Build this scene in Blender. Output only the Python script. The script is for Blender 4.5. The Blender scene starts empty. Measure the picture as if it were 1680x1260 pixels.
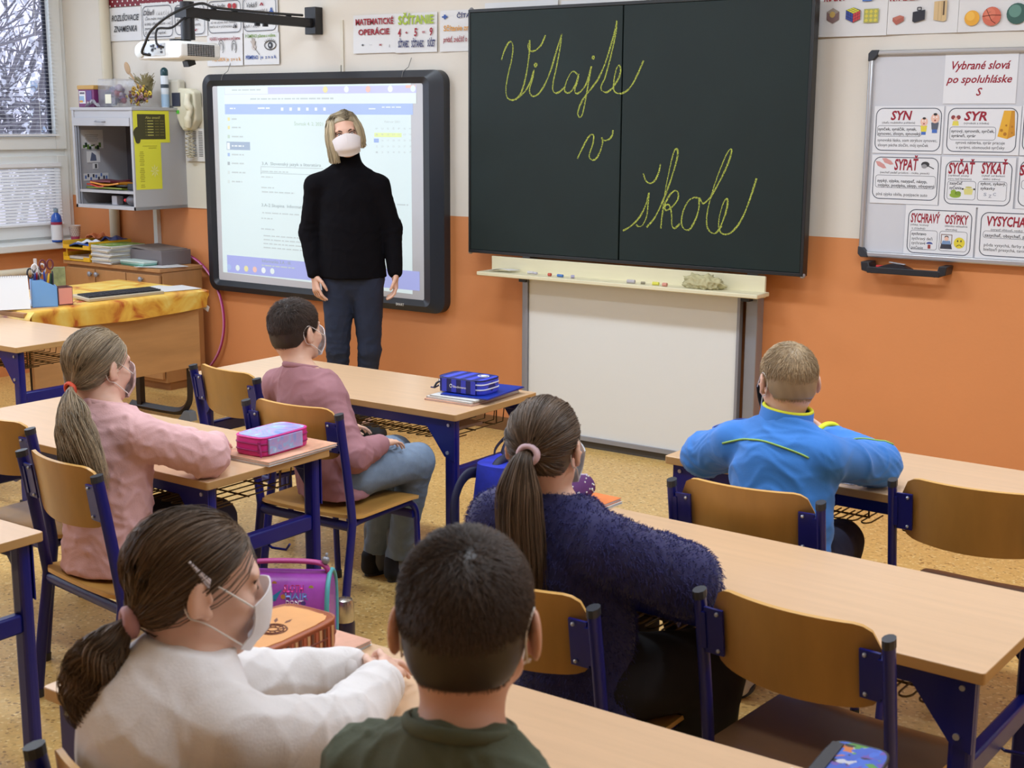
import bpy, bmesh, math, random
import numpy as np
from mathutils import Vector, Matrix
from mathutils.bvhtree import BVHTree

# ------------------------------------------------------------------ camera, sky, light, exposure
S = bpy.context.scene
C = S.collection
PI = math.pi
random.seed(4)
RNG = np.random.default_rng(7)

YAW, PITCH, ROLL, FPX = 0.61468071, 0.192505787, 0.005366496, 2219.316
cam_d = bpy.data.cameras.new('camera')
cam = bpy.data.objects.new('camera', cam_d)
C.objects.link(cam)
_fw = Vector((-math.sin(YAW)*math.cos(PITCH), math.cos(YAW)*math.cos(PITCH), -math.sin(PITCH)))
_rt = Vector((math.cos(YAW), math.sin(YAW), 0))
_up = _rt.cross(_fw)
_r2 = _rt*math.cos(ROLL) + _up*math.sin(ROLL)
_u2 = _up*math.cos(ROLL) - _rt*math.sin(ROLL)
cam.matrix_world = Matrix(((_r2.x, _u2.x, -_fw.x, 0), (_r2.y, _u2.y, -_fw.y, 0), (_r2.z, _u2.z, -_fw.z, 1.65), (0, 0, 0, 1)))
cam_d.sensor_width = 36
cam_d.lens = FPX/1680*36
cam_d.clip_start = 0.05
cam_d.dof.use_dof = True
cam_d.dof.focus_distance = 6.0
cam_d.dof.aperture_fstop = 11
S.camera = cam
S.view_settings.view_transform = 'Standard'
S.view_settings.look = 'None'
S.view_settings.gamma = 1
S.view_settings.use_curve_mapping = False
S.view_settings.exposure = 0.1
S.cycles.use_denoising = True
S.cycles.max_bounces = 8

W = bpy.data.worlds.new('overcast_sky')
S.world = W
W.use_nodes = True
W.node_tree.nodes['Background'].inputs[0].default_value = (0.80, 0.88, 1.0, 1)
W.node_tree.nodes['Background'].inputs[1].default_value = 2.0

def area(name, loc, rot, sx, sy, power, col=(1, 1, 1)):
    l = bpy.data.lights.new(name, 'AREA')
    l.shape = 'RECTANGLE'; l.size = sx; l.size_y = sy; l.energy = power; l.color = col
    o = bpy.data.objects.new(name, l); o.location = loc; o.rotation_euler = rot
    C.objects.link(o)
    return o
# daylight coming in through the row of windows in the window wall (behind the visible one the row goes on)
area('window_daylight', (-7.62, 1.6, 1.7), (0, -PI/2, 0), 1.6, 6.0, 45, (0.80, 0.93, 1.12))
LAMP_POWER = 21

# ------------------------------------------------------------------ materials
def lin(c):
    return tuple(((v/255)/12.92 if v/255 <= 0.04045 else ((v/255+0.055)/1.055)**2.4) for v in c)
MATS = {}
def mat(name, rgb, rough=0.6, metal=0.0, noise=None, bump=None, coat=0, emit=0, trans=0, alpha=1, attr=False, sheen=0, spec=None, ior=None):
    """noise=(scale, amount, (sx,sy,sz)) colour mottling; bump=(scale, strength)"""
    if name in MATS: return MATS[name]
    m = bpy.data.materials.new(name); m.use_nodes = True
    nt = m.node_tree; b = nt.nodes['Principled BSDF']; L = nt.links
    c = (*lin(rgb), 1)
    b.inputs['Base Color'].default_value = c
    b.inputs['Roughness'].default_value = rough
    b.inputs['Metallic'].default_value = metal
    if coat: b.inputs['Coat Weight'].default_value = coat; b.inputs['Coat Roughness'].default_value = 0.12
    if trans: b.inputs['Transmission Weight'].default_value = trans
    if sheen: b.inputs['Sheen Weight'].default_value = sheen
    if spec is not None: b.inputs['Specular IOR Level'].default_value = spec
    if ior: b.inputs['IOR'].default_value = ior
    b.inputs['Alpha'].default_value = alpha
    if emit:
        b.inputs['Emission Color'].default_value = c; b.inputs['Emission Strength'].default_value = emit
    src = None
    if attr:
        a = nt.nodes.new('ShaderNodeVertexColor'); a.layer_name = 'Col'
        mx = nt.nodes.new('ShaderNodeMix'); mx.data_type = 'RGBA'; mx.blend_type = 'MULTIPLY'
        mx.inputs['Factor'].default_value = 1
        mx.inputs['A'].default_value = c
        L.new(a.outputs['Color'], mx.inputs['B']); src = mx.outputs['Result']
    if noise or bump:
        tc = nt.nodes.new('ShaderNodeTexCoord'); mp = nt.nodes.new('ShaderNodeMapping')
        L.new(tc.outputs['Object'], mp.inputs['Vector'])
    if noise:
        mp.inputs['Scale'].default_value = noise[2] if len(noise) > 2 else (1, 1, 1)
        n = nt.nodes.new('ShaderNodeTexNoise'); n.inputs['Scale'].default_value = noise[0]
        n.inputs['Detail'].default_value = 6; n.inputs['Roughness'].default_value = 0.6
        L.new(mp.outputs[0], n.inputs['Vector'])
        r = nt.nodes.new('ShaderNodeMapRange')
        r.inputs['From Min'].default_value = 0.3; r.inputs['From Max'].default_value = 0.7
        r.inputs['To Min'].default_value = 1-noise[1]; r.inputs['To Max'].default_value = 1+noise[1]
        L.new(n.outputs['Fac'], r.inputs['Value'])
        mx2 = nt.nodes.new('ShaderNodeMix'); mx2.data_type = 'RGBA'; mx2.blend_type = 'MULTIPLY'
        mx2.inputs['Factor'].default_value = 1
        if src: L.new(src, mx2.inputs['A'])
        else: mx2.inputs['A'].default_value = c
        L.new(r.outputs[0], mx2.inputs['B']); src = mx2.outputs['Result']
    if src: L.new(src, b.inputs['Base Color'])
    if bump:
        n2 = nt.nodes.new('ShaderNodeTexNoise'); n2.inputs['Scale'].default_value = bump[0]; n2.inputs['Detail'].default_value = 4
        L.new(tc.outputs['Object'], n2.inputs['Vector'])
        bp = nt.nodes.new('ShaderNodeBump'); bp.inputs['Strength'].default_value = bump[1]; bp.inputs['Distance'].default_value = 0.01
        L.new(n2.outputs['Fac'], bp.inputs['Height']); L.new(bp.outputs[0], b.inputs['Normal'])
    MATS[name] = m
    return m

# ------------------------------------------------------------------ mesh builder
class MB:
    def __init__(s): s.v = []; s.f = []; s.m = []; s.mats = []
    def mi(s, m):
        if m not in s.mats: s.mats.append(m)
        return s.mats.index(m)
    def add(s, vs, fs, m=None):
        o = len(s.v); k = s.mi(m) if m else 0
        s.v.extend([tuple(map(float, v)) for v in vs]); s.f.extend([tuple(o+i for i in f) for f in fs]); s.m.extend([k]*len(fs))
        return s
    def box(s, c, d, m=None, rot=None):
        x, y, z = d[0]/2, d[1]/2, d[2]/2
        vs = [Vector((a*x, b*y, e*z)) for e in (-1, 1) for b in (-1, 1) for a in (-1, 1)]
        if rot is not None: vs = [rot @ v for v in vs]
        vs = [v+Vector(c) for v in vs]
        return s.add(vs, [(0, 2, 3, 1), (4, 5, 7, 6), (0, 1, 5, 4), (2, 6, 7, 3), (0, 4, 6, 2), (1, 3, 7, 5)], m)
    def prism(s, poly, n0, n1, axis, m=None):
        """polygon in the two other axes, extruded n0..n1 along axis ('x','y','z')"""
        def P(a, b, n): return {'x': (n, a, b), 'y': (a, n, b), 'z': (a, b, n)}[axis]
        k = len(poly); vs = [P(a, b, n0) for a, b in poly]+[P(a, b, n1) for a, b in poly]
        fs = [tuple(range(k-1, -1, -1)), tuple(range(k, 2*k))]+[(i, (i+1) % k, k+(i+1) % k, k+i) for i in range(k)]
        return s.add(vs, fs, m)
    def tube(s, pts, r, n=8, m=None, closed=False, flat=None, cap=True, up=None):
        pts = [Vector(p) for p in pts]; N = len(pts); rs = r if isinstance(r, (list, tuple)) else [r]*N
        u = None; vs = []
        for i, p in enumerate(pts):
            a = pts[(i-1) % N] if (closed or i > 0) else p
            b = pts[(i+1) % N] if (closed or i < N-1) else p
            t = (b-a).normalized() if (b-a).length > 1e-9 else Vector((0, 0, 1))
            if u is None:
                u = Vector(up) if up is not None else (Vector((0, 0, 1)) if abs(t.z) < 0.9 else Vector((1, 0, 0)))
            u = (u-t*u.dot(t))
            u = u.normalized() if u.length > 1e-6 else t.orthogonal().normalized()
            w = t.cross(u)
            ra, rb = (rs[i], rs[i]) if flat is None else (rs[i]*flat[0], rs[i]*flat[1])
            vs += [p+u*(ra*math.cos(2*PI*k/n))+w*(rb*math.sin(2*PI*k/n)) for k in range(n)]
        fs = []
        for i in range(N if closed else N-1):
            j = (i+1) % N
            fs += [(i*n+k, i*n+(k+1) % n, j*n+(k+1) % n, j*n+k) for k in range(n)]
        if cap and not closed: fs += [tuple(range(n-1, -1, -1)), tuple((N-1)*n+k for k in range(n))]
        return s.add(vs, fs, m)
    def cyl(s, a, b, r, n=16, m=None, r2=None): return s.tube([a, b], [r, r if r2 is None else r2], n, m)
    def lathe(s, prof, c, n=24, m=None, axis='z', M=None):
        vs = []; c = Vector(c)
        for (r, h) in prof:
            for k in range(n):
                a = 2*PI*k/n; q = Vector((r*math.cos(a), r*math.sin(a), h))
                if axis == 'y': q = Vector((q.x, q.z, q.y))
                if axis == 'x': q = Vector((q.z, q.x, q.y))
                if M is not None: q = M @ q
                vs.append(q+c)
        K = len(prof)
        fs = [(i*n+k, i*n+(k+1) % n, (i+1)*n+(k+1) % n, (i+1)*n+k) for i in range(K-1) for k in range(n)]
        fs += [tuple(range(n-1, -1, -1)), tuple((K-1)*n+k for k in range(n))]
        return s.add(vs, fs, m)
    def ball(s, c, r, m=None, n=12, M=None):
        r = r if isinstance(r, (tuple, list)) else (r, r, r); vs = []; h = n//2+1
        for i in range(h+1):
            t = PI*i/h
            for k in range(n):
                a = 2*PI*k/n; q = Vector((r[0]*math.sin(t)*math.cos(a), r[1]*math.sin(t)*math.sin(a), r[2]*math.cos(t)))
                if M is not None: q = M @ q
                vs.append(q+Vector(c))
        fs = [(i*n+k, (i+1)*n+k, (i+1)*n+(k+1) % n, i*n+(k+1) % n) for i in range(h) for k in range(n)]
        return s.add(vs, fs, m)
    def grid(s, fn, nu, nv, m=None, thick=0, closed_u=False):
        """fn(u,v)->point, optional thickness along the local normal"""
        P = [[Vector(fn(i/nu, j/nv)) for i in range(nu+1)] for j in range(nv+1)]
        vs = [p for row in P for p in row]; q = nu+1
        fs = [(j*q+i, j*q+i+1, (j+1)*q+i+1, (j+1)*q+i) for j in range(nv) for i in range(nu)]
        if not thick: return s.add(vs, fs, m)
        N = []
        for j in range(nv+1):
            for i in range(nu+1):
                a = P[j][min(i+1, nu)]-P[j][max(i-1, 0)]; b = P[min(j+1, nv)][i]-P[max(j-1, 0)][i]
                n = a.cross(b); N.append(n.normalized() if n.length > 1e-12 else Vector((0, 0, 1)))
        k = len(vs); vs2 = [v-n*thick for v, n in zip(vs, N)]
        fs2 = [tuple(k+i for i in reversed(f)) for f in fs]; rim = []
        for i in range(nu):
            rim += [(i+1, i, k+i, k+i+1), (nv*q+i, nv*q+i+1, k+nv*q+i+1, k+nv*q+i)]
        for j in range(nv):
            rim += [(j*q, (j+1)*q, k+(j+1)*q, k+j*q), ((j+1)*q+nu, j*q+nu, k+j*q+nu, k+(j+1)*q+nu)]
        return s.add(vs+vs2, fs+fs2+rim, m)
    def build(s, name, m=None, parent=None, smooth=False, bevel=0, seg=2, loc=None, auto=None):
        me = bpy.data.meshes.new(name)
        me.from_pydata(s.v, [], s.f); me.update()
        ms = s.mats if s.mats else [m]
        for q in ms: me.materials.append(q)
        if len(ms) > 1: me.polygons.foreach_set('material_index', s.m)
        if smooth: me.polygons.foreach_set('use_smooth', [True]*len(me.polygons))
        o = bpy.data.objects.new(name, me); C.objects.link(o)
        if parent: o.parent = parent
        if loc: o.location = loc
        if auto is not None: me.set_sharp_from_angle(angle=math.radians(auto))
        if bevel:
            b = o.modifiers.new('bevel', 'BEVEL'); b.width = bevel; b.segments = seg; b.limit_method = 'ANGLE'; b.angle_limit = math.radians(40)
            me.polygons.foreach_set('use_smooth', [True]*len(me.polygons))
            me.set_sharp_from_angle(angle=math.radians(60))
        return o

def tag(o, label=None, cat=None, group=None, kind=None):
    if label: o['label'] = label
    if cat: o['category'] = cat
    if group: o['group'] = group
    if kind: o['kind'] = kind
    return o
def thing(name, label, cat, loc=(0, 0, 0), rz=0, group=None):
    o = bpy.data.objects.new(name, None); C.objects.link(o)
    o.location = loc; o.rotation_euler = (0, 0, rz); o.empty_display_size = 0.1
    return tag(o, label, cat, group)
def struct(o, label, cat='room'):
    return tag(o, label, cat, kind='structure')
def kids(o): return [c for c in list(C.objects) if c.parent == o]
def dup(o, parent=None):
    c = o.copy(); C.objects.link(c)
    if parent: c.parent = parent
    for k in kids(o): dup(k, c)
    return c

def rrect(x0, x1, y0, y1, r, n=5):
    out = []
    for cx, cy, a0 in ((x1-r, y1-r, 0), (x0+r, y1-r, 90), (x0+r, y0+r, 180), (x1-r, y0+r, 270)):
        out += [(cx+r*math.cos(math.radians(a0+90*k/n)), cy+r*math.sin(math.radians(a0+90*k/n))) for k in range(n+1)]
    return out
def catmull(P, n=6, closed=False):
    P = [Vector(p) for p in P]; out = []; N = len(P)
    for i in range(N if closed else N-1):
        g = (lambda k: P[k % N]) if closed else (lambda k: P[max(0, min(N-1, k))])
        p0, p1, p2, p3 = g(i-1), g(i), g(i+1), g(i+2)
        for k in range(n):
            t = k/n
            out.append(0.5*((2*p1)+(p2-p0)*t+(2*p0-5*p1+4*p2-p3)*t*t+(3*p1-p0-3*p2+p3)*t**3))
    if not closed: out.append(P[-1])
    return out

# ------------------------------------------------------------------ lettering
_tc = {}
def glyphs(txt, bold, shear):
    k = (txt, bold, shear)
    if k in _tc: return _tc[k]
    cu = bpy.data.curves.new('tmp', 'FONT'); cu.body = txt; cu.size = 1; cu.offset = bold; cu.shear = shear
    cu.resolution_u = 2; cu.fill_mode = 'FRONT'
    ob = bpy.data.objects.new('tmp', cu); me = ob.to_mesh()
    v = np.empty(len(me.vertices)*3); me.vertices.foreach_get('co', v); v = v.reshape(-1, 3)[:, :2].copy()
    f = [tuple(p.vertices) for p in me.polygons]
    ob.to_mesh_clear(); bpy.data.objects.remove(ob); bpy.data.curves.remove(cu)
    _tc[k] = (v, f)
    return _tc[k]
def text(mb, txt, cx, cy, w, h, m, put, bold=0.0, shear=0.0, caps=True):
    """fit txt into width w and cap height h round (cx, cy); put(a, b)->point on the carrying surface"""
    v, f = glyphs(txt, bold, shear)
    if len(v) == 0: return
    x0, x1 = v[:, 0].min(), v[:, 0].max(); hh = 0.72 if caps else 0.6
    sx = w/(x1-x0); sy = h/hh
    mb.add([put(cx+(a-(x0+x1)/2)*sx, cy+(b-hh/2)*sy) for a, b in v], f, m)
# ------------------------------------------------------------------ the room
YW, XL, XR, YB, ZC = 5.83, -7.66, 2.2, -2.6, 3.25
DADO = 1.14
M_cream = mat('cream_paint', (226, 219, 207), 0.75, noise=(2.2, 0.02), bump=(60, 0.05))
M_orange = mat('orange_paint', (218, 142, 86), 0.55, noise=(1.6, 0.03), bump=(60, 0.05))
M_white = mat('white_lacquer', (232, 234, 232), 0.4)
M_ceil = mat('ceiling_white', (238, 236, 230), 0.8, noise=(3, 0.01))

def floor_mat():
    m = bpy.data.materials.new('speckled_linoleum'); m.use_nodes = True
    nt = m.node_tree; b = nt.nodes['Principled BSDF']; L = nt.links
    tc = nt.nodes.new('ShaderNodeTexCoord')
    v = nt.nodes.new('ShaderNodeTexVoronoi'); v.inputs['Scale'].default_value = 120
    L.new(tc.outputs['Object'], v.inputs['Vector'])
    r = nt.nodes.new('ShaderNodeValToRGB'); e = r.color_ramp
    cols = [(0.0, (150, 112, 62)), (0.10, (208, 168, 98)), (0.5, (215, 176, 106)), (0.86, (211, 171, 102)), (0.95, (230, 200, 136))]
    e.elements[0].position, e.elements[0].color = cols[0][0], (*lin(cols[0][1]), 1)
    e.elements[1].position, e.elements[1].color = cols[-1][0], (*lin(cols[-1][1]), 1)
    for p, c in cols[1:-1]:
        q = e.elements.new(p); q.color = (*lin(c), 1)
    sp = nt.nodes.new('ShaderNodeSeparateColor'); L.new(v.outputs['Color'], sp.inputs[0])
    L.new(sp.outputs[0], r.inputs[0])
    n = nt.nodes.new('ShaderNodeTexNoise'); n.inputs['Scale'].default_value = 45; n.inputs['Detail'].default_value = 5
    L.new(tc.outputs['Object'], n.inputs['Vector'])
    mr = nt.nodes.new('ShaderNodeMapRange'); mr.inputs['From Min'].default_value = .3; mr.inputs['From Max'].default_value = .7
    mr.inputs['To Min'].default_value = .9; mr.inputs['To Max'].default_value = 1.08; L.new(n.outputs['Fac'], mr.inputs['Value'])
    mx = nt.nodes.new('ShaderNodeMix'); mx.data_type = 'RGBA'; mx.blend_type = 'MULTIPLY'; mx.inputs['Factor'].default_value = 1
    L.new(r.outputs[0], mx.inputs['A']); L.new(mr.outputs[0], mx.inputs['B']); L.new(mx.outputs['Result'], b.inputs['Base Color'])
    b.inputs['Roughness'].default_value = 0.34
    return m
struct(MB().box(((XL+XR)/2, (YB+YW)/2, -0.05), (XR-XL, YW-YB, 0.1)).build('floor', floor_mat()), 'mustard yellow speckled linoleum floor', 'floor')
struct(MB().box(((XL+XR)/2, (YB+YW)/2, ZC+0.05), (XR-XL+.4, YW-YB+.4, 0.1)).build('ceiling', M_ceil), 'white classroom ceiling', 'ceiling')
w = MB()
w.box(((XL+XR)/2, YW+.1, DADO/2), (XR-XL+.3, .2, DADO), M_orange)
w.box(((XL+XR)/2, YW+.1, (DADO+ZC)/2), (XR-XL+.3, .2, ZC-DADO), M_cream)
struct(w.build('wall_front'), 'cream and orange two-tone wall behind the boards', 'wall')
w = MB()
w.box((XL-.1, (5.83+YB)/2, .42), (.2, YW-YB, .84), M_orange)
w.box((XL-.1, (5.83+YB)/2, (2.72+ZC)/2), (.2, YW-YB, ZC-2.72), M_cream)
w.box((XL-.1, 1.75, (0.84+2.72)/2), (.2, .3, 1.88), M_cream)
w.box((XL-.1, YB+.35, (0.84+2.72)/2), (.2, .7, 1.88), M_cream)
struct(w.build('wall_left'), 'window wall with orange paint below the sill', 'wall')
struct(MB().box((XR+.1, (YB+YW)/2, DADO/2), (.2, YW-YB, DADO), M_orange).box((XR+.1, (YB+YW)/2, (DADO+ZC)/2), (.2, YW-YB, ZC-DADO), M_cream).build('wall_right'), 'two-tone side wall of the classroom', 'wall')
struct(MB().box(((XL+XR)/2, YB-.1, DADO/2), (XR-XL, .2, DADO), M_orange).box(((XL+XR)/2, YB-.1, (DADO+ZC)/2), (XR-XL, .2, ZC-DADO), M_cream).build('wall_back'), 'two-tone back wall of the classroom', 'wall')
struct(MB().box(((-6.4+XR)/2, YW-.008, .035), (XR+6.4, .016, .07)).build('baseboard_front', mat('baseboard_brown', (120, 84, 50), .5)), 'brown skirting along the front wall', 'baseboard')
struct(MB().prism([(XL-.15, .80), (XL+.06, .80), (XL+.06, .845), (XL-.15, .855)], 1.9, 5.825, 'y').build('trim_1', M_white, bevel=.006), 'white window sill board', 'sill')

# window: fixed frame, upper and lower sash, glass; blinds are their own things
def window(name, y0, y1):
    x = XL-.14
    f = MB()
    def bar(ya, yb, za, zb, d=.07, dx=0): f.box((x+dx, (ya+yb)/2, (za+zb)/2), (d, yb-ya, zb-za))
    bar(y1-.03, y1+.02, .85, 2.72); bar(y0, y0+.03, .85, 2.72); bar(y0+.03, y1-.03, 2.68, 2.72); bar(y0+.03, y1-.03, .85, .875); bar(y0+.03, y1-.03, 1.40, 1.46, .066)
    o = f.build(name, M_white, bevel=.004)
    for nm, za, zb in (('sash', 1.445, 2.69), ('sash', .87, 1.405)):
        f = MB(); e = .085
        for a, b_, c, d in ((y0+.02+e, y1-.02-e, za, za+e), (y0+.02+e, y1-.02-e, zb-e*.6, zb), (y0+.02, y0+.02+e, za, zb), (y1-.02-e, y1-.02, za, zb)):
            f.box((x+.03, (a+b_)/2, (c+d)/2), (.05, b_-a, d-c))
        s = f.build(nm, M_white, o, bevel=.004)
        g = MB(); ya, yb, zc, zd = y0+.02+e, y1-.02-e, za+e, zb-e*.6
        for a, b_, c, d in ((ya, yb, zc, zc+.012), (ya, ya+.012, zc, zd), (yb-.022, yb, zc, zd)): g.box((x+.01, (a+b_)/2, (c+d)/2), (.012, b_-a, d-c))
        g.build('gasket', mat('dark_gasket', (40, 42, 62), .5), s)
        MB().box((x, (y0+y1)/2, (za+zb)/2), (.006, y1-y0-.2, zb-za-.12)).build('pane', mat('window_glass', (245, 250, 255), .02, trans=1, ior=1.05), s)
    return struct(o, 'white two-sash window with outdoor trees behind its blinds', 'window')
window('window_1', 3.86, 5.81)
window('window_2', 1.92, 3.84)
def blind(y0, y1, z0, z1, label, tilt, pitch):
    t = thing('venetian_blind', label, 'blind', (XL-.075, (y0+y1)/2, z0))
    m = mat('blind_white', (240, 242, 246), .45); s = MB(); h = z1-z0; n = int(h/pitch)
    R = Matrix.Rotation(tilt, 3, 'Y')
    for i in range(n): s.box((0, 0, .015+i*pitch), (.018, y1-y0, .0008), rot=R)
    s.build('slats', m, t)
    MB().box((0, 0, .004), (.024, y1-y0, .012)).build('bottom_rail', m, t)
    MB().box((0, 0, h), (.028, y1-y0, .025)).build('head_rail', m, t)
    c = MB()
    for k in (-.42, -.1, .2, .42): c.cyl((.013, k*(y1-y0), 0), (.013, k*(y1-y0), h), .0012, 5)
    c.build('cords', m, t)
    return t
blind(3.97, 5.715, 1.535, 2.66, 'raised-angle open venetian blind over the upper window pane', .06, .024)
blind(3.97, 5.715, .955, 1.345, 'closed white venetian blind over the lower window pane', 1.15, .02)

# outdoors: pale facade across the yard and a frosted tree
t = thing('apartment_building', 'pale lilac building seen across the yard through the window', 'building', (-24, 14, -4))
MB().box((-2, 0, 5), (4, 44, 12)).build('wall', mat('lilac_render', (222, 210, 226), .8), t)
for r in range(3):
    for k in range(12):
        fr = MB().box((.02, -20+k*3.4, 2.6+r*3.1), (.12, 1.7, 1.6)).build('window', mat('outdoor_window_white', (240, 240, 245), .5), t)
        MB().box((.07, -20.4+k*3.4, 2.7+r*3.1), (.06, .62, 1.15)).box((.07, -19.6+k*3.4, 2.7+r*3.1), (.06, .62, 1.15)).build('pane', mat('outdoor_pane', (120, 130, 150), .2), fr)
t = thing('tree', 'bare frosted tree with pale leaves outside the upper window', 'tree', (-12.2, 8.9, -3.5))
b = MB(); lf = MB(); rr = random.Random(3)
def branch(p, d, L, r, k):
    q = p+d*L; b.tube([p, p+d*L*.5+Vector((rr.uniform(-.1, .1), rr.uniform(-.1, .1), 0))*L*.3, q], [r, r*.8, r*.6], 5)
    if k == 0:
        for _ in range(4):
            c = p+(q-p)*rr.random()+Vector((rr.gauss(0, .12), rr.gauss(0, .12), rr.gauss(0, .12))); s = rr.uniform(.02, .045)
            u = Vector((rr.gauss(0, 1), rr.gauss(0, 1), rr.gauss(0, 1))).normalized(); w_ = u.orthogonal().normalized()
            lf.add([c-u*s, c+w_*s*.6, c+u*s, c-w_*s*.6], [(0, 1, 2, 3)])
        return
    for _ in range(4 if k > 1 else 5):
        e = (d*rr.uniform(.5, 1)+Vector((rr.gauss(0, .55), rr.gauss(0, .55), rr.gauss(.1, .35)))).normalized()
        branch(p+(q-p)*rr.uniform(.5, 1), e, L*rr.uniform(.55, .8), r*.55, k-1)
branch(Vector((0, 0, 0)), Vector((0, 0, 1)), 3.2, .16, 5)
b.build('trunk', mat('bark', (112, 106, 114), .9), t)
tag(lf.build('foliage', mat('frosted_leaves', (208, 204, 216), .8), t), kind='stuff')

# ceiling lamps (above the frame): louvred fluorescent fittings
M_lit = mat('lamp_diffuser', (244, 250, 255), .5, emit=3); M_unlit = mat('lamp_diffuser_dim', (236, 240, 242), .5)
for x, y, pw in [(-6.0, 3.9, 30), (-3.6, 3.7, 34), (-1.2, 3.7, 34), (.9, 3.7, 24), (-6.0, 1.9, 16), (-3.6, 1.9, 16), (-1.2, 2.0, 16), (-5.0, -.6, 0), (-2.4, -.8, 0), (.6, -.6, 0)]:
    t = thing('ceiling_lamp', 'white fluorescent ceiling fitting above the desks', 'lamp', (x, y, ZC), group='fluorescent ceiling fittings')
    MB().box((0, 0, -.03), (1.3, .3, .06)).build('housing', M_white, t)
    MB().box((0, 0, -.064), (1.24, .26, .006)).build('diffuser', M_lit if pw else M_unlit, t)
    if pw: area('fluorescent_light', (x, y, ZC-.075), (0, 0, 0), 1.2, .24, pw, (.86, .985, 1.15))

# heating pipe in the corner, conduit and sill pipe
tag(MB().cyl((-7.30, 5.795, 0), (-7.30, 5.795, ZC), .033, 16).build('heating_pipe', mat('pipe_cream', (214, 205, 182), .5), smooth=True, auto=40), 'vertical cream heating pipe in the corner behind the grey cabinet', 'pipe')
tag(MB().cyl((-7.60, 2.0, .672), (-7.60, 5.40, .672), .026, 14).build('radiator_pipe', mat('pipe_cream2', (232, 224, 200), .45), smooth=True, auto=40), 'horizontal cream pipe running below the window sill', 'pipe')
tag(MB().box((-6.905, 5.815, .93), (.035, .03, .35)).build('cable_trunking', M_white), 'white cable trunking between grey wall cabinet and wooden cupboard', 'cable cover')
tag(MB().box((-6.53, 5.826, 1.41), (.26, .008, .62)).build('cover_panel', mat('panel_cream', (226, 222, 208), .5)), 'cream wall panel below the telephone', 'panel')
tag(MB().box((-5.29, 5.826, 2.02), (.02, .01, .35)).box((-5.305, 5.826, 1.9), (.02, .01, .1)).build('cable_trunking', mat('trunk_cream', (222, 216, 200), .5)), 'thin cream trunking on the wall under the projector bracket', 'cable cover')

# ------------------------------------------------------------------ school desks and chairs
M_top = mat('beech_laminate', (214, 177, 139), 0.3, noise=(5, .05, (.6, 9, 1)), spec=.5)
M_edge = mat('beech_edge', (186, 146, 92), 0.5, noise=(6, .08, (1, 1, 6)))
M_blue = mat('blue_enamel', (9, 20, 112), 0.36, spec=.5)
M_cap = mat('grey_plastic_cap', (44, 48, 56), .5)
M_wire = mat('basket_wire', (96, 78, 52), .35, metal=.6)
M_ply = mat('amber_plywood', (178, 132, 66), 0.33, noise=(4, .14, (2.2, 1, .6)), spec=.5)
M_plyedge = mat('plywood_edge', (214, 166, 92), .4)
M_brown = mat('dark_brown_seat', (118, 86, 58), .35, noise=(3, .16))  # seat colour a darker brown than the amber plywood of the other chairs
M_rivet = mat('steel_rivet', (190, 195, 205), .3, metal=.8)

def make_desk(Z=.65, Wd=1.34, Dp=.50, label='', group='two-seat school desks'):
    t = thing('school_desk', label, 'desk', group=group)
    hw, hd = Wd/2, Dp/2
    o = MB().prism(rrect(-hw, hw, -hd, hd, .009, 3), Z-.024, Z, 'z').build('tabletop', M_top, t, bevel=.002)
    o.data.materials.append(M_edge)
    for p in o.data.polygons:
        if abs(p.normal.z) < .5: p.material_index = 1
    zt = Z-.025
    for sx in (-1, 1):
        for sy in (-1, 1):
            x, y = sx*(hw-.045), sy*(hd-.04)
            g = MB(); g.prism(rrect(x-.024, x+.024, y-.017, y+.017, .012, 3), .02, zt, 'z', M_blue)
            s2 = MB()
            g.box((x, y, .01), (.056, .042, .02), M_cap)
            # gusset plate and bolts on the outer long faces
            g.prism([(x+sx*.024, zt), (x-sx*.125, zt), (x-sx*.02, zt-.135), (x+sx*.024, zt-.15)], y+sy*.017, y+sy*.021, 'y', M_blue)
            g.cyl((x-sx*.005, y+sy*.021, zt-.12), (x-sx*.005, y+sy*.025, zt-.12), .007, 8, M_rivet)
            g.cyl((x-sx*.0, y+sy*.021, zt-.02), (x-sx*.0, y+sy*.025, zt-.02), .006, 8, M_rivet)
            g.build('leg', None, t)
        MB().box((sx*(hw-.045), 0, zt-.205), (.03, Dp-.11, .05)).build('side_rail', M_blue, t, bevel=.006)
        MB().tube([(sx*(hw-.06), .02, zt-.225), (sx*(hw-.03), .02, zt-.24), (sx*(hw+.03), .02, zt-.235), (sx*(hw+.045), .02, zt-.215)], .004, 6).build('bag_hook', M_blue, t)
    for sy in (-1, 1):
        MB().box((0, sy*(hd-.04), zt-.02), (Wd-.12, .028, .04)).build('apron_rail', M_blue, t, bevel=.004)
    wb = MB(); n = 24
    for half in (-1, 1):
        c = half*Wd*.235; ww = Wd*.38
        for k in range(n//2+1):
            x = c-ww/2+ww*k/(n//2)
            wb.tube([(x, hd-.07, zt-.03), (x, hd-.08, zt-.085), (x, -hd+.075, zt-.085)]+[(x+.013-.013*math.cos(a), -hd+.075-.022*math.sin(a), zt-.084) for a in [PI*q/6 for q in range(1, 6)]]+[(x+.026, -hd+.075, zt-.085), (x+.026, -hd+.16, zt-.085)], .0024, 5)
        for yy in (-.12, 0, .12): wb.tube([(c-ww/2, yy, zt-.088), (c+ww/2, yy, zt-.088)], .003, 5)
        for e in (-1, 1):
            for yy in (-.13, .13): wb.tube([(c+e*ww/2, yy, zt), (c+e*ww/2, yy, zt-.088)], .003, 5)
    wb.build('wire_basket', M_wire, t)
    return t

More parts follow.
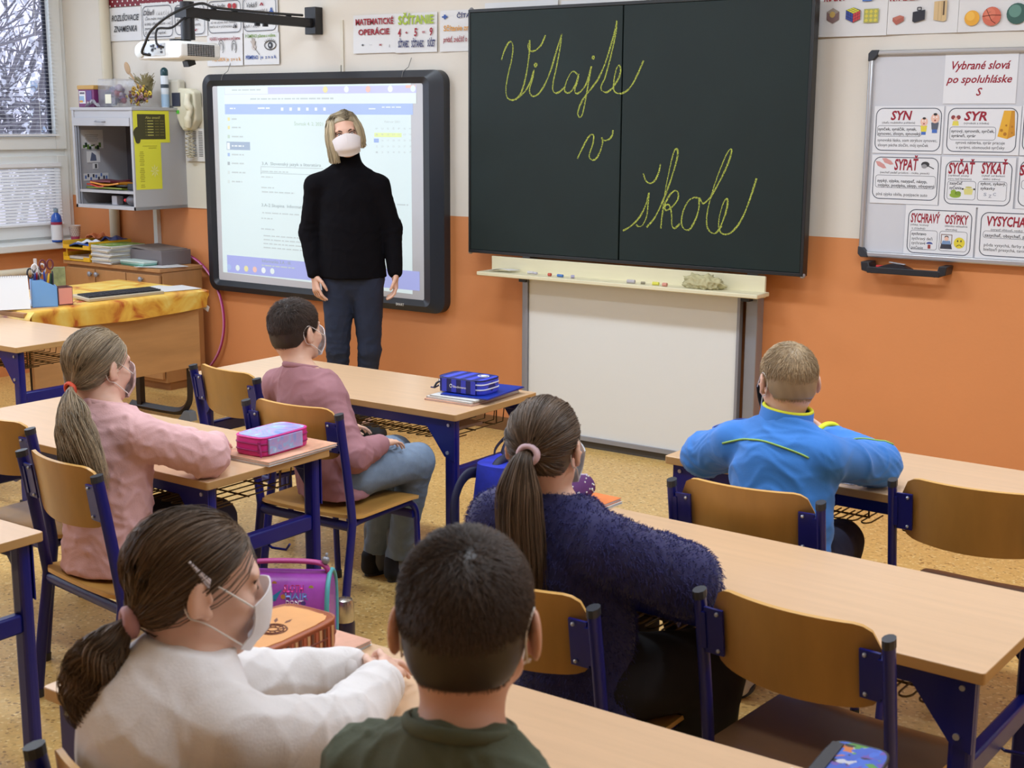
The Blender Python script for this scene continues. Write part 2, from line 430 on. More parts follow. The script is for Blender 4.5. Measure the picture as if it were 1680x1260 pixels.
def place(t, x, y, rz=0, label=None, z=0):
    t.location = (x, y, z); t.rotation_euler = (0, 0, math.radians(rz))
    if label: t['label'] = label
    return t
_d0 = make_desk()
DESKS = {}
def desk(key, x, y, rz, label):
    DESKS[key] = place(_d0 if not DESKS else dup(_d0), x, y, rz, label)
desk('D1', -3.46, 3.865, 0, 'beech school desk carrying the blue striped pencil case, closest to the teacher')
desk('D2', -3.475, 2.755, -.5, 'beech school desk with the pink pencil case, in front of the girl in pink')
desk('M3', -3.455, 1.70, 0, 'bare beech desk corner with blue leg cut off by the left photo edge, lowest one')
desk('D3', -1.30, 2.70, -2.1, 'long bare beech desk where the girl in the navy sweater leans')
desk('D4', -1.25, 3.765, -2, 'beech desk by the orange wall where the boy in bright blue writes')
desk('D5', -1.33, 1.63, .5, 'beech desk with the orange-brown pencil case, in front of the girl in white')
place(make_desk(.70, label='taller beech school desk pushed against the table with the yellow cloth'), -5.61, 3.63)

def make_chair(seatmat):
    t = thing('school_chair', '', 'chair', group='blue-framed school chairs')
    # seat
    SW, SD, Y0, zs = .212, .40, .035, .385
    def seat(u, v):
        y = Y0+SD*v; r = .055; e = min(v, 1-v)*SD; k = SW-(r-math.sqrt(max(0, r*r-(r-e)**2)) if e < r else 0)
        z = zs-.016*max(0, (v-.8)/.2)**2+.008*max(0, (.15-v)/.15)-.004*math.sin(PI*u)
        return ((2*u-1)*k, y, z)
    o = MB().grid(seat, 10, 20, None, .011).build('seat', seatmat, t, smooth=True, auto=50)
    o.data.materials.append(M_plyedge)
    q = len(o.data.polygons)
    for p in o.data.polygons:
        if abs(p.normal.z) < .4: p.material_index = 1
    # backrest
    def back(u, v):
        a = 2*u-1; r = .05; e = min(u, 1-u)*.36
        drop = r-math.sqrt(max(0, r*r-(r-e)**2)) if e < r else 0
        zt = .748-drop; zb = .582-.014*(1-a*a)+drop*.5
        z = zb+(zt-zb)*v
        return (.18*a, .016-.042*(1-a*a)+(.735-z)/.375*.055, z)
    o = MB().grid(back, 22, 8, None, .010).build('backrest', M_ply, t, smooth=True, auto=50)
    o.data.materials.append(M_plyedge)
    nb = 22*8*2
    for i, p in enumerate(o.data.polygons):
        if i >= nb: p.material_index = 1
    for s in (-1, 1):
        x = s*.2
        P = catmull([(x, 0, .012), (x, .026, .19), (x, .052, .345), (x, .052, .395), (x, .028, .56), (x, 0, .722)], 5)
        MB().tube(P, .0125, 12, None, flat=(1.4, .88), up=(0, 1, 0)).build('leg', M_blue, t, smooth=True, auto=50)
        MB().tube([(x, .0, .72), (x, -.002, .737)], .0138, 10, None, flat=(1.35, .9), up=(0, 1, 0)).build('end_cap', M_cap, t)
        MB().tube([(x, 0, 0), (x, .003, .025)], .0145, 10, None, flat=(1.3, .95), up=(0, 1, 0)).build('foot_cap', M_cap, t)
        xi = s*.185
        P = catmull([(x, .055, .358), (xi, .12, .358), (xi, .33, .358), (xi, .385, .352), (xi, .413, .322), (xi, .42, .27), (xi, .425, .14), (xi, .43, .015)], 5)
        MB().tube(P, .0115, 10).build('leg', M_blue, t, smooth=True, auto=50)
        MB().tube([(xi, .431, 0), (xi, .43, .028)], .0135, 10).build('foot_cap', M_cap, t)
        b = MB(); xb = s*.166
        R = Matrix.Rotation(math.atan(.055/.375), 3, 'X')
        b.box((xb, .004, .655), (.042, .006, .100), M_blue, R); b.box((s*.19, .008, .655), (.014, .02, .08), M_blue, R)
        for dz in (-.04, .04): b.ball((s*.157, -.001-dz*.15, .655+dz), .0045, M_rivet, 8)
        b.build('bracket', None, t)
    MB().tube([(-.185, .40, .31), (.185, .40, .31)], .010, 8, flat=(1.6, .7)).build('crossbar', M_blue, t, smooth=True, auto=50)
    MB().tube([(-.2, .052, .352), (0, .052, .352), (.2, .052, .352)], .013, 8, None, flat=(1.3, .8)).build('crossbar', M_blue, t, smooth=True, auto=50)
    return t
_c0 = make_chair(M_ply); CH = {}
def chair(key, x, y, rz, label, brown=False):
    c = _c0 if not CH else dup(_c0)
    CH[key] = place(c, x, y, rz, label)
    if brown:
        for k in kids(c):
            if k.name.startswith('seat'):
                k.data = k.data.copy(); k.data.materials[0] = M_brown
chair('C1', -3.69, 3.39, -8, 'empty plywood chair on the left of the seated boy in mauve')
chair('C2', -3.05, 3.085, 2.3, 'plywood chair with blue frame under the boy in the mauve sweater')
chair('C3', -3.655, 2.395, 0, 'empty chair cut by the left photo edge, beside the girl in pink')
chair('C4', -3.045, 2.19, -7.7, 'plywood chair with blue frame under the girl in the pink sweater')
chair('C5', -1.453, 1.105, -4, 'chair behind the girl in white, only its corner showing at bottom left')
chair('C6', -1.488, 2.10, 0, 'chair under the girl in navy, its backrest right of the green-shirted boy')
chair('C7', -.972, 2.296, -4.6, 'empty chair with darker brown seat, nearest to the camera at the bare desk', True)
chair('C8', -1.423, 3.035, 3.6, 'plywood chair behind the boy in the bright blue jacket')
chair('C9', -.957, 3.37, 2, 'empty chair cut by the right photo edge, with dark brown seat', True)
chair('C10', -.80, 1.0, 0, 'chair under the boy in the green shirt, below the photo edge')
chair('C11', -5.47, 2.93, 0, 'chair at the taller desk beside the left photo edge')
# wall-plane layout of the printed matter: (x, z) in metres
CARDS = [('white title card in dark red letters at the top of the magnetic board', (-1.8816, -1.583, 1.7281, 1.9345), None, [('Vybrané slová', -1.7314, 1.8855, 0.241, 0.0343, 'red', 0.018, 0.3), ('po spoluhláske', -1.7374, 1.8292, 0.2692, 0.032, 'red', 0.018, 0.3), ('S', -1.7325, 1.7775, 0.0249, 0.0321, 'red', 0.018, 0.3)], []), ('word card headed SYN with two cartoon children', (-2.1755, -1.8726, 1.5188, 1.7186), (-2.1673, -1.8805, 1.5291, 1.711), [('SYN', -2.0549, 1.6803, 0.0934, 0.0384, 'red', 0.03, 0.2), ('(dieťa mužského pohlavia)', -2.0664, 1.6495, 0.1445, 0.0087, 'ink', 0, 0), ('synček, synáčik, synak,', -2.0701, 1.6224, 0.1689, 0.0129, 'ink', 0.012, 0), ('synovec, zlosyn, synovský', -2.0609, 1.6032, 0.1875, 0.0129, 'ink', 0.012, 0), ('synovská láska, som strýkov synovec,', -2.0244, 1.5753, 0.2608, 0.0134, 'ink', 0, 0), ('zlosyn pácha zločin, môj synček', -2.0418, 1.5545, 0.2218, 0.0134, 'ink', 0, 0)], [(-2.1588, -1.9634, 1.5903, 1.6367)]), ('word card headed SYR with a holed cheese wedge', (-1.8647, -1.5553, 1.5195, 1.7182), (-1.8545, -1.5675, 1.5294, 1.7107), [('SYR', -1.7393, 1.6785, 0.0952, 0.0372, 'red', 0.03, 0.2), ('(výrobok z mlieka)', -1.7347, 1.6487, 0.1028, 0.0085, 'ink', 0, 0), ('syrový, syrovník, syrček,', -1.7475, 1.6162, 0.1786, 0.0125, 'ink', 0.012, 0), ('syráreň, syrár', -1.7841, 1.5971, 0.1014, 0.0125, 'ink', 0.012, 0), ('syrová nátierka, syrár pracuje', -1.7141, 1.5692, 0.2027, 0.013, 'ink', 0, 0), ('v syrárni, olomoucké syrčeky', -1.7126, 1.5492, 0.2003, 0.013, 'ink', 0, 0)], [(-1.8433, -1.6521, 1.5788, 1.6337)]), ('word card headed SYPAŤ with two pouring hands', (-2.174, -1.8744, 1.3032, 1.5108), (-2.1661, -1.8799, 1.3215, 1.5031), [('SYPAŤ', -2.0207, 1.4722, 0.1041, 0.0465, 'red', 0.03, 0.1), ('(nechať padať prúdom - múka, piesok)', -2.0265, 1.437, 0.2167, 0.0088, 'ink', 0, 0), ('sypký, sýpka, nasypať, násyp,', -2.0351, 1.4017, 0.2199, 0.013, 'ink', 0.012, 0), ('osýpky, posýpka, zásyp, obsypaný', -2.0178, 1.3827, 0.2488, 0.013, 'ink', 0.012, 0), ('plná sýpka obilia, posýpacie auto', -2.0342, 1.3443, 0.2257, 0.0136, 'ink', 0, 0)], [(-2.1542, -1.8894, 1.3709, 1.4255)]), ('word card headed SYČAŤ SYKAŤ with a green frog and a pot', (-1.8684, -1.5614, 1.3001, 1.5091), (-1.85, -1.5734, 1.3103, 1.4916), [('SYČAŤ', -1.7825, 1.4624, 0.1095, 0.0455, 'red', 0.03, 0.1), ('SYKAŤ', -1.6468, 1.4656, 0.1065, 0.0449, 'red', 0.03, 0.1), ('(vydávať zvuky', -1.7931, 1.4317, 0.0869, 0.0081, 'ink', 0, 0), ('para nad hrncom)', -1.7871, 1.4179, 0.097, 0.0081, 'ink', 0, 0), ('(sykať od bolesti', -1.6495, 1.4343, 0.0943, 0.008, 'ink', 0, 0), ('alebo údivu)', -1.656, 1.4204, 0.0696, 0.008, 'ink', 0, 0), ('zasyčať', -1.8025, 1.3996, 0.0538, 0.0127, 'ink', 0.012, 0), ('syčanie', -1.8025, 1.3805, 0.0513, 0.0127, 'ink', 0.012, 0), ('sykot, sykavý,', -1.6472, 1.4018, 0.1043, 0.0125, 'ink', 0.012, 0), ('sykavky', -1.6683, 1.3823, 0.0599, 0.0125, 'ink', 0.012, 0), ('S', -1.6777, 1.3568, 0.0125, 0.0126, 'grey', 0.02, 0), ('Z', -1.6572, 1.35, 0.0125, 0.0126, 'grey', 0.02, 0), ('C', -1.6391, 1.3582, 0.0124, 0.0125, 'grey', 0.02, 0)], [(-1.8377, -1.7178, 1.3305, 1.4092), (-1.71, -1.5906, 1.3302, 1.4104)]), ('word card headed SYCHRAVÝ OSÝPKY with a yellow round sad face', (-2.0106, -1.7105, 1.0736, 1.3013), (-1.9973, -1.7233, 1.0944, 1.2833), [('SYCHRAVÝ', -1.9224, 1.2471, 0.1266, 0.0389, 'red', 0.03, 0.1), ('OSÝPKY', -1.7883, 1.2467, 0.1001, 0.0384, 'red', 0.03, 0.1), ('(vlhký, hmlistý', -1.946, 1.2173, 0.0796, 0.0083, 'ink', 0, 0), ('a chladný)', -1.9504, 1.2027, 0.0584, 0.0083, 'ink', 0, 0), ('(detská nákazlivá', -1.7889, 1.2184, 0.0951, 0.0082, 'ink', 0, 0), ('choroba)', -1.8086, 1.2033, 0.0491, 0.0082, 'ink', 0, 0), ('sychravo', -1.9463, 1.1794, 0.0637, 0.0131, 'ink', 0.012, 0), ('sychravý deň', -1.9317, 1.1592, 0.0901, 0.0131, 'ink', 0, 0), ('sychravé', -1.9464, 1.14, 0.0611, 0.0131, 'ink', 0, 0), ('počasie', -1.9505, 1.12, 0.0506, 0.0131, 'ink', 0, 0)], [(-1.9845, -1.8654, 1.1112, 1.1947), (-1.8572, -1.7385, 1.1109, 1.1959)]), ('word card headed VYSYCHAŤ cut by the right photo edge', (-1.7021, -1.4029, 1.0828, 1.3011), (-1.687, -1.4148, 1.1005, 1.2837), [('VYSYCHAŤ', -1.5716, 1.2478, 0.1819, 0.0401, 'red', 0.03, 0.1), ('(stratiť vlhkosť, vodu)', -1.5788, 1.2122, 0.1282, 0.0085, 'ink', 0, 0), ('zasychať, obsychať, presychať', -1.5524, 1.1884, 0.2307, 0.0131, 'ink', 0.012, 0), ('pôda vysychá, farby zasychajú', -1.5519, 1.148, 0.231, 0.0131, 'ink', 0, 0), ('bielizeň presychá, tanier osychá', -1.5505, 1.1292, 0.2335, 0.0131, 'ink', 0, 0)], [(-1.6743, -1.4267, 1.176, 1.2061)]), ('word card mostly outside the right photo edge, below the cheese card', (-1.5513, -1.2608, 1.3029, 1.5151), (-1.5438, -1.272, 1.3126, 1.5005), [('S', -1.5336, 1.461, 0.0218, 0.0419, 'red', 0.03, 0.1)], [(-1.5337, -1.2831, 1.3836, 1.4202)]), ('word card mostly outside the right photo edge, beside the cheese card', (-1.5504, -1.2643, 1.5202, 1.7225), (-1.5433, -1.2735, 1.5347, 1.7105), [], [])]
POSTERS = [('white sheet reading ROZLIŠOVACIE ZNAMIENKA', (-7.2814, -6.9748, 2.1338, 2.3394), [], [('ROZLIŠOVACIE', -7.1236, 2.2761, 0.265, 0.0373, 'ink', 0.015, 0.25), ('ZNAMIENKA', -7.1287, 2.2088, 0.2243, 0.0374, 'ink', 0.015, 0.25)]), ('white card headed Dĺžeň beside the letter-sign title sheet', (-6.9676, -6.6677, 2.1361, 2.3557), [(-6.9563, -6.6791, 2.1472, 2.3375)], [('Dĺžeň', -6.8953, 2.297, 0.1028, 0.0294, 'ink', 0.01, 0.3), ('í, é, á, ŕ, ĺ, ú, ý', -6.7539, 2.2915, 0.1401, 0.0218, 'ink', 0, 0.3), ('Čím mám meniť tónu,', -6.8124, 2.2608, 0.2374, 0.0183, 'ink', 0, 0.3), ('krátky dlhý celkom - nič,', -6.8144, 2.2297, 0.249, 0.0183, 'ink', 0, 0.3), ('znamienko daný pozor dĺž,', -6.8163, 2.2022, 0.2492, 0.0183, 'ink', 0, 0.3), ('či sa dĺžeň napísal.', -6.8408, 2.1754, 0.1933, 0.0184, 'ink', 0, 0.3)]), ('white card headed Mäkčeň behind the projector column', (-6.6615, -6.3736, 2.1419, 2.3499), [(-6.6562, -6.3898, 2.1529, 2.3323)], [('Mäkčeň', -6.5973, 2.3069, 0.1097, 0.0288, 'ink', 0.01, 0.3), ('ď, ť, ň, ľ', -6.4453, 2.3008, 0.1075, 0.0214, 'ink', 0, 0.3), ('Čo mám zmäkčiť,', -6.5228, 2.2716, 0.2283, 0.0179, 'ink', 0, 0.3), ('krátky háčik,', -6.5408, 2.2435, 0.1963, 0.018, 'ink', 0, 0.3), ('nad písmenom,', -6.5316, 2.2144, 0.207, 0.018, 'ink', 0, 0.3), ('v', -6.4736, 2.1836, 0.027, 0.0215, 'red', 0.02, 0)]), ('white card headed Dve bodky with two red dots', (-6.3676, -6.0704, 2.1471, 2.3439), [(-6.3622, -6.0806, 2.1543, 2.3405)], [('Dve bodky', -6.2692, 2.3112, 0.1153, 0.0281, 'ink', 0.01, 0.3), ('Dve bodky na záver rady,', -6.2239, 2.2742, 0.2399, 0.0161, 'ink', 0, 0.3), ('sú vo slove bez nálady,', -6.232, 2.2181, 0.2196, 0.0162, 'ink', 0, 0.3), ('nad ä sa v písmenku.', -6.2542, 2.1942, 0.1994, 0.0162, 'ink', 0, 0.3), ('ä', -6.1344, 2.1936, 0.0361, 0.0245, 'ink', 0.02, 0.2)]), ('white card headed Vokáň with a red roof sign', (-6.0647, -5.7797, 2.1449, 2.3513), [(-6.0595, -5.7894, 2.1554, 2.3446)], [('Vokáň', -5.9861, 2.3062, 0.0857, 0.0276, 'ink', 0.01, 0.3), ('O sme si vymysleli ô,', -5.9523, 2.2738, 0.1907, 0.0158, 'ink', 0, 0.3), ('vokáň na ňom pekne sedí,', -5.9687, 2.2433, 0.1813, 0.0159, 'ink', 0, 0.3), ('kôň i stôl.', -5.9966, 2.1854, 0.1316, 0.016, 'ink', 0, 0.3), ('Ô', -5.8287, 2.2483, 0.0444, 0.0478, 'blue', 0.03, 0), ('^', -5.9059, 2.3028, 0.0349, 0.0274, 'red', 0.03, 0)]), ('white card about sounds with red and orange lettering and ear drawings', (-6.3836, -6.0741, 1.9626, 2.1471), [], [('HLÁSKU vyslovujeme a počujeme.', -6.2212, 2.1223, 0.2616, 0.0194, 'red', 0.015, 0), ('HLÁSKA je  z v u k.', -6.2115, 2.0014, 0.2463, 0.0213, 'orange', 0.015, 0)]), ('white card about letters with a hand and an eye drawing', (-6.0687, -5.7773, 1.964, 2.1447), [], [('P ÍSMENO píšeme a vidíme.', -5.9233, 2.1293, 0.2508, 0.019, 'green', 0.015, 0), ('PÍSMENO', -5.9994, 2.0075, 0.1017, 0.021, 'blue', 0.025, 0), ('je  z n a k.', -5.8633, 2.0081, 0.1347, 0.0191, 'blue', 0.012, 0)]), ('poster reading MATEMATICKÉ OPERÁCIE', (-5.1996, -4.8952, 2.01, 2.2146), [], [('MATEMATICKÉ', -5.0422, 2.179, 0.273, 0.0323, 'crimson', 0.03, 0), ('OPERÁCIE', -5.0477, 2.124, 0.225, 0.0308, 'crimson', 0.03, 0), ('+', -5.1291, 2.0546, 0.0201, 0.0147, 'ink', 0.03, 0), ('-', -5.0711, 2.0547, 0.02, 0.0039, 'ink', 0.03, 0), ('×', -5.0005, 2.0528, 0.0197, 0.0146, 'crimson', 0.03, 0), (':', -4.9351, 2.0479, 0.007, 0.0162, 'ink', 0.02, 0)]), ('poster reading SČÍTANIE with the sum 4 + 5 = 9', (-4.8929, -4.6083, 2.0063, 2.2127), [], [('SČÍTANIE', -4.7494, 2.178, 0.2441, 0.0443, 'lime', 0.035, 0), ('4', -4.8628, 2.1134, 0.0215, 0.0416, 'crimson', 0.03, 0.1), ('+', -4.8137, 2.1118, 0.017, 0.0159, 'crimson', 0.04, 0), ('5', -4.7501, 2.113, 0.0211, 0.0413, 'crimson', 0.03, 0.1), ('=', -4.6955, 2.1113, 0.0188, 0.0158, 'crimson', 0.04, 0), ('9', -4.6434, 2.1128, 0.0207, 0.0409, 'crimson', 0.03, 0.1), ('SČÍTANEC', -4.8358, 2.0533, 0.0728, 0.0353, 'navy', 0.03, 0), ('SČÍTANEC', -4.7381, 2.0523, 0.0843, 0.035, 'navy', 0.03, 0), ('SÚČET', -4.643, 2.0529, 0.0519, 0.0347, 'navy', 0.03, 0)]), ('poster headed plus minus ČÍTAJ, cut off by the blackboard', (-4.5876, -4.3141, 2.0056, 2.2164), [], [('+', -4.5524, 2.1841, 0.0367, 0.028, 'blue', 0.06, 0), ('-', -4.5056, 2.1877, 0.0263, 0.0031, 'ink', 0, 0), ('ČÍTAJ PLUS', -4.3734, 2.1872, 0.1983, 0.0215, 'navy', 0.025, 0), ('Sčítanie znamená', -4.4253, 2.1259, 0.2724, 0.0278, 'orange', 0.02, 0.05), ('pridať, zväčšiť o', -4.4838, 2.0688, 0.1579, 0.028, 'crimson', 0.012, 0.1)]), ('white poster peeking above the blackboard, its left part', (-4.2945, -3.8409, 2.0084, 2.2426), [], []), ('white poster peeking above the blackboard, its middle part', (-3.8229, -3.3351, 2.0078, 2.2326), [], []), ('white poster peeking above the blackboard, near its right end', (-3.3189, -2.886, 2.0122, 2.2278), [], []), ('white sheet peeking out at the right edge of the blackboard', (-2.8406, -2.4595, 2.0238, 2.2175), [], [('E', -2.4935, 2.0797, 0.0287, 0.0262, 'ink', 0.03, 0), ('E', -2.4917, 2.0443, 0.0259, 0.021, 'ink', 0.03, 0)]), ('poster of cube-shaped things under the letters KOCKA', (-2.4562, -2.1493, 2.0174, 2.2877), [], [('KOCKA', -2.3903, 2.1935, 0.0927, 0.0464, 'crimson', 0.03, 0.1)]), ('poster of box-shaped things with brick, briefcase and wardrobe', (-2.1472, -1.8463, 2.0194, 2.2806), [], [('KVÁDER', -2.0796, 2.1804, 0.1217, 0.0426, 'crimson', 0.03, 0.1)]), ('poster of round things with orange, basketball and green marble', (-1.8444, -1.5368, 2.0196, 2.2729), [], [('GUĽA', -1.7332, 2.1837, 0.1482, 0.0411, 'crimson', 0.03, 0.1)])]
SCREEN = [(-6.1991, -4.7176, 1.792, 1.8327, 'lilac'), (-6.1965, -5.8349, 1.7941, 1.8347, 'paper'), (-4.7919, -4.7229, 1.8179, 1.8331, 'salmon'), (-6.2017, -4.7181, 1.7361, 1.792, 'paper'), (-6.2007, -4.7431, 1.6765, 1.7362, 'azure'), (-6.1965, -5.9971, 1.4667, 1.5148, 'steel'), (-6.1923, -6.1675, 1.4691, 1.509, 'white'), (-6.1802, -6.1609, 1.6394, 1.6582, 'gold'), (-6.1827, -6.1634, 1.5894, 1.6083, 'gold'), (-6.1854, -6.1661, 1.5355, 1.5545, 'sage'), (-6.1908, -6.1714, 1.4282, 1.4473, 'azure2'), (-6.1934, -6.174, 1.3758, 1.3949, 'grey'), (-6.1961, -6.1767, 1.3213, 1.3404, 'pale'), (-6.1989, -6.1794, 1.2666, 1.2858, 'pale'), (-5.9129, -5.4111, 1.3712, 1.374, 'line'), (-5.9145, -5.4121, 1.3344, 1.3371, 'line'), (-5.9137, -5.9097, 1.3276, 1.368, 'line'), (-5.0196, -4.8245, 1.5562, 1.5786, 'lemon'), (-5.0225, -4.9876, 1.5257, 1.5466, 'azure3'), (-5.7326, -5.712, 1.6978, 1.716, 'white'), (-5.6646, -5.6442, 1.6979, 1.7159, 'white'), (-5.5985, -5.5783, 1.6979, 1.7159, 'white'), (-5.5318, -5.5118, 1.6979, 1.7158, 'white'), (-5.4645, -5.4447, 1.6979, 1.7157, 'white'), (-5.399, -5.3794, 1.6979, 1.7157, 'white'), (-6.2276, -4.7054, 0.7222, 0.829, 'task')]
SCREEN_TEXT = [('polo', -6.1226, 1.649, 0.041, 0.0131, 'faint', 0, 0), ('položka', -6.1079, 1.5993, 0.075, 0.0132, 'faint', 0, 0), ('položka me', -6.1003, 1.5458, 0.0955, 0.0132, 'faint', 0, 0), ('položka me', -6.102, 1.4392, 0.1026, 0.0133, 'faint', 0, 0), ('položka me', -6.1045, 1.3871, 0.1028, 0.0133, 'faint', 0, 0), ('položka menu', -6.1002, 1.3331, 0.1165, 0.0133, 'faint', 0, 0), ('položka m', -6.1165, 1.2784, 0.0894, 0.0134, 'faint', 0, 0), ('Moja trieda', -6.0989, 1.4903, 0.1038, 0.0132, 'white', 0, 0), ('address line blurred beyond reading', -5.6498, 1.7656, 0.6622, 0.0144, 'faint', 0, 0), ('tab name', -6.0132, 1.8181, 0.241, 0.012, 'faint', 0, 0), ('Štvrtok 4. 2. 2021', -5.5157, 1.6243, 0.2255, 0.0198, 'sagetext', 0, 0), ('3.A  Slovenský jazyk a literatúra', -5.6632, 1.3922, 0.4763, 0.0184, 'text', 0, 0), ('Vyučovacia hodina', -5.7948, 1.3456, 0.2166, 0.0112, 'faint', 0, 0), ('Poznámka', -5.862, 1.3131, 0.0955, 0.0112, 'faint', 0, 0), ('Domáca úloha', -5.858, 1.2504, 0.1062, 0.0113, 'faint', 0, 0), ('Prečítať text na strane 23', -5.7733, 1.2252, 0.2691, 0.0122, 'faint', 0, 0), ('3.A-2 Skupina  Informatika', -5.7305, 1.1473, 0.366, 0.0187, 'text', 0, 0), ('Vyučovacia hodina bola pridaná', -5.7584, 1.1012, 0.3022, 0.0113, 'faint', 0, 0), ('Poznámka', -5.8721, 1.0679, 0.0935, 0.0114, 'faint', 0, 0), ('Domáce učenie', -5.868, 1.0046, 0.1097, 0.0114, 'faint', 0, 0), ('Dopísať si poznámky do zošita a pracovné', -5.7176, 0.965, 0.3735, 0.0113, 'faint', 0, 0), ('opísať si poznámky do zošita a pracovné', -5.7185, 0.9414, 0.3738, 0.0113, 'faint', 0, 0), ('písať si poznámky do zošita a pracovné', -5.7194, 0.9178, 0.374, 0.0114, 'faint', 0, 0), ('ísať si poznámky do zošita a pracovné', -5.7203, 0.8941, 0.3743, 0.0114, 'faint', 0, 0), ('Informatika 3.A - III.', -5.8025, 0.8131, 0.2396, 0.0191, 'text', 0, 0), ('Skupina: delená hodina', -5.7903, 0.7853, 0.2726, 0.0115, 'faint', 0, 0), ('Február 2021', -4.8881, 1.6391, 0.1083, 0.0111, 'faint', 0, 0), ('P', -5.0003, 1.6013, 0.0139, 0.0095, 'faint', 0, 0), ('U', -4.9598, 1.6016, 0.0138, 0.0095, 'faint', 0, 0), ('S', -4.9196, 1.6019, 0.0138, 0.0095, 'faint', 0, 0), ('Š', -4.8796, 1.6022, 0.0137, 0.0094, 'faint', 0, 0), ('P', -4.8398, 1.6025, 0.0136, 0.0094, 'faint', 0, 0), ('S', -4.8003, 1.6028, 0.0135, 0.0094, 'faint', 0, 0), ('N', -4.761, 1.6031, 0.0134, 0.0094, 'faint', 0, 0), ('8', -5.0009, 1.5692, 0.0139, 0.0095, 'faint', 0, 0), ('9', -4.9604, 1.5696, 0.0139, 0.0095, 'faint', 0, 0), ('10', -4.9201, 1.57, 0.0138, 0.0095, 'faint', 0, 0), ('11', -4.8801, 1.5704, 0.0137, 0.0095, 'faint', 0, 0), ('12', -4.8403, 1.5708, 0.0136, 0.0094, 'faint', 0, 0), ('13', -4.8007, 1.5712, 0.0135, 0.0094, 'faint', 0, 0), ('14', -4.7614, 1.5716, 0.0134, 0.0094, 'faint', 0, 0), ('15', -5.0015, 1.5371, 0.014, 0.0096, 'faint', 0, 0), ('16', -4.9609, 1.5376, 0.0139, 0.0095, 'faint', 0, 0), ('17', -4.9206, 1.5381, 0.0138, 0.0095, 'faint', 0, 0), ('18', -4.8805, 1.5386, 0.0137, 0.0095, 'faint', 0, 0), ('19', -4.8407, 1.5391, 0.0136, 0.0094, 'faint', 0, 0), ('20', -4.8011, 1.5396, 0.0135, 0.0094, 'faint', 0, 0), ('21', -4.7618, 1.5401, 0.0134, 0.0094, 'faint', 0, 0), ('22', -5.0021, 1.5049, 0.014, 0.0096, 'faint', 0, 0), ('23', -4.9615, 1.5055, 0.0139, 0.0096, 'faint', 0, 0), ('24', -4.9211, 1.5061, 0.0138, 0.0095, 'faint', 0, 0), ('25', -4.881, 1.5067, 0.0137, 0.0095, 'faint', 0, 0), ('26', -4.8412, 1.5073, 0.0136, 0.0095, 'faint', 0, 0), ('27', -4.8015, 1.5079, 0.0135, 0.0094, 'faint', 0, 0), ('28', -4.7622, 1.5085, 0.0135, 0.0094, 'faint', 0, 0), ('1', -5.0027, 1.4726, 0.014, 0.0096, 'faint', 0, 0), ('2', -4.962, 1.4733, 0.0139, 0.0096, 'faint', 0, 0), ('3', -4.9216, 1.474, 0.0138, 0.0095, 'faint', 0, 0), ('4', -4.8815, 1.4747, 0.0137, 0.0095, 'faint', 0, 0), ('5', -4.8416, 1.4754, 0.0136, 0.0095, 'faint', 0, 0), ('6', -4.8019, 1.4761, 0.0136, 0.0095, 'faint', 0, 0), ('7', -4.7625, 1.4768, 0.0135, 0.0094, 'faint', 0, 0), ('Pridať  udalosť', -5.8718, 1.7125, 0.0987, 0.0147, 'white', 0, 0), ('Upraviť', -5.0285, 1.7084, 0.0581, 0.0104, 'white', 0, 0), ('Prihlásený používateľ', -4.8927, 1.7169, 0.1366, 0.0094, 'white', 0, 0), ('Menu', -6.1332, 1.7108, 0.0478, 0.0131, 'white', 0, 0), ('Dejiny', -4.8204, 1.1907, 0.0799, 0.0122, 'faint', 0, 0), ('3.A', -4.8444, 1.1127, 0.0344, 0.0123, 'faint', 0, 0)]
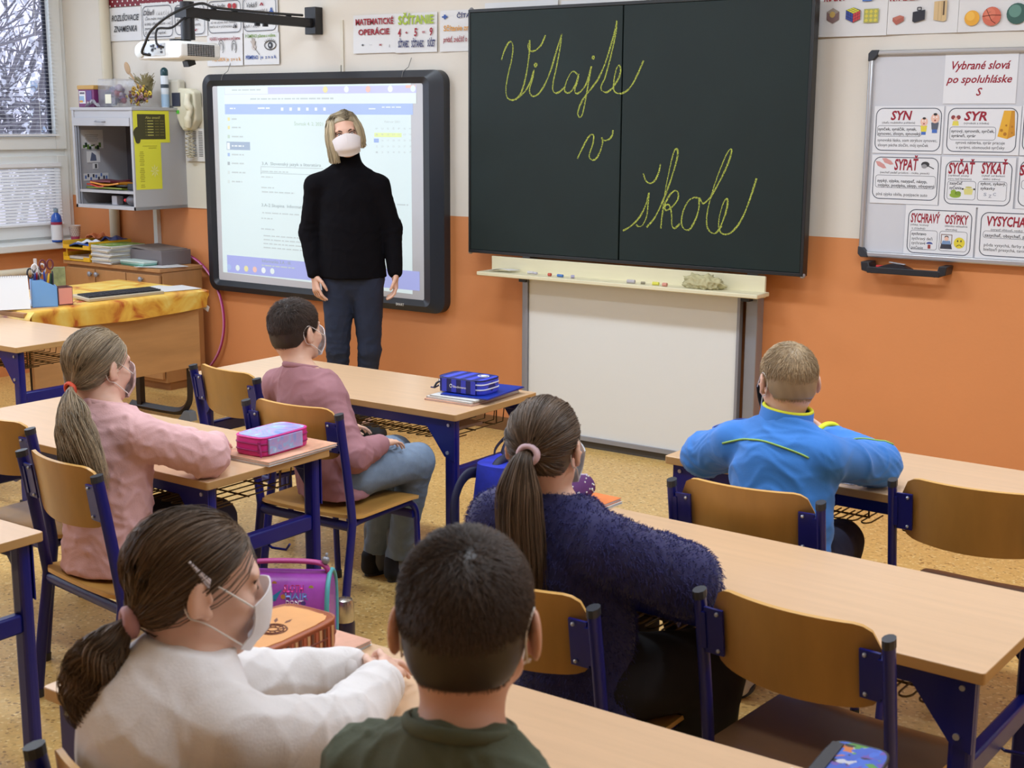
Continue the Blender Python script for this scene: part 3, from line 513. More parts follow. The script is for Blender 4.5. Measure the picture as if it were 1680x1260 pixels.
CHALK = [[(-4.1026, 1.9497), (-4.0846, 1.9946), (-4.0612, 2.0303), (-4.0418, 2.0363), (-4.032, 2.0098), (-4.0385, 1.955), (-4.0603, 1.8782), (-4.0739, 1.8117), (-4.0681, 1.7672), (-4.0456, 1.7515), (-4.0136, 1.7558), (-3.9793, 1.7888), (-3.9525, 1.8656), (-3.9355, 1.9529), (-3.9293, 2.0126), (-3.9309, 2.0398)], [(-3.9309, 2.0398), (-3.9401, 2.0129), (-3.9291, 1.9908), (-3.8992, 1.9901), (-3.8618, 2.0162), (-3.8369, 2.0629)], [(-4.0136, 1.7535), (-3.9587, 1.7909), (-3.9222, 1.8433), (-3.9037, 1.8955), (-3.9088, 1.8595), (-3.9287, 1.8049), (-3.9216, 1.7774), (-3.9024, 1.7685), (-3.8727, 1.7825), (-3.8407, 1.8205), (-3.8041, 1.8907), (-3.7695, 1.987), (-3.7403, 2.0643)], [(-3.8959, 1.9303), (-3.885, 1.9235), (-3.893, 1.9117), (-3.9013, 1.9217), (-3.8932, 1.9291)], [(-3.7403, 2.0643), (-3.7498, 1.9972), (-3.7697, 1.9063), (-3.7874, 1.8363), (-3.7895, 1.7983), (-3.7734, 1.784), (-3.7495, 1.7893), (-3.7168, 1.8139)], [(-3.6484, 1.8722), (-3.6655, 1.8853), (-3.685, 1.8781), (-3.708, 1.8408), (-3.7206, 1.7999), (-3.7045, 1.7836), (-3.681, 1.792), (-3.6554, 1.8241), (-3.638, 1.872), (-3.6452, 1.8347), (-3.6602, 1.7972), (-3.6494, 1.78), (-3.6249, 1.7916), (-3.5932, 1.8287), (-3.5665, 1.9081)], [(-3.5665, 1.9081), (-3.5782, 1.8499), (-3.5946, 1.7646), (-3.6114, 1.6895), (-3.6266, 1.6668), (-3.6399, 1.6786), (-3.6364, 1.7056), (-3.6113, 1.754), (-3.567, 1.8018), (-3.5294, 1.844)], [(-3.5623, 1.9556), (-3.552, 1.9533), (-3.5544, 1.9428), (-3.5634, 1.9472), (-3.5572, 1.9555)], [(-3.5294, 1.844), (-3.4928, 1.9121), (-3.4619, 1.9953), (-3.4363, 2.0778), (-3.4285, 2.1168), (-3.4333, 2.0569), (-3.4584, 1.9533), (-3.489, 1.854), (-3.5085, 1.8172), (-3.5055, 1.7939), (-3.4774, 1.7852), (-3.4463, 1.8039)], [(-3.4463, 1.8039), (-3.4134, 1.8478), (-3.402, 1.8895), (-3.4112, 1.9106), (-3.4269, 1.8899), (-3.4382, 1.8376), (-3.4373, 1.7954), (-3.4168, 1.7795), (-3.3832, 1.7824), (-3.3466, 1.8072), (-3.3111, 1.8621), (-3.2787, 1.9288)], [(-3.6389, 1.4677), (-3.6135, 1.514), (-3.5819, 1.5655), (-3.5602, 1.5841), (-3.5471, 1.5756), (-3.5516, 1.5388), (-3.5713, 1.4843), (-3.5579, 1.4628), (-3.5321, 1.4677), (-3.5072, 1.5071), (-3.4953, 1.5504), (-3.5008, 1.5696), (-3.4903, 1.5569), (-3.4661, 1.5593), (-3.4449, 1.5767), (-3.438, 1.6045)], [(-3.3698, 1.1256), (-3.3237, 1.1528), (-3.2774, 1.1993), (-3.2444, 1.2619), (-3.231, 1.3126), (-3.2345, 1.2623), (-3.2403, 1.2031), (-3.2614, 1.1591), (-3.2835, 1.1494), (-3.2963, 1.1574)], [(-3.2643, 1.4031), (-3.2524, 1.3737), (-3.2298, 1.3584), (-3.2032, 1.3698), (-3.1823, 1.4074), (-3.1727, 1.4498)], [(-3.2388, 1.1494), (-3.1946, 1.1998), (-3.1485, 1.2921), (-3.1116, 1.3882), (-3.0835, 1.483), (-3.0847, 1.5194), (-3.1012, 1.5119), (-3.1205, 1.4405), (-3.1434, 1.324), (-3.1551, 1.2282), (-3.1624, 1.1478)], [(-3.1624, 1.1478), (-3.1506, 1.239), (-3.1245, 1.2983), (-3.0929, 1.3279), (-3.0733, 1.3159), (-3.0771, 1.2842), (-3.1108, 1.2459), (-3.1383, 1.2342), (-3.1413, 1.2553), (-3.1197, 1.2593), (-3.1063, 1.2196), (-3.1022, 1.1667), (-3.0873, 1.1515), (-3.0603, 1.174)], [(-2.966, 1.2967), (-2.9873, 1.3001), (-3.0198, 1.2811), (-3.0443, 1.2328), (-3.0521, 1.1797), (-3.0356, 1.1509), (-3.0082, 1.1501), (-2.9779, 1.1989), (-2.9621, 1.252), (-2.9614, 1.299), (-2.9417, 1.2737), (-2.9054, 1.301)], [(-2.9054, 1.301), (-2.8619, 1.3747), (-2.8237, 1.4525), (-2.8036, 1.5169), (-2.8152, 1.5228), (-2.8407, 1.4776), (-2.8846, 1.3637), (-2.9151, 1.2487), (-2.9183, 1.1755), (-2.8972, 1.1431), (-2.8704, 1.1403), (-2.8427, 1.174)], [(-2.8483, 1.1685), (-2.8242, 1.2318), (-2.8148, 1.2838), (-2.8223, 1.2999), (-2.8396, 1.2725), (-2.8556, 1.2097), (-2.8536, 1.1578), (-2.8274, 1.1363), (-2.7867, 1.1508), (-2.7413, 1.2097), (-2.7056, 1.2981), (-2.6752, 1.3965)]]
# ------------------------------------------------------------------ posters and lettering on the front wall
INK = {'red': (150, 22, 46), 'ink': (44, 44, 50), 'grey': (150, 156, 170), 'blue': (42, 82, 160), 'orange': (214, 150, 52), 'green': (112, 150, 52),
       'crimson': (156, 24, 44), 'lime': (164, 190, 56), 'navy': (44, 50, 104)}
def ink(c): return mat('ink_'+c, INK[c], .6)
M_paper = mat('laminated_paper', (222, 222, 222), .35)
M_card = mat('card_paper', (226, 228, 232), .4)
M_line = mat('card_outline', (70, 76, 90), .6)
def PY(y): return lambda a, b: (a, y, b)
def frame_line(mb, r, y, w, rad, m):
    o = rrect(r[0], r[1], r[2], r[3], rad, 6); i = rrect(r[0]+w, r[1]-w, r[2]+w, r[3]-w, max(rad-w, .001), 6); n = len(o)
    mb.add([(a, y, b) for a, b in o]+[(a, y, b) for a, b in i], [(k, (k+1) % n, n+(k+1) % n, n+k) for k in range(n)], m)
def disc(mb, cx, cz, rx, y, m, rz=None, n=20, a0=0, a1=360):
    rz = rz or rx
    mb.add([(cx, y, cz)]+[(cx+rx*math.cos(math.radians(a0+(a1-a0)*k/n)), y, cz+rz*math.sin(math.radians(a0+(a1-a0)*k/n))) for k in range(n+1)], [(0, k+1, k+2) for k in range(n)], m)
def poly(mb, pts, y, m): mb.add([(a, y, b) for a, b in pts], [tuple(range(len(pts)))], m)
def pm(n, c): return mat('print_'+n, c, .5)
def pic_ear(mb, x, z, r, y):
    for k, s in ((1, 1), (.6, .6)):
        mb.tube([(x+r*s*.55*math.cos(a), y, z+r*s*math.sin(a)) for a in [math.radians(q) for q in range(-60, 240, 25)]], .0018, 4, pm('sketch', (90, 90, 90)))
def pic_eye(mb, x, z, r, y):
    mb.tube([(x+r*math.cos(a), y, z+r*.55*math.sin(a)) for a in [2*PI*k/18 for k in range(18)]], .003, 4, pm('sketch', (90, 90, 90)), closed=True)
    disc(mb, x, z, r*.42, y+.001, pm('sketchdark', (50, 50, 54))); disc(mb, x, z, r*.16, y-.0005, pm('sketchlight', (190, 195, 200)))
    for k in range(7): a = math.radians(40+k*17); mb.tube([(x+r*.8*math.cos(a), y, z+r*.5*math.sin(a)), (x+r*1.2*math.cos(a), y, z+r*.85*math.sin(a))], .0015, 4, pm('sketch', (90, 90, 90)))
def pic_hand(mb, x, z, r, y):
    for k, l in enumerate((.7, 1, 1.05, .85)):
        a = math.radians(70+k*18); mb.tube([(x, y, z), (x+r*l*math.cos(a), y, z+r*l*math.sin(a))], .0045, 4, pm('skinprint', (205, 196, 190)))
    mb.tube([(x, y, z), (x+r*.9, y, z-r*.9)], .0016, 4, pm('sketchdark', (50, 50, 54))); disc(mb, x, z, r*.35, y, pm('skinprint', (205, 196, 190)))
def shaded_ball(mb, x, z, r, y, base, hi):
    disc(mb, x, z, r, y, base); disc(mb, x-r*.2, z+r*.25, r*.6, y-.0006, hi)
def poster_pictures(i, label, pb, y):
    if 'red dots' in label:
        disc(pb, -6.175, 2.308, .016, y, pm('reddot', (176, 40, 44))); disc(pb, -6.134, 2.307, .016, y, pm('reddot', (176, 40, 44)))
    if 'ear drawings' in label: pic_ear(pb, -6.255, 2.073, .04, y); pic_ear(pb, -6.145, 2.07, .038, y)
    if 'hand and an eye' in label: pic_hand(pb, -5.981, 2.066, .05, y); pic_eye(pb, -5.846, 2.073, .046, y)
    if 'ČÍTAJ' in label: poly(pb, [(-4.394, 2.04), (-4.33, 2.04), (-4.33, 2.09), (-4.394, 2.09)], y, pm('yellowbox', (226, 222, 60)))
    if 'cube-shaped' in label:
        h = [(-2.393+.033*math.sin(PI/3*k), 2.107+.033*math.cos(PI/3*k)) for k in range(6)]
        poly(pb, h, y, pm('hexbox', (128, 104, 104))); poly(pb, [h[0], h[1], (-2.393, 2.107), h[5]], y-.0005, pm('hextop', (160, 150, 140))); disc(pb, -2.395, 2.112, .013, y-.001, pm('hexdot', (196, 168, 96)))
        cx, cz, r = -2.301, 2.106, .033
        A, B_, C_, D_ = Vector((cx, cz+r)), Vector((cx+r, cz+r*.62)), Vector((cx, cz+r*.2)), Vector((cx-r, cz+r*.68)); dn = Vector((0, -r*1.15))
        def tiles(o, u, v, m):
            for a in range(3):
                for b in range(3):
                    q = [o+u*((a+.06)/3)+v*((b+.06)/3), o+u*((a+.94)/3)+v*((b+.06)/3), o+u*((a+.94)/3)+v*((b+.94)/3), o+u*((a+.06)/3)+v*((b+.94)/3)]
                    poly(pb, [(p.x, p.y) for p in q], y-.0005, m)
        poly(pb, [tuple(A), tuple(B_), tuple(B_+dn), tuple(C_+dn), tuple(D_+dn*.9), tuple(D_)], y, pm('cubeblack', (30, 30, 36)))
        tiles(D_, C_-D_, A-D_, pm('cubeyellow', (214, 210, 60))); tiles(D_, C_-D_, dn, pm('cubeblue', (44, 66, 150))); tiles(C_, B_-C_, dn, pm('cubered', (200, 60, 66)))
        poly(pb, [(-2.252, 2.072), (-2.187, 2.072), (-2.187, 2.13), (-2.252, 2.13)], y, pm('goldbg', (172, 172, 90)))
        for k in range(9):
            a, b = -2.24+.02*(k % 3), 2.082+.018*(k//3); poly(pb, [(a-.008, b), (a, b-.008), (a+.009, b), (a, b+.009)], y-.0006, pm('goldcube', (214, 200, 74)))
        poly(pb, [(-2.262, 2.162), (-2.222, 2.162), (-2.21, 2.172), (-2.21, 2.22), (-2.262, 2.22)], y, pm('bluebox', (70, 112, 186)))
    if 'brick' in label:
        x, z = -2.099, 2.08
        poly(pb, [(x-.025, z-.005), (x-.008, z-.022), (x+.024, z-.005), (x+.024, z+.012), (x+.006, z+.018), (x-.025, z+.008)], y, pm('brick', (170, 92, 76))); poly(pb, [(x-.025, z+.008), (x-.008, z-.004), (x+.024, z+.012), (x+.006, z+.018)], y-.0005, pm('bricktop', (186, 110, 92)))
        x, z = -2.01, 2.095; poly(pb, [(x-.028, z-.024), (x-.018, z-.03), (x+.025, z-.018), (x+.025, z+.022), (x-.028, z+.014)], y, pm('case', (32, 34, 46))); frame_line(pb, (x-.01, x+.01, z+.018, z+.034), y, .004, .004, pm('case', (32, 34, 46)))
        x, z = -1.918, 2.106; poly(pb, [(x-.03, z-.032), (x+.014, z-.04), (x+.024, z-.035), (x+.024, z+.046), (x-.03, z+.042)], y, pm('wardrobe', (210, 182, 134))); poly(pb, [(x+.008, z-.015), (x+.015, z-.014), (x+.015, z+.042), (x+.008, z+.042)], y-.0005, pm('wardrobedark', (92, 72, 50)))
        for dx in (-.012, .002): poly(pb, [(x+dx, z-.035), (x+dx+.0015, z-.035), (x+dx+.0015, z+.042), (x+dx, z+.042)], y-.0005, pm('wardrobeline', (170, 140, 96)))
    if 'round things' in label:
        shaded_ball(pb, -1.787, 2.075, .031, y, pm('orangefruit', (228, 166, 52)), pm('orangefruit2', (238, 184, 74)))
        shaded_ball(pb, -1.707, 2.079, .038, y, pm('ball', (206, 106, 82)), pm('ball2', (216, 122, 96)))
        pb.tube([(-1.744, y-.001, 2.08), (-1.707, y-.001, 2.084), (-1.670, y-.001, 2.082)], .0012, 4, pm('balline', (90, 44, 40)))
        pb.tube([(-1.73, y-.001, 2.108), (-1.707, y-.001, 2.062), (-1.69, y-.001, 2.05)], .001, 4, pm('balline', (90, 44, 40)))
        poly(pb, [(-1.722, 2.096), (-1.718, 2.094), (-1.708, 2.098), (-1.719, 2.0955)], y-.001, pm('balline', (90, 44, 40)))
        shaded_ball(pb, -1.606, 2.086, .042, y, pm('marble', (52, 92, 84)), pm('marble2', (96, 140, 128)))
for i, (label, sh, frames, txts) in enumerate(POSTERS):
    y = 5.826-.0012*(i % 3)
    cx, cz = (sh[0]+sh[1])/2, (sh[2]+sh[3])/2
    t = thing('wall_poster', label, 'poster', (0, 0, 0), group='posters and cards along the top of the front wall')
    def sheetfn(u, v): return (sh[0]+(sh[1]-sh[0])*u, y-.002-.004*(2*u-1)**2*(1-v)-.002*math.sin(3*u+i), sh[2]+(sh[3]-sh[2])*v)
    MB().grid(sheetfn, 8, 6, None, -.0015).build('sheet', M_paper, t, smooth=True, auto=40)
    yl = y-.0105
    if txts or frames:
        lt = MB()
        for fr in frames: frame_line(lt, fr, yl, .004, .035, M_line)
        for (s, x, z, ww, h, c, bo, sh_) in txts: text(lt, s, x, z, ww, h, ink(c), PY(yl), bo, sh_)
        lt.build('lettering', None, t)
    pb = MB(); poster_pictures(i, label, pb, yl)
    if pb.v: pb.build('picture', None, t)
# dotted red banner above the letter cards
t = thing('wall_banner', 'dark red banner with white dots above the letter-sign cards', 'banner')
MB().box((-6.94, 5.824, 2.43), (.70, .004, .17)).box((-6.2, 5.824, 2.47), (.72, .004, .17)).build('sheet', mat('banner_red', (122, 24, 38), .5), t)
d = MB()
for k in range(30):
    for j in range(6):
        x = -7.27+k*.049+(j % 2)*.024
        if abs(x+6.575) > .02: disc(d, x, (2.352 if x < -6.57 else 2.392)+j*.026, .006, 5.8205, M_white)
d.build('dots', M_white, t)

# ------------------------------------------------------------------ interactive whiteboard with the projected page
t = thing('interactive_whiteboard', 'interactive whiteboard in a thick black frame showing a projected web page', 'whiteboard', (0, 0, 0))
o = rrect(-6.39, -4.53, .605, 1.912, .07, 8); i_ = rrect(-6.305, -4.675, .672, 1.842, .012, 8); n = len(o)
fb = MB(); M_sb = mat('board_frame_black', (38, 42, 50), .38)
def ring(a, b, ya, yb): fb.add([(p, ya, q) for p, q in a]+[(p, yb, q) for p, q in b], [(k, (k+1) % n, n+(k+1) % n, n+k) for k in range(n)])
mid = rrect(-6.33, -4.615, .64, 1.875, .04, 8)
ring(o, o, 5.828, 5.775); ring(o, mid, 5.775, 5.755); ring(mid, i_, 5.755, 5.778)
fb.build('frame', M_sb, t, smooth=True, auto=30)
MB().prism(rrect(-6.31, -4.67, .668, 1.845, .01, 3), 5.778, 5.80, 'y').build('board', mat('board_grey_white', (206, 206, 210), .4), t)
b = MB()
for x in (-6.2, -4.8): b.tube([(x, 5.755, 1.875), (x, 5.765, 1.905), (x+.01, 5.80, 1.93), (x+.015, 5.82, 1.98)], .002, 5)
b.build('hanging_wire', mat('thin_wire', (120, 120, 120), .5), t)
lg = MB(); text(lg, 'SMART', -4.83, .64, .06, .014, M_white, PY(5.7545), .02); 
SCOL = {'lilac': (212, 214, 250), 'paper': (238, 250, 250), 'salmon': (250, 206, 196), 'azure': (182, 204, 248), 'steel': (172, 190, 214), 'white': (246, 252, 255), 'gold': (244, 236, 176), 'sage': (206, 226, 214), 'azure2': (176, 200, 240), 'azure3': (160, 186, 244), 'grey': (180, 190, 196), 'pale': (222, 236, 236), 'line': (186, 198, 200), 'lemon': (236, 250, 176), 'task': (178, 186, 246), 'faint': (204, 216, 218), 'text': (164, 178, 182), 'sagetext': (190, 214, 196), 'mint': (230, 247, 249)}
def sm(c):
    m = mat('lit_'+c, tuple(v*.72 for v in SCOL[c]), .5)
    b = m.node_tree.nodes['Principled BSDF']; b.inputs['Emission Color'].default_value = (*lin(SCOL[c]), 1); b.inputs['Emission Strength'].default_value = .5
    return m
pg = MB(); pg.add([(-6.268, 5.7775, .72), (-4.757, 5.7775, .70), (-4.757, 5.7775, 1.844), (-6.262, 5.7775, 1.844)], [(0, 1, 2, 3)])
pj = pg.build('projected_page', sm('mint'), t)
b = MB()
for k, (x0, x1, z0, z1, c) in enumerate(SCREEN):
    y = 5.777-.00025*(k % 4)-(.0008 if c in ('white', 'azure3', 'paper') else 0)
    b.add([(x0, y, z0), (x1, y, z0), (x1, y, z1), (x0, y, z1)], [(0, 1, 2, 3)], sm(c))
for k in range(6):
    x = -6.21+k*.074; disc(b, x, .755, .018, 5.7755, sm(['azure', 'paper', 'gold', 'salmon', 'white', 'paper'][k]))
for k in range(5): disc(b, -5.38+k*.16, 1.815, .018, 5.7755, sm(['gold', 'white', 'salmon', 'white', 'paper'][k]))
b.build('page_layout', None, pj)
lt = MB(); rr = random.Random(5)
READ = ('3.A', 'Febr', 'Informatika', 'Štvrtok')
for (s, x, z, ww, h, c, bo, sh_) in SCREEN_TEXT:
    if s.startswith(READ) or len(s) <= 2: text(lt, s, x, z, ww, h, sm(c), PY(5.7752), bo, sh_)
    else:                                   # unreadable blur of a line of small print
        a = x-ww/2
        while a < x+ww/2:
            l = min(rr.uniform(.015, .06), x+ww/2-a); lt.add([(a, 5.7752, z-h*.3), (a+l, 5.7752, z-h*.3), (a+l, 5.7752, z+h*.3), (a, 5.7752, z+h*.3)], [(0, 1, 2, 3)], sm(c)); a += l+.008
lt.build('page_text', None, pj)
lg.build('maker_mark', None, t)

# ------------------------------------------------------------------ blackboard
M_green = mat('blackboard_green', (22, 36, 35), .55, noise=(3, .12), spec=.3)
M_alu = mat('aluminium', (150, 152, 160), .35, metal=.35)
M_chalk = bpy.data.materials.new('yellow_chalk'); M_chalk.use_nodes = True
nt = M_chalk.node_tree; b_ = nt.nodes['Principled BSDF']; b_.inputs['Base Color'].default_value = (*lin((188, 200, 84)), 1); b_.inputs['Roughness'].default_value = .9
tc = nt.nodes.new('ShaderNodeTexCoord'); nz = nt.nodes.new('ShaderNodeTexNoise'); nz.inputs['Scale'].default_value = 260; nz.inputs['Detail'].default_value = 3
mr = nt.nodes.new('ShaderNodeMapRange'); mr.inputs['From Min'].default_value = .40; mr.inputs['From Max'].default_value = .56
nt.links.new(tc.outputs['Object'], nz.inputs['Vector']); nt.links.new(nz.outputs['Fac'], mr.inputs['Value']); nt.links.new(mr.outputs[0], b_.inputs['Alpha'])
KB = 5.705; k_ = KB/5.83
bx0, bx1, bz0, bz1, bs = -4.30, -2.446, .981, 2.188, -3.394
t = thing('blackboard', 'big green-black chalkboard of two panels with yellow handwriting', 'blackboard', (0, 0, 0))
for x0, x1 in ((bx0, bs-.003), (bs+.003, bx1)):
    p = MB().box(((x0+x1)/2, KB+.014, (bz0+bz1)/2), (x1-x0, .028, bz1-bz0)).build('panel', M_green, t, bevel=.003)
fr = MB(); M_bf = mat('board_edge_dark', (24, 27, 30), .4)
fr.box(((bx0+bx1)/2, KB+.022, bz0-.008), (bx1-bx0+.01, .05, .016)); fr.box(((bx0+bx1)/2, KB+.022, bz1+.008), (bx1-bx0+.01, .05, .016))
fr.box((bx0-.006, KB+.022, (bz0+bz1)/2), (.012, .05, bz1-bz0+.03)); fr.box((bx1+.008, KB+.022, (bz0+bz1)/2), (.016, .05, bz1-bz0+.03))
fr.build('frame', M_bf, t, bevel=.002)
for x, z in ((bx0-.006, bz0-.012), (bx1+.01, bz0-.012), (bx0, bz1+.014), (bx1+.008, bz1+.014)): MB().ball((x, KB+.01, z), .013, M_alu).build('corner_knob', M_alu, t)
ch = MB(); rr = random.Random(9)
for s_ in CHALK:
    P = catmull([(a, 0, b) for a, b in s_], 6)
    for i in range(len(P)-1):
        a, b = P[i], P[i+1]; d = (b-a)
        if d.length < 1e-6: continue
        n = Vector((-d.z, 0, d.x)).normalized()
        wv = .0019+.0016*abs(math.sin(i*.13+a.x*20))+(.0010 if d.z > 0 else 0); e = d.normalized()*.0012
        y = KB-.0006-.00001*(i % 7)
        ch.add([(a+n*wv-e)+Vector((0, y, 0)), (a-n*wv-e)+Vector((0, y, 0)), (b-n*wv+e)+Vector((0, y, 0)), (b+n*wv+e)+Vector((0, y, 0))], [(0, 1, 2, 3)])
ch.build('chalk_writing', M_chalk, t)
# pylon behind it: columns, lower white panel, tray
t = thing('board_stand', 'grey aluminium stand with a white lower panel under the blackboard', 'stand', (0, 0, 0))
MB().box((-3.98, 5.795, .90), (.05, .07, 1.75)).build('column', M_alu, t, bevel=.004)
MB().box((-2.70, 5.795, .90), (.06, .07, 1.75)).build('column', M_alu, t, bevel=.004)
MB().box((-3.355, 5.755, .455), (1.19, .02, .80)).build('panel', mat('enamel_white', (226, 226, 222), .32), t)
f = MB()
f.box((-3.36, 5.75, .05), (1.26, .035, .022)); f.box((-3.958, 5.75, .46), (.012, .034, .82)); f.box((-2.753, 5.75, .46), (.014, .034, .82))
f.build('panel_frame', M_alu, t)
MB().box((-3.34, 5.79, .02), (1.32, .08, .04)).build('base', mat('stand_base', (70, 66, 62), .5), t)
for x in (-3.975, -2.715): MB().box((x, 5.74, .845), (.04, .05, .03)).build('end_block', M_cap, t)
M_tray = mat('cream_tray_wood', (226, 218, 184), .45, noise=(4, .04, (.5, 4, 4)))
t = thing('chalk_tray', 'cream wooden chalk ledge under the blackboard', 'shelf', (0, 0, 0))
MB().box((-3.388, 5.715, .905), (1.55, .016, .10)).build('back_strip', M_tray, t, bevel=.003)
MB().box((-3.385, 5.655, .873), (1.58, .13, .02)).build('ledge', M_tray, t, bevel=.004)
tz = .8835
def chalk(x, y, c, label, l=.035, r=.006, rz=0):
    d = Vector((math.cos(rz), math.sin(rz), 0))*l/2
    o = MB().cyl((x-d.x, y-d.y, tz+r), (x+d.x, y+d.y, tz+r), r, 10).build('chalk', mat('chalk_'+label.split()[0], c, .9)); tag(o, label, 'chalk', 'chalk pieces on the ledge')
for x, y, c, lb, l, r, rz in [(-3.885, 5.66, (206, 202, 204), 'whitish chalk stub farthest left on the ledge', .03, .007, .2), (-3.855, 5.66, (196, 190, 198), 'greyish chalk stub, second on the ledge from the left', .03, .006, -.3),
        (-3.75, 5.635, (196, 92, 76), 'red chalk bit left of the blue chalk', .016, .008, 0), (-3.687, 5.635, (84, 126, 190), 'blue chalk piece in the middle of the ledge', .034, .007, -.1), (-3.61, 5.63, (176, 172, 200), 'lilac chalk bit right of the blue chalk', .018, .008, .6),
        (-3.27, 5.62, (186, 180, 184), 'mauve-grey chalk lump left of the yellow chalk', .04, .009, .1), (-3.21, 5.63, (150, 142, 120), 'brownish chalk bit beside the yellow chalk', .02, .006, .3), (-3.14, 5.63, (222, 216, 90), 'yellow chalk piece near the crumpled cloth', .032, .008, .1), (-3.08, 5.61, (214, 150, 132), 'pink chalk bit just left of the crumpled cloth', .022, .009, 0)]:
    chalk(x, y, c, lb, l, r, rz)
tag(MB().grid(lambda u, v: (-4.13+.14*u+.02*v, 5.62+.075*v, tz+.004+.012*math.sin(PI*u*.9)*(1-v*.5)+.006*u), 8, 5, None, .0015).build('paper_wipe', M_paper, smooth=True), 'white folded paper at the left end of the chalk ledge', 'paper')
_b = bmesh.new(); bmesh.ops.create_icosphere(_b, subdivisions=5, radius=1)
rr = np.random.default_rng(3)
ks = rr.normal(0, 4.2, (7, 3)); ph = rr.uniform(0, 6, 7)
for v in _b.verts:
    p = np.array(v.co); q = p*1.0; f_ = sum((1-abs(math.sin(float(k @ q)+h)))**2 for k, h in zip(ks, ph))/7
    s_ = .62+.75*f_; v.co = Vector((p[0]*.125*s_*1.05, p[1]*.055*s_, max(p[2]*.052*s_*1.1+.004*math.sin(9*p[0]), -.018)))
me = bpy.data.meshes.new('cleaning_cloth'); _b.to_mesh(me); _b.free(); me.polygons.foreach_set('use_smooth', [True]*len(me.polygons))
me.materials.append(mat('cloth_khaki', (186, 178, 136), .9, noise=(30, .08)))
o = bpy.data.objects.new('cleaning_cloth', me); C.objects.link(o); o.location = (-2.90, 5.655, tz+.019)
tag(o, 'crumpled khaki cleaning cloth at the right end of the chalk ledge', 'cloth')

# ------------------------------------------------------------------ magnetic board with word cards
t = thing('magnetic_board', 'white magnetic board in a silver frame with black corners on the right', 'whiteboard', (0, 0, 0))
X0, X1, Z0, Z1 = -2.21, -.74, 1.066, 1.953
MB().box(((X0+X1)/2, 5.81, (Z0+Z1)/2), (X1-X0-.02, .012, Z1-Z0-.02)).build('board', mat('magnet_white', (206, 208, 214), .3), t)
f = MB()
for c, d in ((((X0+X1)/2, 5.805, Z0+.012), (X1-X0-.05, .036, .026)), (((X0+X1)/2, 5.805, Z1-.010), (X1-X0-.05, .036, .022)), ((X0+.010, 5.805, (Z0+Z1)/2), (.022, .036, Z1-Z0-.05)), ((X1-.010, 5.805, (Z0+Z1)/2), (.022, .036, Z1-Z0-.05))): f.box(c, d)
f.build('frame', mat('silver_frame', (188, 190, 194), .3, metal=.5), t, bevel=.007)
for x in (X0, X1):
    for z in (Z0, Z1):
        sx, sz = (1 if x == X0 else -1), (1 if z == Z0 else -1)
        MB().prism([(x-.002*sx, z+.045*sz), (x-.002*sx, z+.012*sz), (x+.012*sx, z-.002*sz), (x+.045*sx, z-.002*sz), (x+.04*sx, z+.02*sz), (x+.022*sx, z+.04*sz)], 5.784, 5.828, 'y').build('corner_cap', M_cap, t, bevel=.003)
p = MB(); a, b_ = -2.17, -1.80
p.box(((a+b_)/2, 5.755, 1.008), (b_-a-.05, .05, .012)); p.box(((a+b_)/2, 5.733, 1.016), (b_-a-.05, .008, .028))
for x, s_ in ((a, 1), (b_, -1)): p.prism([(x-.005*s_, 1.05), (x+.03*s_, 1.05), (x+.035*s_, 1.03), (x+.05*s_, 1.022), (x+.05*s_, 1.0), (x, 1.012)], 5.73, 5.82, 'y')
p.build('pen_tray', mat('tray_black', (34, 36, 42), .4), t, bevel=.003)
e = thing('board_eraser', 'black curved board eraser lying in the pen tray', 'eraser', (-2.03, 5.76, 1.015))
MB().grid(lambda u, v: (-.075+.15*u, -.022+.044*v, .012+.02*math.sin(PI*u)), 12, 2, None, .02).build('body', mat('eraser_black', (40, 42, 48), .25), e, smooth=True, auto=40)
MB().box((.01, -.001, .034), (.07, .02, .004), rot=Matrix.Rotation(.1, 3, 'Y')).build('shine_strip', mat('silver_frame', (188, 190, 194), .3), e, bevel=.001)
tag(MB().cyl((-2.115, 5.765, 1.027), (-2.0, 5.775, 1.027), .009, 10).build('marker_pen', mat('marker_red', (196, 40, 44), .4)), 'red marker lying behind the eraser in the pen tray', 'marker')
def kid(pb, x, z, s, y, shirt):
    poly(pb, [(x-.7*s, z-2.6*s), (x+.7*s, z-2.6*s), (x+.9*s, z-1*s), (x-.9*s, z-1*s)], y, pm('shirt'+shirt[0], shirt[1]))
    poly(pb, [(x-.6*s, z-3.4*s), (x+.6*s, z-3.4*s), (x+.6*s, z-2.6*s), (x-.6*s, z-2.6*s)], y, pm('shorts', (70, 110, 190)))
    disc(pb, x, z, s, y-.0004, pm('face', (232, 190, 172)), s*1.15); disc(pb, x, z+s*.9, s*.45, y-.0006, pm('hairprint', (40, 40, 44)), s*.3)
    for q in (-.35, .35): disc(pb, x+q*s, z+.25*s, s*.16, y-.0008, pm('white', (245, 245, 245)))
    disc(pb, x, z-.5*s, s*.2, y-.0008, pm('mouth', (150, 60, 60)))
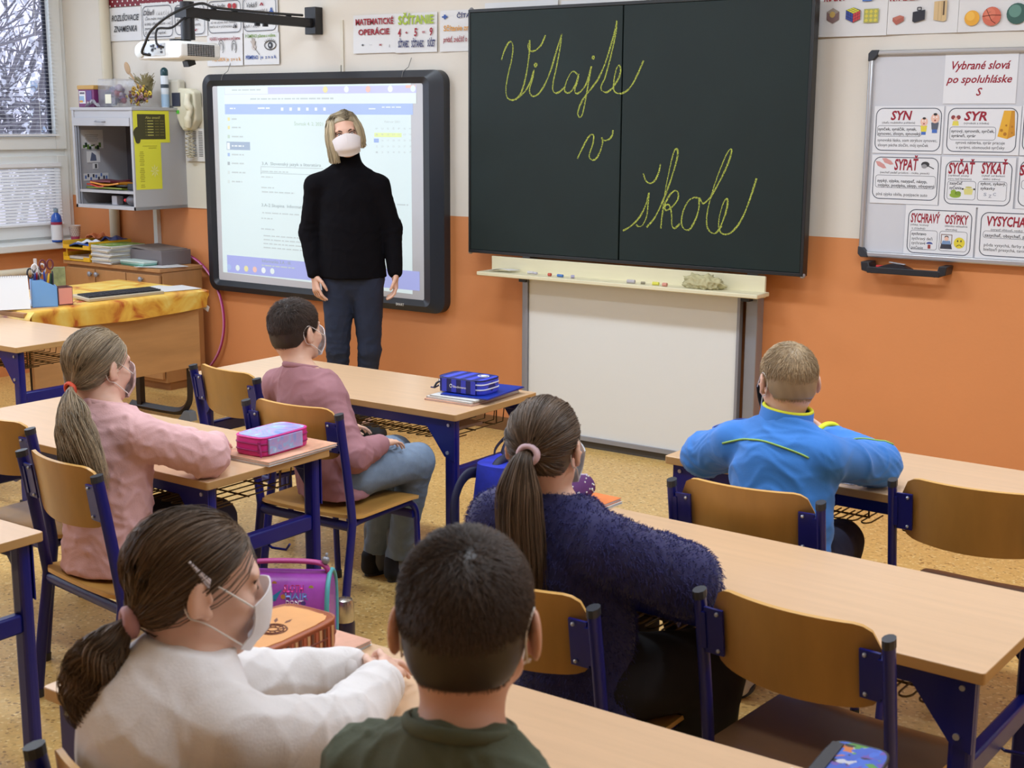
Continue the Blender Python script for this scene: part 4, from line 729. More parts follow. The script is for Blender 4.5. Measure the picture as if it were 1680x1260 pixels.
for i, (label, sh, fr, txts, boxes) in enumerate(CARDS):
    y = 5.8025-.0006*i
    c = thing('word_card', label, 'card', (0, 0, 0), group='spelling cards on the magnetic board')
    MB().prism([(sh[0], sh[2]), (sh[1], sh[2]), (sh[1], sh[3]), (sh[0], sh[3])], y-.001, y, 'y').build('sheet', M_card, c)
    lt = MB()
    if fr: frame_line(lt, fr, y-.0014, .0035, .032, M_line)
    for b_ in boxes: frame_line(lt, b_, y-.0014, .0016, .012, M_line)
    for (s_, x, z, ww, h, co, bo, shr) in txts: text(lt, s_, x, z, ww, h, ink(co), PY(y-.0015), bo, shr)
    if lt.v: lt.build('lettering', None, c)
    pb = MB(); yp = y-.0015
    if 'two cartoon' in label:
        kid(pb, -1.955, 1.653, .016, yp, ('yellow', (224, 210, 70))); kid(pb, -1.908, 1.668, .018, yp-.001, ('grey', (90, 96, 110)))
    if 'cheese' in label and 'below' not in label and 'beside' not in label:
        poly(pb, [(-1.645, 1.595), (-1.605, 1.585), (-1.575, 1.60), (-1.582, 1.70), (-1.625, 1.70)], yp, pm('cheese', (226, 172, 52)))
        poly(pb, [(-1.605, 1.585), (-1.575, 1.60), (-1.582, 1.70), (-1.595, 1.698)], yp-.0004, pm('cheesedark', (200, 140, 40)))
        for x, z, r in ((-1.63, 1.62, .006), (-1.615, 1.605, .007), (-1.588, 1.635, .005), (-1.587, 1.61, .004), (-1.612, 1.64, .004)): disc(pb, x, z, r, yp-.0008, pm('hole', (176, 116, 36)))
        disc(pb, -1.832, 1.672, .009, yp, pm('mauseear', (140, 60, 64))); disc(pb, -1.81, 1.672, .009, yp, pm('mauseear', (140, 60, 64))); disc(pb, -1.821, 1.664, .008, yp-.0004, pm('face', (232, 190, 172))); poly(pb, [(-1.835, 1.638), (-1.807, 1.638), (-1.81, 1.657), (-1.832, 1.657)], yp, pm('cheese2', (226, 214, 90)))
    if 'pouring' in label:
        for x, z, a in ((-2.135, 1.467, -.5), (-2.105, 1.482, -.4)):
            M = Matrix.Rotation(a, 2); poly(pb, [tuple(M @ Vector(q)+Vector((x, z))) for q in ((-.028, .004), (-.01, -.008), (.018, -.006), (.03, .002), (.012, .011), (-.012, .012))], yp, pm('handprint', (208, 150, 146)))
        disc(pb, -1.938, 1.474, .018, yp, pm('blackblob', (56, 56, 60)), .012); disc(pb, -1.942, 1.466, .012, yp-.0004, pm('greyblob', (150, 150, 154)), .009); pb.tube([(-1.925, yp, 1.468), (-1.9, yp, 1.456)], .002, 4, pm('blackblob', (56, 56, 60)))
    if 'frog' in label:
        disc(pb, -1.802, 1.349, .024, yp, pm('frog', (140, 170, 58)), .011); disc(pb, -1.81, 1.362, .012, yp-.0004, pm('frog', (140, 170, 58)), .01); disc(pb, -1.79, 1.357, .012, yp-.0004, pm('frog2', (120, 152, 48)), .009)
        poly(pb, [(-1.764, 1.353), (-1.732, 1.353), (-1.728, 1.378), (-1.768, 1.378)], yp, pm('pot', (216, 210, 130))); disc(pb, -1.748, 1.383, .014, yp, pm('pot2', (196, 190, 110)), .004)
        for x in (-1.772, -1.724): disc(pb, x, 1.376, .004, yp, pm('blackblob', (56, 56, 60)))
        disc(pb, -1.659, 1.352, .03, yp+.0008, pm('oval', (206, 214, 226)), .016)
    if 'sad face' in label:
        disc(pb, -1.771, 1.148, .0235, yp, pm('smile', (222, 206, 62)))
        for x in (-1.778, -1.764): disc(pb, x, 1.156, .0028, yp-.0005, pm('blackblob', (56, 56, 60)), .0045)
        pb.tube([(-1.782+.0022*k, yp-.0005, 1.133+.007*math.sin(PI*k/10)) for k in range(11)], .001, 4, pm('blackblob', (56, 56, 60)))
        poly(pb, [(-1.852, 1.12), (-1.80, 1.12), (-1.805, 1.14), (-1.848, 1.14)], yp, pm('blanket', (58, 60, 72))); poly(pb, [(-1.846, 1.14), (-1.806, 1.14), (-1.81, 1.155), (-1.842, 1.155)], yp, pm('pyjama', (120, 150, 190))); disc(pb, -1.826, 1.163, .009, yp-.0004, pm('face', (232, 190, 172))); disc(pb, -1.826, 1.17, .009, yp-.0002, pm('hairprint2', (70, 50, 44)), .006); frame_line(pb, (-1.85, -1.802, 1.14, 1.182), yp+.0002, .003, .002, pm('bedframe', (120, 90, 74)))
        disc(pb, -1.898, 1.137, .014, yp, pm('umbrella', (70, 84, 150)), .009, 12, 0, 180); poly(pb, [(-1.905, 1.117), (-1.893, 1.117), (-1.893, 1.134), (-1.905, 1.134)], yp-.0003, pm('redcoat', (150, 60, 58)))
    if pb.v: pb.build('picture', None, c)

# ------------------------------------------------------------------ projector on its wall arm
t = thing('projector_bracket', 'black steel projector arm reaching out from the wall', 'bracket', (0, 0, 0))
M_blk = mat('black_steel', (26, 27, 31), .4)
MB().box((-5.48, 5.80, 2.195), (.085, .06, .15)).build('wall_plate', M_blk, t, bevel=.004)
MB().box((-5.48, 5.34, 2.182), (.04, .92, .05)).build('arm', M_blk, t, bevel=.004)
MB().cyl((-5.48, 4.87, 2.045), (-5.48, 4.87, 2.235), .036, 18).box((-5.48, 4.87, 2.18), (.085, .09, .05)).build('column', M_blk, t, smooth=True, auto=40)
k = MB()
for y, dz in ((5.2, .03), (5.36, -.03), (5.42, -.03), (5.6, .03), (5.05, .03)): k.cyl((-5.48, y, 2.182+dz*.8), (-5.48, y, 2.182+dz*1.3), .016, 10)
k.build('knob', M_blk, t)
MB().tube(catmull([(-5.47, 5.7, 2.22), (-5.465, 5.4, 2.215), (-5.45, 5.05, 2.215), (-5.42, 4.9, 2.225), (-5.43, 4.72, 2.16), (-5.52, 4.67, 2.085), (-5.57, 4.665, 2.02), (-5.60, 4.67, 1.975), (-5.57, 4.70, 1.965)], 6), .007, 8).build('cable', M_blk, t, smooth=True)
MB().tube(catmull([(-5.46, 5.0, 2.15), (-5.45, 4.85, 2.16), (-5.46, 4.75, 2.10), (-5.50, 4.69, 2.09), (-5.50, 4.68, 2.02), (-5.47, 4.70, 2.0)], 6), .006, 8).build('cable', M_blk, t, smooth=True)
t = thing('projector', 'white ceiling-arm projector with a vent grille and sockets', 'projector', (-5.535, 4.85, 1.945))
M_pj = mat('projector_white', (232, 234, 232), .35)
p = MB(); p.prism([(-.175, .012), (-.15, 0), (.15, .0), (.172, .012), (.172, .075), (.15, .088), (-.14, .092), (-.175, .075)], -.13, .13, 'y')
p.build('body', M_pj, t, bevel=.008)
MB().lathe([(.034, 0), (.036, .006), (.03, .010), (.0, .012)], (-.14, -.13, .044), 20, None, 'y', Matrix.Rotation(PI, 3, 'Z')).build('speaker_cap', mat('projector_grey', (214, 218, 216), .4), t, smooth=True, auto=40)
pt = MB(); pt.box((-.035, -.131, .048), (.17, .004, .062), mat('port_plate', (196, 200, 202), .4)); rr = random.Random(2)
for i in range(14): pt.box((-.10+rr.random()*.13, -.134, .028+rr.random()*.042), (rr.uniform(.006, .018), .004, rr.uniform(.006, .01)), mat(['port_dark', 'port_blue'][i % 5 == 0], [(44, 46, 54), (70, 96, 160)][i % 5 == 0], .4))
pt.build('socket_panel', None, t)
g = MB()
for i in range(11):
    for j in range(8): g.box((.1735, -.085+i*.0165, .018+j*.0075), (.003, .013, .0048))
g.build('vent_grille', mat('vent_dark', (52, 54, 58), .5), t)
MB().cyl((-.005, .02, .088), (-.005, .02, .105), .055, 18).build('mount_plate', M_blk, t)
MB().box((.055, .02, -.014), (.04, .05, .03), rot=Matrix.Rotation(.3, 3, 'X')).build('lens_hood', M_blk, t)
MB().cyl((-.12, -.1, .09), (-.12, -.1, .102), .012, 10).build('foot', M_blk, t); MB().cyl((.02, .06, -.008), (.02, .06, .002), .01, 10).build('foot', M_blk, t)

# ------------------------------------------------------------------ telephone with its list
t = thing('intercom_phone', 'cream wall telephone with a small dark screen and handset', 'telephone', (0, 0, 0))
M_ph = mat('aged_cream_plastic', (228, 224, 200), .4)
b = MB(); b.prism([(-6.655, 1.80), (-6.60, 1.835), (-6.50, 1.83), (-6.455, 1.81), (-6.45, 1.64), (-6.50, 1.58), (-6.57, 1.575), (-6.60, 1.61), (-6.655, 1.72)], 5.765, 5.828, 'y')
b.build('base', M_ph, t, bevel=.012, seg=3)
MB().box((-6.615, 5.762, 1.765), (.072, .006, .082)).build('screen', mat('phone_screen', (62, 64, 78), .15), t, bevel=.002)
MB().box((-6.615, 5.762, 1.69), (.044, .004, .02)).build('label_sticker', mat('green_label', (96, 210, 70), .6), t)
MB().tube(catmull([(-6.49, 5.745, 1.80), (-6.485, 5.735, 1.74), (-6.47, 5.742, 1.70), (-6.485, 5.735, 1.65), (-6.50, 5.745, 1.60)], 5), [.022]*5+[.027]*5+[.02]*5+[.027]*6, 12, None, flat=(1, .8)).build('handset', M_ph, t, smooth=True)
MB().tube([(-6.52+.018*math.cos(i*.9)+.02*math.sin(i*.05), 5.775+.014*math.sin(i*.9), 1.575-.16*math.sin(i/120*PI)) for i in range(120)], .003, 5).build('curly_cord', mat('cord_cream', (196, 188, 164), .5), t)
t = thing('phone_list', 'white typed number list hanging below the wall telephone', 'paper', (0, 0, 0))
MB().box((-6.50, 5.811, 1.49), (.19, .003, .20)).build('sheet', M_paper, t)
l = MB()
for i in range(15):
    for x, w_ in ((-6.56, .02), (-6.515, .03), (-6.46, .035)): l.box((x, 5.8085, 1.57-i*.0105), (w_, .001, .005))
l.build('print', mat('print_grey', (110, 110, 112), .6), t)

# ------------------------------------------------------------------ grey wall cabinet with a roller shutter
M_gc = mat('grey_laminate', (176, 176, 180), .45); M_gi = mat('cabinet_inside_grey', (160, 164, 174), .5)
t = thing('wall_cabinet', 'light grey wall cabinet with its roller shutter pushed up', 'cabinet', (0, 0, 0))
x0, x1, y0, y1, z0, z1 = -7.185, -6.615, 5.415, 5.828, 1.10, 1.715
b = MB()
for c, d in (((x0+.01, (y0+y1)/2, (z0+z1)/2), (.02, y1-y0, z1-z0)), ((x1-.01, (y0+y1)/2, (z0+z1)/2), (.02, y1-y0, z1-z0)), (((x0+x1)/2, (y0+y1)/2, z0+.011), (x1-x0, y1-y0, .022)), (((x0+x1)/2, (y0+y1)/2, z1-.009), (x1-x0+.012, y1-y0+.006, .018))): b.box(c, d)
b.build('body', M_gc, t, bevel=.002)
MB().box(((x0+x1)/2, y1-.01, (z0+z1)/2), (x1-x0-.04, .012, z1-z0-.04)).build('back_panel', mat('cabinet_back_dark', (92, 92, 104), .6), t)
MB().box(((x0+x1)/2, y0+.2, 1.205), (x1-x0-.04, .38, .016)).build('shelf', M_gc, t)
MB().box(((x0+x1)/2, y0+.012, 1.662), (x1-x0-.04, .012, .075)).build('top_fascia', M_gc, t)
s = MB().box(((x0+x1)/2-.002, y0+.004, 1.628), (x1-x0-.042, .016, .05)).build('roller_shutter', M_gc, t, bevel=.002)
MB().tube(catmull([(-6.945, y0-.003, 1.632), (-6.935, y0-.022, 1.63), (-6.87, y0-.022, 1.627), (-6.86, y0-.003, 1.628)], 4), .004, 6).build('handle', M_alu, s)
MB().box((x0+.03, y0+.01, 1.35), (.008, .012, .5)).box((x0+.045, y0+.016, 1.35), (.006, .012, .5)).build('shutter_rail', M_alu, t)
# stickers on the inner left side
def inner(nm, y, z, w_, h, label, draw):
    q = thing(nm, label, 'sticker', (0, 0, 0)); MB().box((x0+.0215, y, z), (.002, w_, h)).build('sheet', M_paper, q); d = MB(); draw(d); d.build('print', None, q)
def PX_(x): return lambda a, b: (x, a, b)
def d1(d):
    xx = x0+.0232
    for i in range(4): d.box((xx, 5.54, 1.545-i*.012), (.001, .10-.012*(i % 2), .003), pm('smalltext', (150, 150, 150)))
    for i in range(9): d.box((xx, 5.48+i*.015, 1.475+.01*math.sin(i*1.7)), (.001, .017, .018+.012*math.sin(i)), pm(['leafgreen', 'darkgreen'][i % 2], [(96, 128, 60), (40, 56, 40)][i % 2]))
inner('pinned_note', 5.545, 1.52, .165, .115, 'white note with a green plant print inside the grey cabinet', d1)
def d2(d): d.add([(x0+.0232, 5.52, 1.385), (x0+.0232, 5.57, 1.385), (x0+.0232, 5.565, 1.42), (x0+.0232, 5.535, 1.44)], [(0, 1, 2, 3)], pm('sticker_blue', (92, 100, 124)))
inner('cut_out_sticker', 5.548, 1.41, .10, .07, 'white tent-shaped sticker in the middle of the inside wall of the grey cabinet', d2)
def d3(d): d.box((x0+.0232, 5.562, 1.352), (.001, .014, .026), pm('blackblob', (56, 56, 60)))
inner('cut_out_sticker', 5.56, 1.352, .04, .036, 'tiny white sticker with a black mark inside the grey cabinet', d3)
def d4(d):
    for i in range(9): d.box((x0+.0232, 5.48+i*.02, 1.285+.012*math.sin(i*2.3)), (.001, .012, .02), pm(['stickb', 'stickk'][i % 2], [(90, 120, 180), (40, 44, 60)][i % 2]))
inner('cut_out_sticker', 5.56, 1.285, .19, .045, 'blue and black lettered sticker low on the inside wall of the grey cabinet', d4)
rr = random.Random(8)
for i, (c, lb) in enumerate([((120, 130, 40), 'green plastic bag of papers at the bottom of the pile in the grey cabinet'), ((190, 60, 40), 'red folded packet in the pile on the cabinet shelf'), ((216, 140, 40), 'orange long packet on top of the pile on the cabinet shelf'), ((110, 40, 52), 'dark red booklet in the pile on the cabinet shelf')]):
    hx = (.34, .16, .27, .2)[i]; cx = (-6.965, -7.05, -6.96, -7.0)[i]
    o = MB().grid(lambda u, v: (cx-hx/2+hx*u, 5.46+.16*v, 1.216+.013*(i+1)+.008*math.sin(5*u+i)*math.sin(4*v+i)), 10, 6, None, .009).build('packet', mat('packet%d' % i, c, .35), smooth=True, auto=50)
    tag(o, lb, 'packet', 'packets piled on the cabinet shelf')
tag(MB().box((-6.66, 5.60, 1.30), (.03, .22, .17), rot=Matrix.Rotation(.12, 3, 'Z')).box((-6.73, 5.55, 1.235), (.1, .12, .04)).build('file_box', mat('file_black', (34, 34, 42), .5), bevel=.004), 'black file box standing at the dark right side of the cabinet shelf', 'file box')
tag(MB().box((-6.89, 5.5, 1.15), (.05, .05, .055)).build('small_box', mat('smallbox', (186, 184, 190), .5), bevel=.003), 'small pale box in the lower compartment of the grey cabinet', 'box')
o = thing('webcam', 'grey gadget with a red dot in the lower cabinet compartment', 'gadget', (-6.70, 5.48, 1.122))
MB().ball((0, 0, .035), (.06, .05, .035), None, 14).box((.03, .05, .02), (.09, .08, .04)).build('body', mat('gadget_grey', (96, 96, 104), .4), o, smooth=True, auto=50)
MB().ball((-.052, -.03, .035), .011, None, 10).build('button', mat('gadget_red', (214, 40, 50), .3), o)
# posters on its side
t = thing('yellow_poster', 'yellow poster with a dark table headed Ako zvoní on the cabinet side', 'poster', (0, 0, 0))
ys = mat('yellow_paper', (228, 226, 58), .55)
xs = x1+.0015
MB().box((xs, 5.56, 1.60), (.002, .275, .19)).build('sheet', ys, t)
d = MB(); d.add([(xs+.0015, 5.452, 1.525), (xs+.0015, 5.665, 1.525), (xs+.0015, 5.665, 1.675), (xs+.0015, 5.452, 1.675)], [(0, 1, 2, 3)], mat('table_olive', (66, 62, 26), .6))
cr_ = mat('table_cream', (190, 186, 96), .6)
text(d, 'Ako zvoní?', 5.57, 1.655, .115, .015, cr_, PX_(xs+.0022), .01, .1)
for i in range(6):
    for j, (yy, ww) in enumerate(((5.515, .008), (5.55, .045), (5.60, .03), (5.64, .03))): d.box((xs+.002, yy, 1.635-i*.017), (.001, ww, .005), cr_ if j == 1 else mat('table_mid', (120, 114, 50), .6))
d.add([(xs+.0025, 5.44+.03*math.cos(a)*(1+.2*math.sin(3*a))+.01, 1.55+.05*math.sin(a)) for a in [2*PI*k/16 for k in range(16)]], [tuple(range(16))], mat('table_olive', (66, 62, 26), .6))
d.build('print', None, t)
t = thing('yellow_poster', 'long yellow sheet with a white flower below the dark table poster', 'poster', (0, 0, 0))
MB().box((xs-.0006, 5.525, 1.37), (.001, .20, .29)).build('sheet', ys, t)
d = MB(); pr = mat('yellow_print', (178, 172, 40), .6)
d.box((xs+.0004, 5.54, 1.485), (.001, .11, .004), pr); d.box((xs+.0004, 5.56, 1.473), (.001, .06, .004), pr)
for i in range(20):
    if i % 9 != 8: d.box((xs+.0004, 5.475, 1.45-i*.011), (.001, .026+.006*(i % 3), .005), pr)
for k in range(8):
    a = k*PI/4; d.add([(xs+.0006, 5.57+.005*math.cos(a+1.57), 1.335+.005*math.sin(a+1.57)), (xs+.0006, 5.57+.022*math.cos(a+.2), 1.335+.026*math.sin(a+.2)), (xs+.0006, 5.57+.034*math.cos(a), 1.335+.04*math.sin(a)), (xs+.0006, 5.57+.022*math.cos(a-.2), 1.335+.026*math.sin(a-.2))], [(0, 1, 2, 3)], mat('flower_white', (236, 234, 150), .6))
d.build('print', None, t)
# things on top of the cabinet
zt = 1.716
t = thing('board_game_box', 'purple box with a yellow lid on top of the grey cabinet', 'box', (-7.09, 5.53, zt))
MB().box((0, 0, .055), (.15, .14, .11)).build('carton', mat('purple_box', (112, 40, 96), .45), t, bevel=.002)
MB().box((0, 0, .12), (.16, .15, .026)).build('lid', mat('lid_wood', (186, 146, 76), .5), t, bevel=.004)
d = MB(); d.box((-.035, -.071, .06), (.06, .002, .075), M_paper); d.box((-.04, -.0725, .05), (.045, .001, .035), pm('boxblue', (140, 170, 200))); d.box((-.045, -.073, .035), (.03, .001, .012), pm('boxorange', (210, 150, 60))); d.box((-.035, -.0725, .085), (.045, .001, .012), pm('boxtext', (90, 80, 96))); d.box((.03, -.071, .07), (.05, .002, .06), pm('boxviolet', (90, 70, 130)))
d.build('print', None, t)
M_clear = mat('clear_plastic', (225, 228, 236), .15, trans=.55, alpha=.45)
t = thing('plastic_container', 'clear plastic container of purple craft bits on top of the grey cabinet', 'container', (-6.925, 5.56, zt))
MB().box((0, 0, .085), (.17, .15, .17)).build('case', M_clear, t, bevel=.008)
rr = random.Random(6); d = MB()
for i in range(36):
    c = [(96, 70, 130), (150, 110, 170), (60, 60, 90), (150, 60, 80), (190, 180, 200)][i % 5]
    d.ball((rr.uniform(-.06, .06), rr.uniform(-.05, .05), .02+rr.random()*.1), (rr.uniform(.01, .024),)*3, mat('craft%d' % (i % 5), c, .7), 8)
d.build('contents', None, t, smooth=True)
MB().box((.015, -.0765, .05), (.055, .002, .055)).build('label_note', mat('note_cream', (232, 228, 206), .6), t)
tag(MB().grid(lambda u, v: (-7.07+.12*u, 5.43+.025*v, zt+.004+.045*math.sin(PI*u)*(.4+.6*math.sin(7*u+5*v)**2)), 14, 6, None, .002).build('plastic_bag', mat('bag_film', (190, 190, 200), .2, alpha=.6), smooth=True), 'crumpled clear plastic bag between the purple box and the container', 'bag')
t = thing('dried_bouquet', 'bouquet of dried strawflowers lying on top of the grey cabinet', 'bouquet', (-6.765, 5.66, zt))
st_ = MB(); fl = MB(); rr = random.Random(12)
for i in range(90):
    a = rr.uniform(0, 2*PI); r = rr.random()**.5
    tip = Vector((.10*r*math.cos(a), -.05+.05*r*math.sin(a)*.8, .07+.065*r*math.sin(a)))
    st_.tube([(rr.gauss(0, .01)-.02, .06, .165+rr.gauss(0, .012)), tip*.6+Vector((0, .02, .03)), tip], .0016, 4)
for i in range(60): st_.tube([(-.03+rr.gauss(0, .02), .02, .13), (-.05+rr.gauss(0, .05), .03, .19+rr.gauss(0, .012))], .0022, 4)
for i in range(46):
    a = i*2.4; r = (i/46)**.5
    c = Vector((.105*r*math.cos(a), -.065+rr.gauss(0, .012), .07+.06*r*math.sin(a))); R0 = rr.uniform(.008, .017)
    k = rr.choice([0, 0, 1, 2, 3, 4]); col = [(186, 150, 60), (226, 200, 66), (206, 180, 176), (96, 62, 84), (150, 110, 120)][k]
    M = Matrix.Rotation(rr.gauss(0, .5), 3, 'Z') @ Matrix.Rotation(PI/2+rr.gauss(0, .4), 3, 'X')
    fl.lathe([(0, -.3*R0), (R0, 0), (R0*.75, R0*.3), (R0*.3, R0*.15), (0, R0*.2)], c, 9, mat('flower%d' % k, col, .8), 'z', M)
    fl.ball(c+M @ Vector((0, 0, R0*.2)), R0*.35, mat('flowercore', (120, 84, 40), .8), 6)
st_.build('stems', mat('dry_stem', (132, 122, 84), .85), t)
tag(fl.build('flower_heads', None, t, smooth=True), kind='stuff')
t = thing('wooden_spoon', 'wooden spoon sticking up behind the dried bouquet', 'spoon', (0, 0, 0))
MB().tube([(-6.86, 5.72, 1.80), (-6.985, 5.72, 1.925)], .007, 8).build('handle', mat('spoon_wood', (196, 164, 128), .6), t)
MB().ball((-7.005, 5.718, 1.958), (.024, .008, .042), None, 14, Matrix.Rotation(-.45, 3, 'Y')).build('bowl', mat('spoon_wood', (196, 164, 128), .6), t, smooth=True)
t = thing('air_freshener_can', 'white and blue spray can with a dark teal cap on the grey cabinet', 'spray can', (-6.665, 5.72, zt))
MB().lathe([(.023, 0), (.024, .004), (.024, .185), (.02, .196)], (0, 0, 0), 20).build('can', mat('can_white', (216, 226, 236), .25), t, smooth=True, auto=40)
MB().lathe([(.0243, 0), (.0246, .01), (.0246, .06), (.0243, .075)], (0, 0, .005), 20).build('wave_print', mat('can_blue', (166, 196, 222), .3), t, smooth=True, auto=40)
MB().lathe([(.0244, 0), (.0244, .022)], (0, 0, .118), 20).build('name_band', mat('can_dark', (58, 72, 84), .4), t, smooth=True, auto=40)
MB().lathe([(.022, 0), (.0235, .006), (.023, .032), (.014, .046), (.004, .05)], (0, 0, .192), 20).build('cap', mat('can_cap', (22, 66, 76), .3), t, smooth=True, auto=40)
tag(MB().box((-6.655, 5.79, zt+.085), (.13, .06, .17), rot=Matrix.Rotation(.04, 3, 'Z')).build('foam_block', mat('foam_cream', (206, 203, 190), .9, bump=(40, .2)), bevel=.015, seg=3), 'cream foam block standing behind the spray can', 'block')

# ------------------------------------------------------------------ low wooden cupboard and what lies on it
M_wood = mat('oak_laminate', (176, 128, 80), .42, noise=(3, .10, (3, 3, .35)))
M_woodd = mat('oak_laminate_dark', (146, 100, 60), .45, noise=(3, .10, (3, 3, .35)))
t = thing('cupboard', 'low wooden cupboard with small round knobs in the corner', 'cupboard', (0, 0, 0))
x0, x1, y0, y1 = -7.36, -6.44, 5.43, 5.76
MB().box(((x0+x1)/2, (y0+y1)/2+.01, .39), (x1-x0, y1-y0-.02, .68)).build('body', M_wood, t, bevel=.002)
MB().box(((x0+x1)/2, (y0+y1)/2, .744), (x1-x0+.008, y1-y0+.01, .022)).build('top_board', M_wood, t, bevel=.002)
MB().box(((x0+x1)/2, (y0+y1)/2+.02, .025), (x1-x0-.02, y1-y0-.06, .05)).build('plinth', M_woodd, t)
for a, b_, kx in ((-7.345, -7.055, -7.085), (-7.045, -6.76, -7.02), (-6.75, -6.45, -6.6)):
    d = MB().box(((a+b_)/2, y0+.004, .395), (b_-a, .018, .64)).build('door', M_wood, t, bevel=.002)
    MB().lathe([(.006, 0), (.006, .012), (.016, .016), (.016, .024), (.006, .03)], (kx, y0-.004, .685), 14, None, 'y', Matrix.Rotation(PI, 3, 'Z')).build('knob', M_alu, d, smooth=True, auto=40)
zc = .7565
t = thing('letter_tray', 'yellow two-tier letter tray on the wooden cupboard', 'letter tray', (-7.22, 5.585, zc))
M_yt = mat('tray_yellow', (226, 176, 34), .4)
for z in (.0, .075):
    b = MB(); b.box((0, 0, z+.004), (.26, .33, .005)); b.box((-.13, 0, z+.025), (.004, .33, .05)); b.box((.13, 0, z+.025), (.004, .33, .05)); b.box((0, .165, z+.025), (.26, .004, .05)); b.box((-.10, -.165, z+.014), (.06, .004, .026)); b.box((.10, -.165, z+.014), (.06, .004, .026))
    b.build('tier', M_yt, t)
b = MB()
for x in (-.125, .125):
    for y in (-.14, .15): b.cyl((x, y, 0), (x, y, .09), .006, 8)
b.build('spacer', M_yt, t)
rr = random.Random(21)
for i, (c, lb) in enumerate([((60, 96, 176), 'blue printed bag in the upper yellow tray'), ((226, 230, 236), 'white and silver wrapper on top of the yellow tray'), ((44, 60, 120), 'dark blue packet at the back of the yellow tray'), ((206, 110, 60), 'orange packet at the left of the yellow tray')]):
    cx, cy, hx, hy = ((-7.24, 5.56, .22, .2), (-7.20, 5.52, .16, .1), (-7.17, 5.68, .16, .1), (-7.32, 5.66, .1, .1))[i]
    tag(MB().grid(lambda u, v: (cx-hx/2+hx*u, cy-hy/2+hy*v, zc+.09+.014*i+.012*math.sin(9*u+i)*math.sin(8*v+2*i)+.02*math.sin(PI*u)), 12, 10, None, .006).build('wrapper', mat('wrapper%d' % i, c, .3), smooth=True, auto=60), lb, 'packet', 'packets in the yellow letter tray')
tag(MB().box((-7.24, 5.60, zc+.018), (.21, .28, .016), rot=Matrix.Rotation(.05, 3, 'Z')).build('paper_stack', M_paper), 'papers in the lower tier of the yellow tray', 'papers')
for i in range(13):
    g = mat(['mag_white', 'mag_grey', 'mag_cream'][i % 3], [(222, 222, 218), (170, 170, 172), (214, 206, 184)][i % 3], .45)
    t = thing('magazine', '', 'magazine', (-6.965+.004*math.sin(i*2.1), 5.545+.003*math.cos(i*1.7), zc+.0088*i), .09*math.sin(i*1.3)-.08, 'pile of school magazines on the cupboard')
    MB().box((0, 0, .0042), (.20, .26, .0078)).build('pages', g, t, bevel=.001)
    if i == 12:
        t['label'] = 'magazine with a green cover on top of the pile on the wooden cupboard'; del t['group']
        cv = MB().box((0, 0, .0088), (.202, .262, .0013)).build('cover', mat('cover_green', (106, 156, 62), .35, noise=(8, .25)), t)
        d = MB()
        for a in range(5): d.add([(-.07+.03*a, -.09+.03*a, .0097), (-.04+.03*a, -.11+.03*a, .0097), (-.02+.03*a, -.07+.03*a, .0097)], [(0, 1, 2)], pm('covercream', (226, 224, 180)))
        d.build('cover_print', None, t)
    else: t['label'] = 'white-paged magazine in the stack under the green cover'
t = thing('archive_box', 'grey cardboard file box with papers on the cupboard', 'box', (-6.70, 5.66, zc), -.03)
MB().box((0, 0, .045), (.30, .23, .09)).build('carton', mat('box_grey', (112, 104, 106), .6), t, bevel=.002)
MB().box((-.01, 0, .097), (.28, .21, .012), rot=Matrix.Rotation(.06, 3, 'Y')).build('top_papers', mat('box_papers', (120, 112, 108), .6), t)
for i, c in enumerate([(86, 150, 130), (150, 196, 186), (196, 214, 208)]):
    tag(MB().box((-6.72+.006*i, 5.50-.004*i, zc+.0055+.0105*i), (.24, .10, .0098), rot=Matrix.Rotation(.03*i-.12, 3, 'Z')).build('exercise_book', mat('book_teal%d' % i, c, .45), bevel=.001), ['dark teal exercise book at the bottom in front of the grey file box', 'light teal exercise book in front of the grey file box', 'palest exercise book on top in front of the grey file box'][i], 'book', 'teal books on the cupboard')
for i, (x, y, r) in enumerate([(-6.60, 5.53, .1), (-6.53, 5.58, -.25), (-6.56, 5.50, .35)]):
    tag(MB().box((x, y, zc+.0012+.0014*i), (.21, .15, .0012), rot=Matrix.Rotation(r, 3, 'Z')).build('paper_sheet', M_paper), ['printed sheet lying under the others at the front of the cupboard top', 'middle loose white sheet on the cupboard top', 'top loose white sheet at the right of the cupboard top'][i], 'paper', 'loose sheets on the cupboard')
# sill
t = thing('detergent_bottle', 'blue and white bottle standing on the window sill', 'bottle', (-7.615, 5.575, .848))
MB().lathe([(.034, 0), (.036, .006), (.036, .135), (.030, .17), (.014, .188), (.012, .196)], (0, 0, 0), 20).build('body', mat('bottle_blue', (34, 84, 178), .25), t, smooth=True, auto=50)
MB().lathe([(.0367, .012), (.0367, .115)], (0, 0, 0), 20).build('label_sleeve', mat('bottle_label', (222, 224, 230), .4), t, smooth=True, auto=50)
MB().lathe([(.0369, .112), (.0369, .13)], (0, 0, 0), 20).build('red_band', mat('bottle_red', (150, 36, 70), .4), t, smooth=True, auto=50)
MB().lathe([(.014, .19), (.015, .194), (.015, .214), (.012, .218)], (0, 0, 0), 16).build('cap', mat('bottle_cap', (120, 140, 156), .4), t, smooth=True, auto=50)
t = thing('paper_cup', 'paper cup with a dotted pattern beside the blue bottle', 'cup', (-7.60, 5.705, .85))
MB().lathe([(.026, 0), (.037, .096), (.039, .098), (.036, .094), (.025, .004)], (0, 0, 0), 22).build('cup', mat('cup_white', (226, 216, 212), .5), t, smooth=True, auto=50)
d = MB(); rr = random.Random(4)
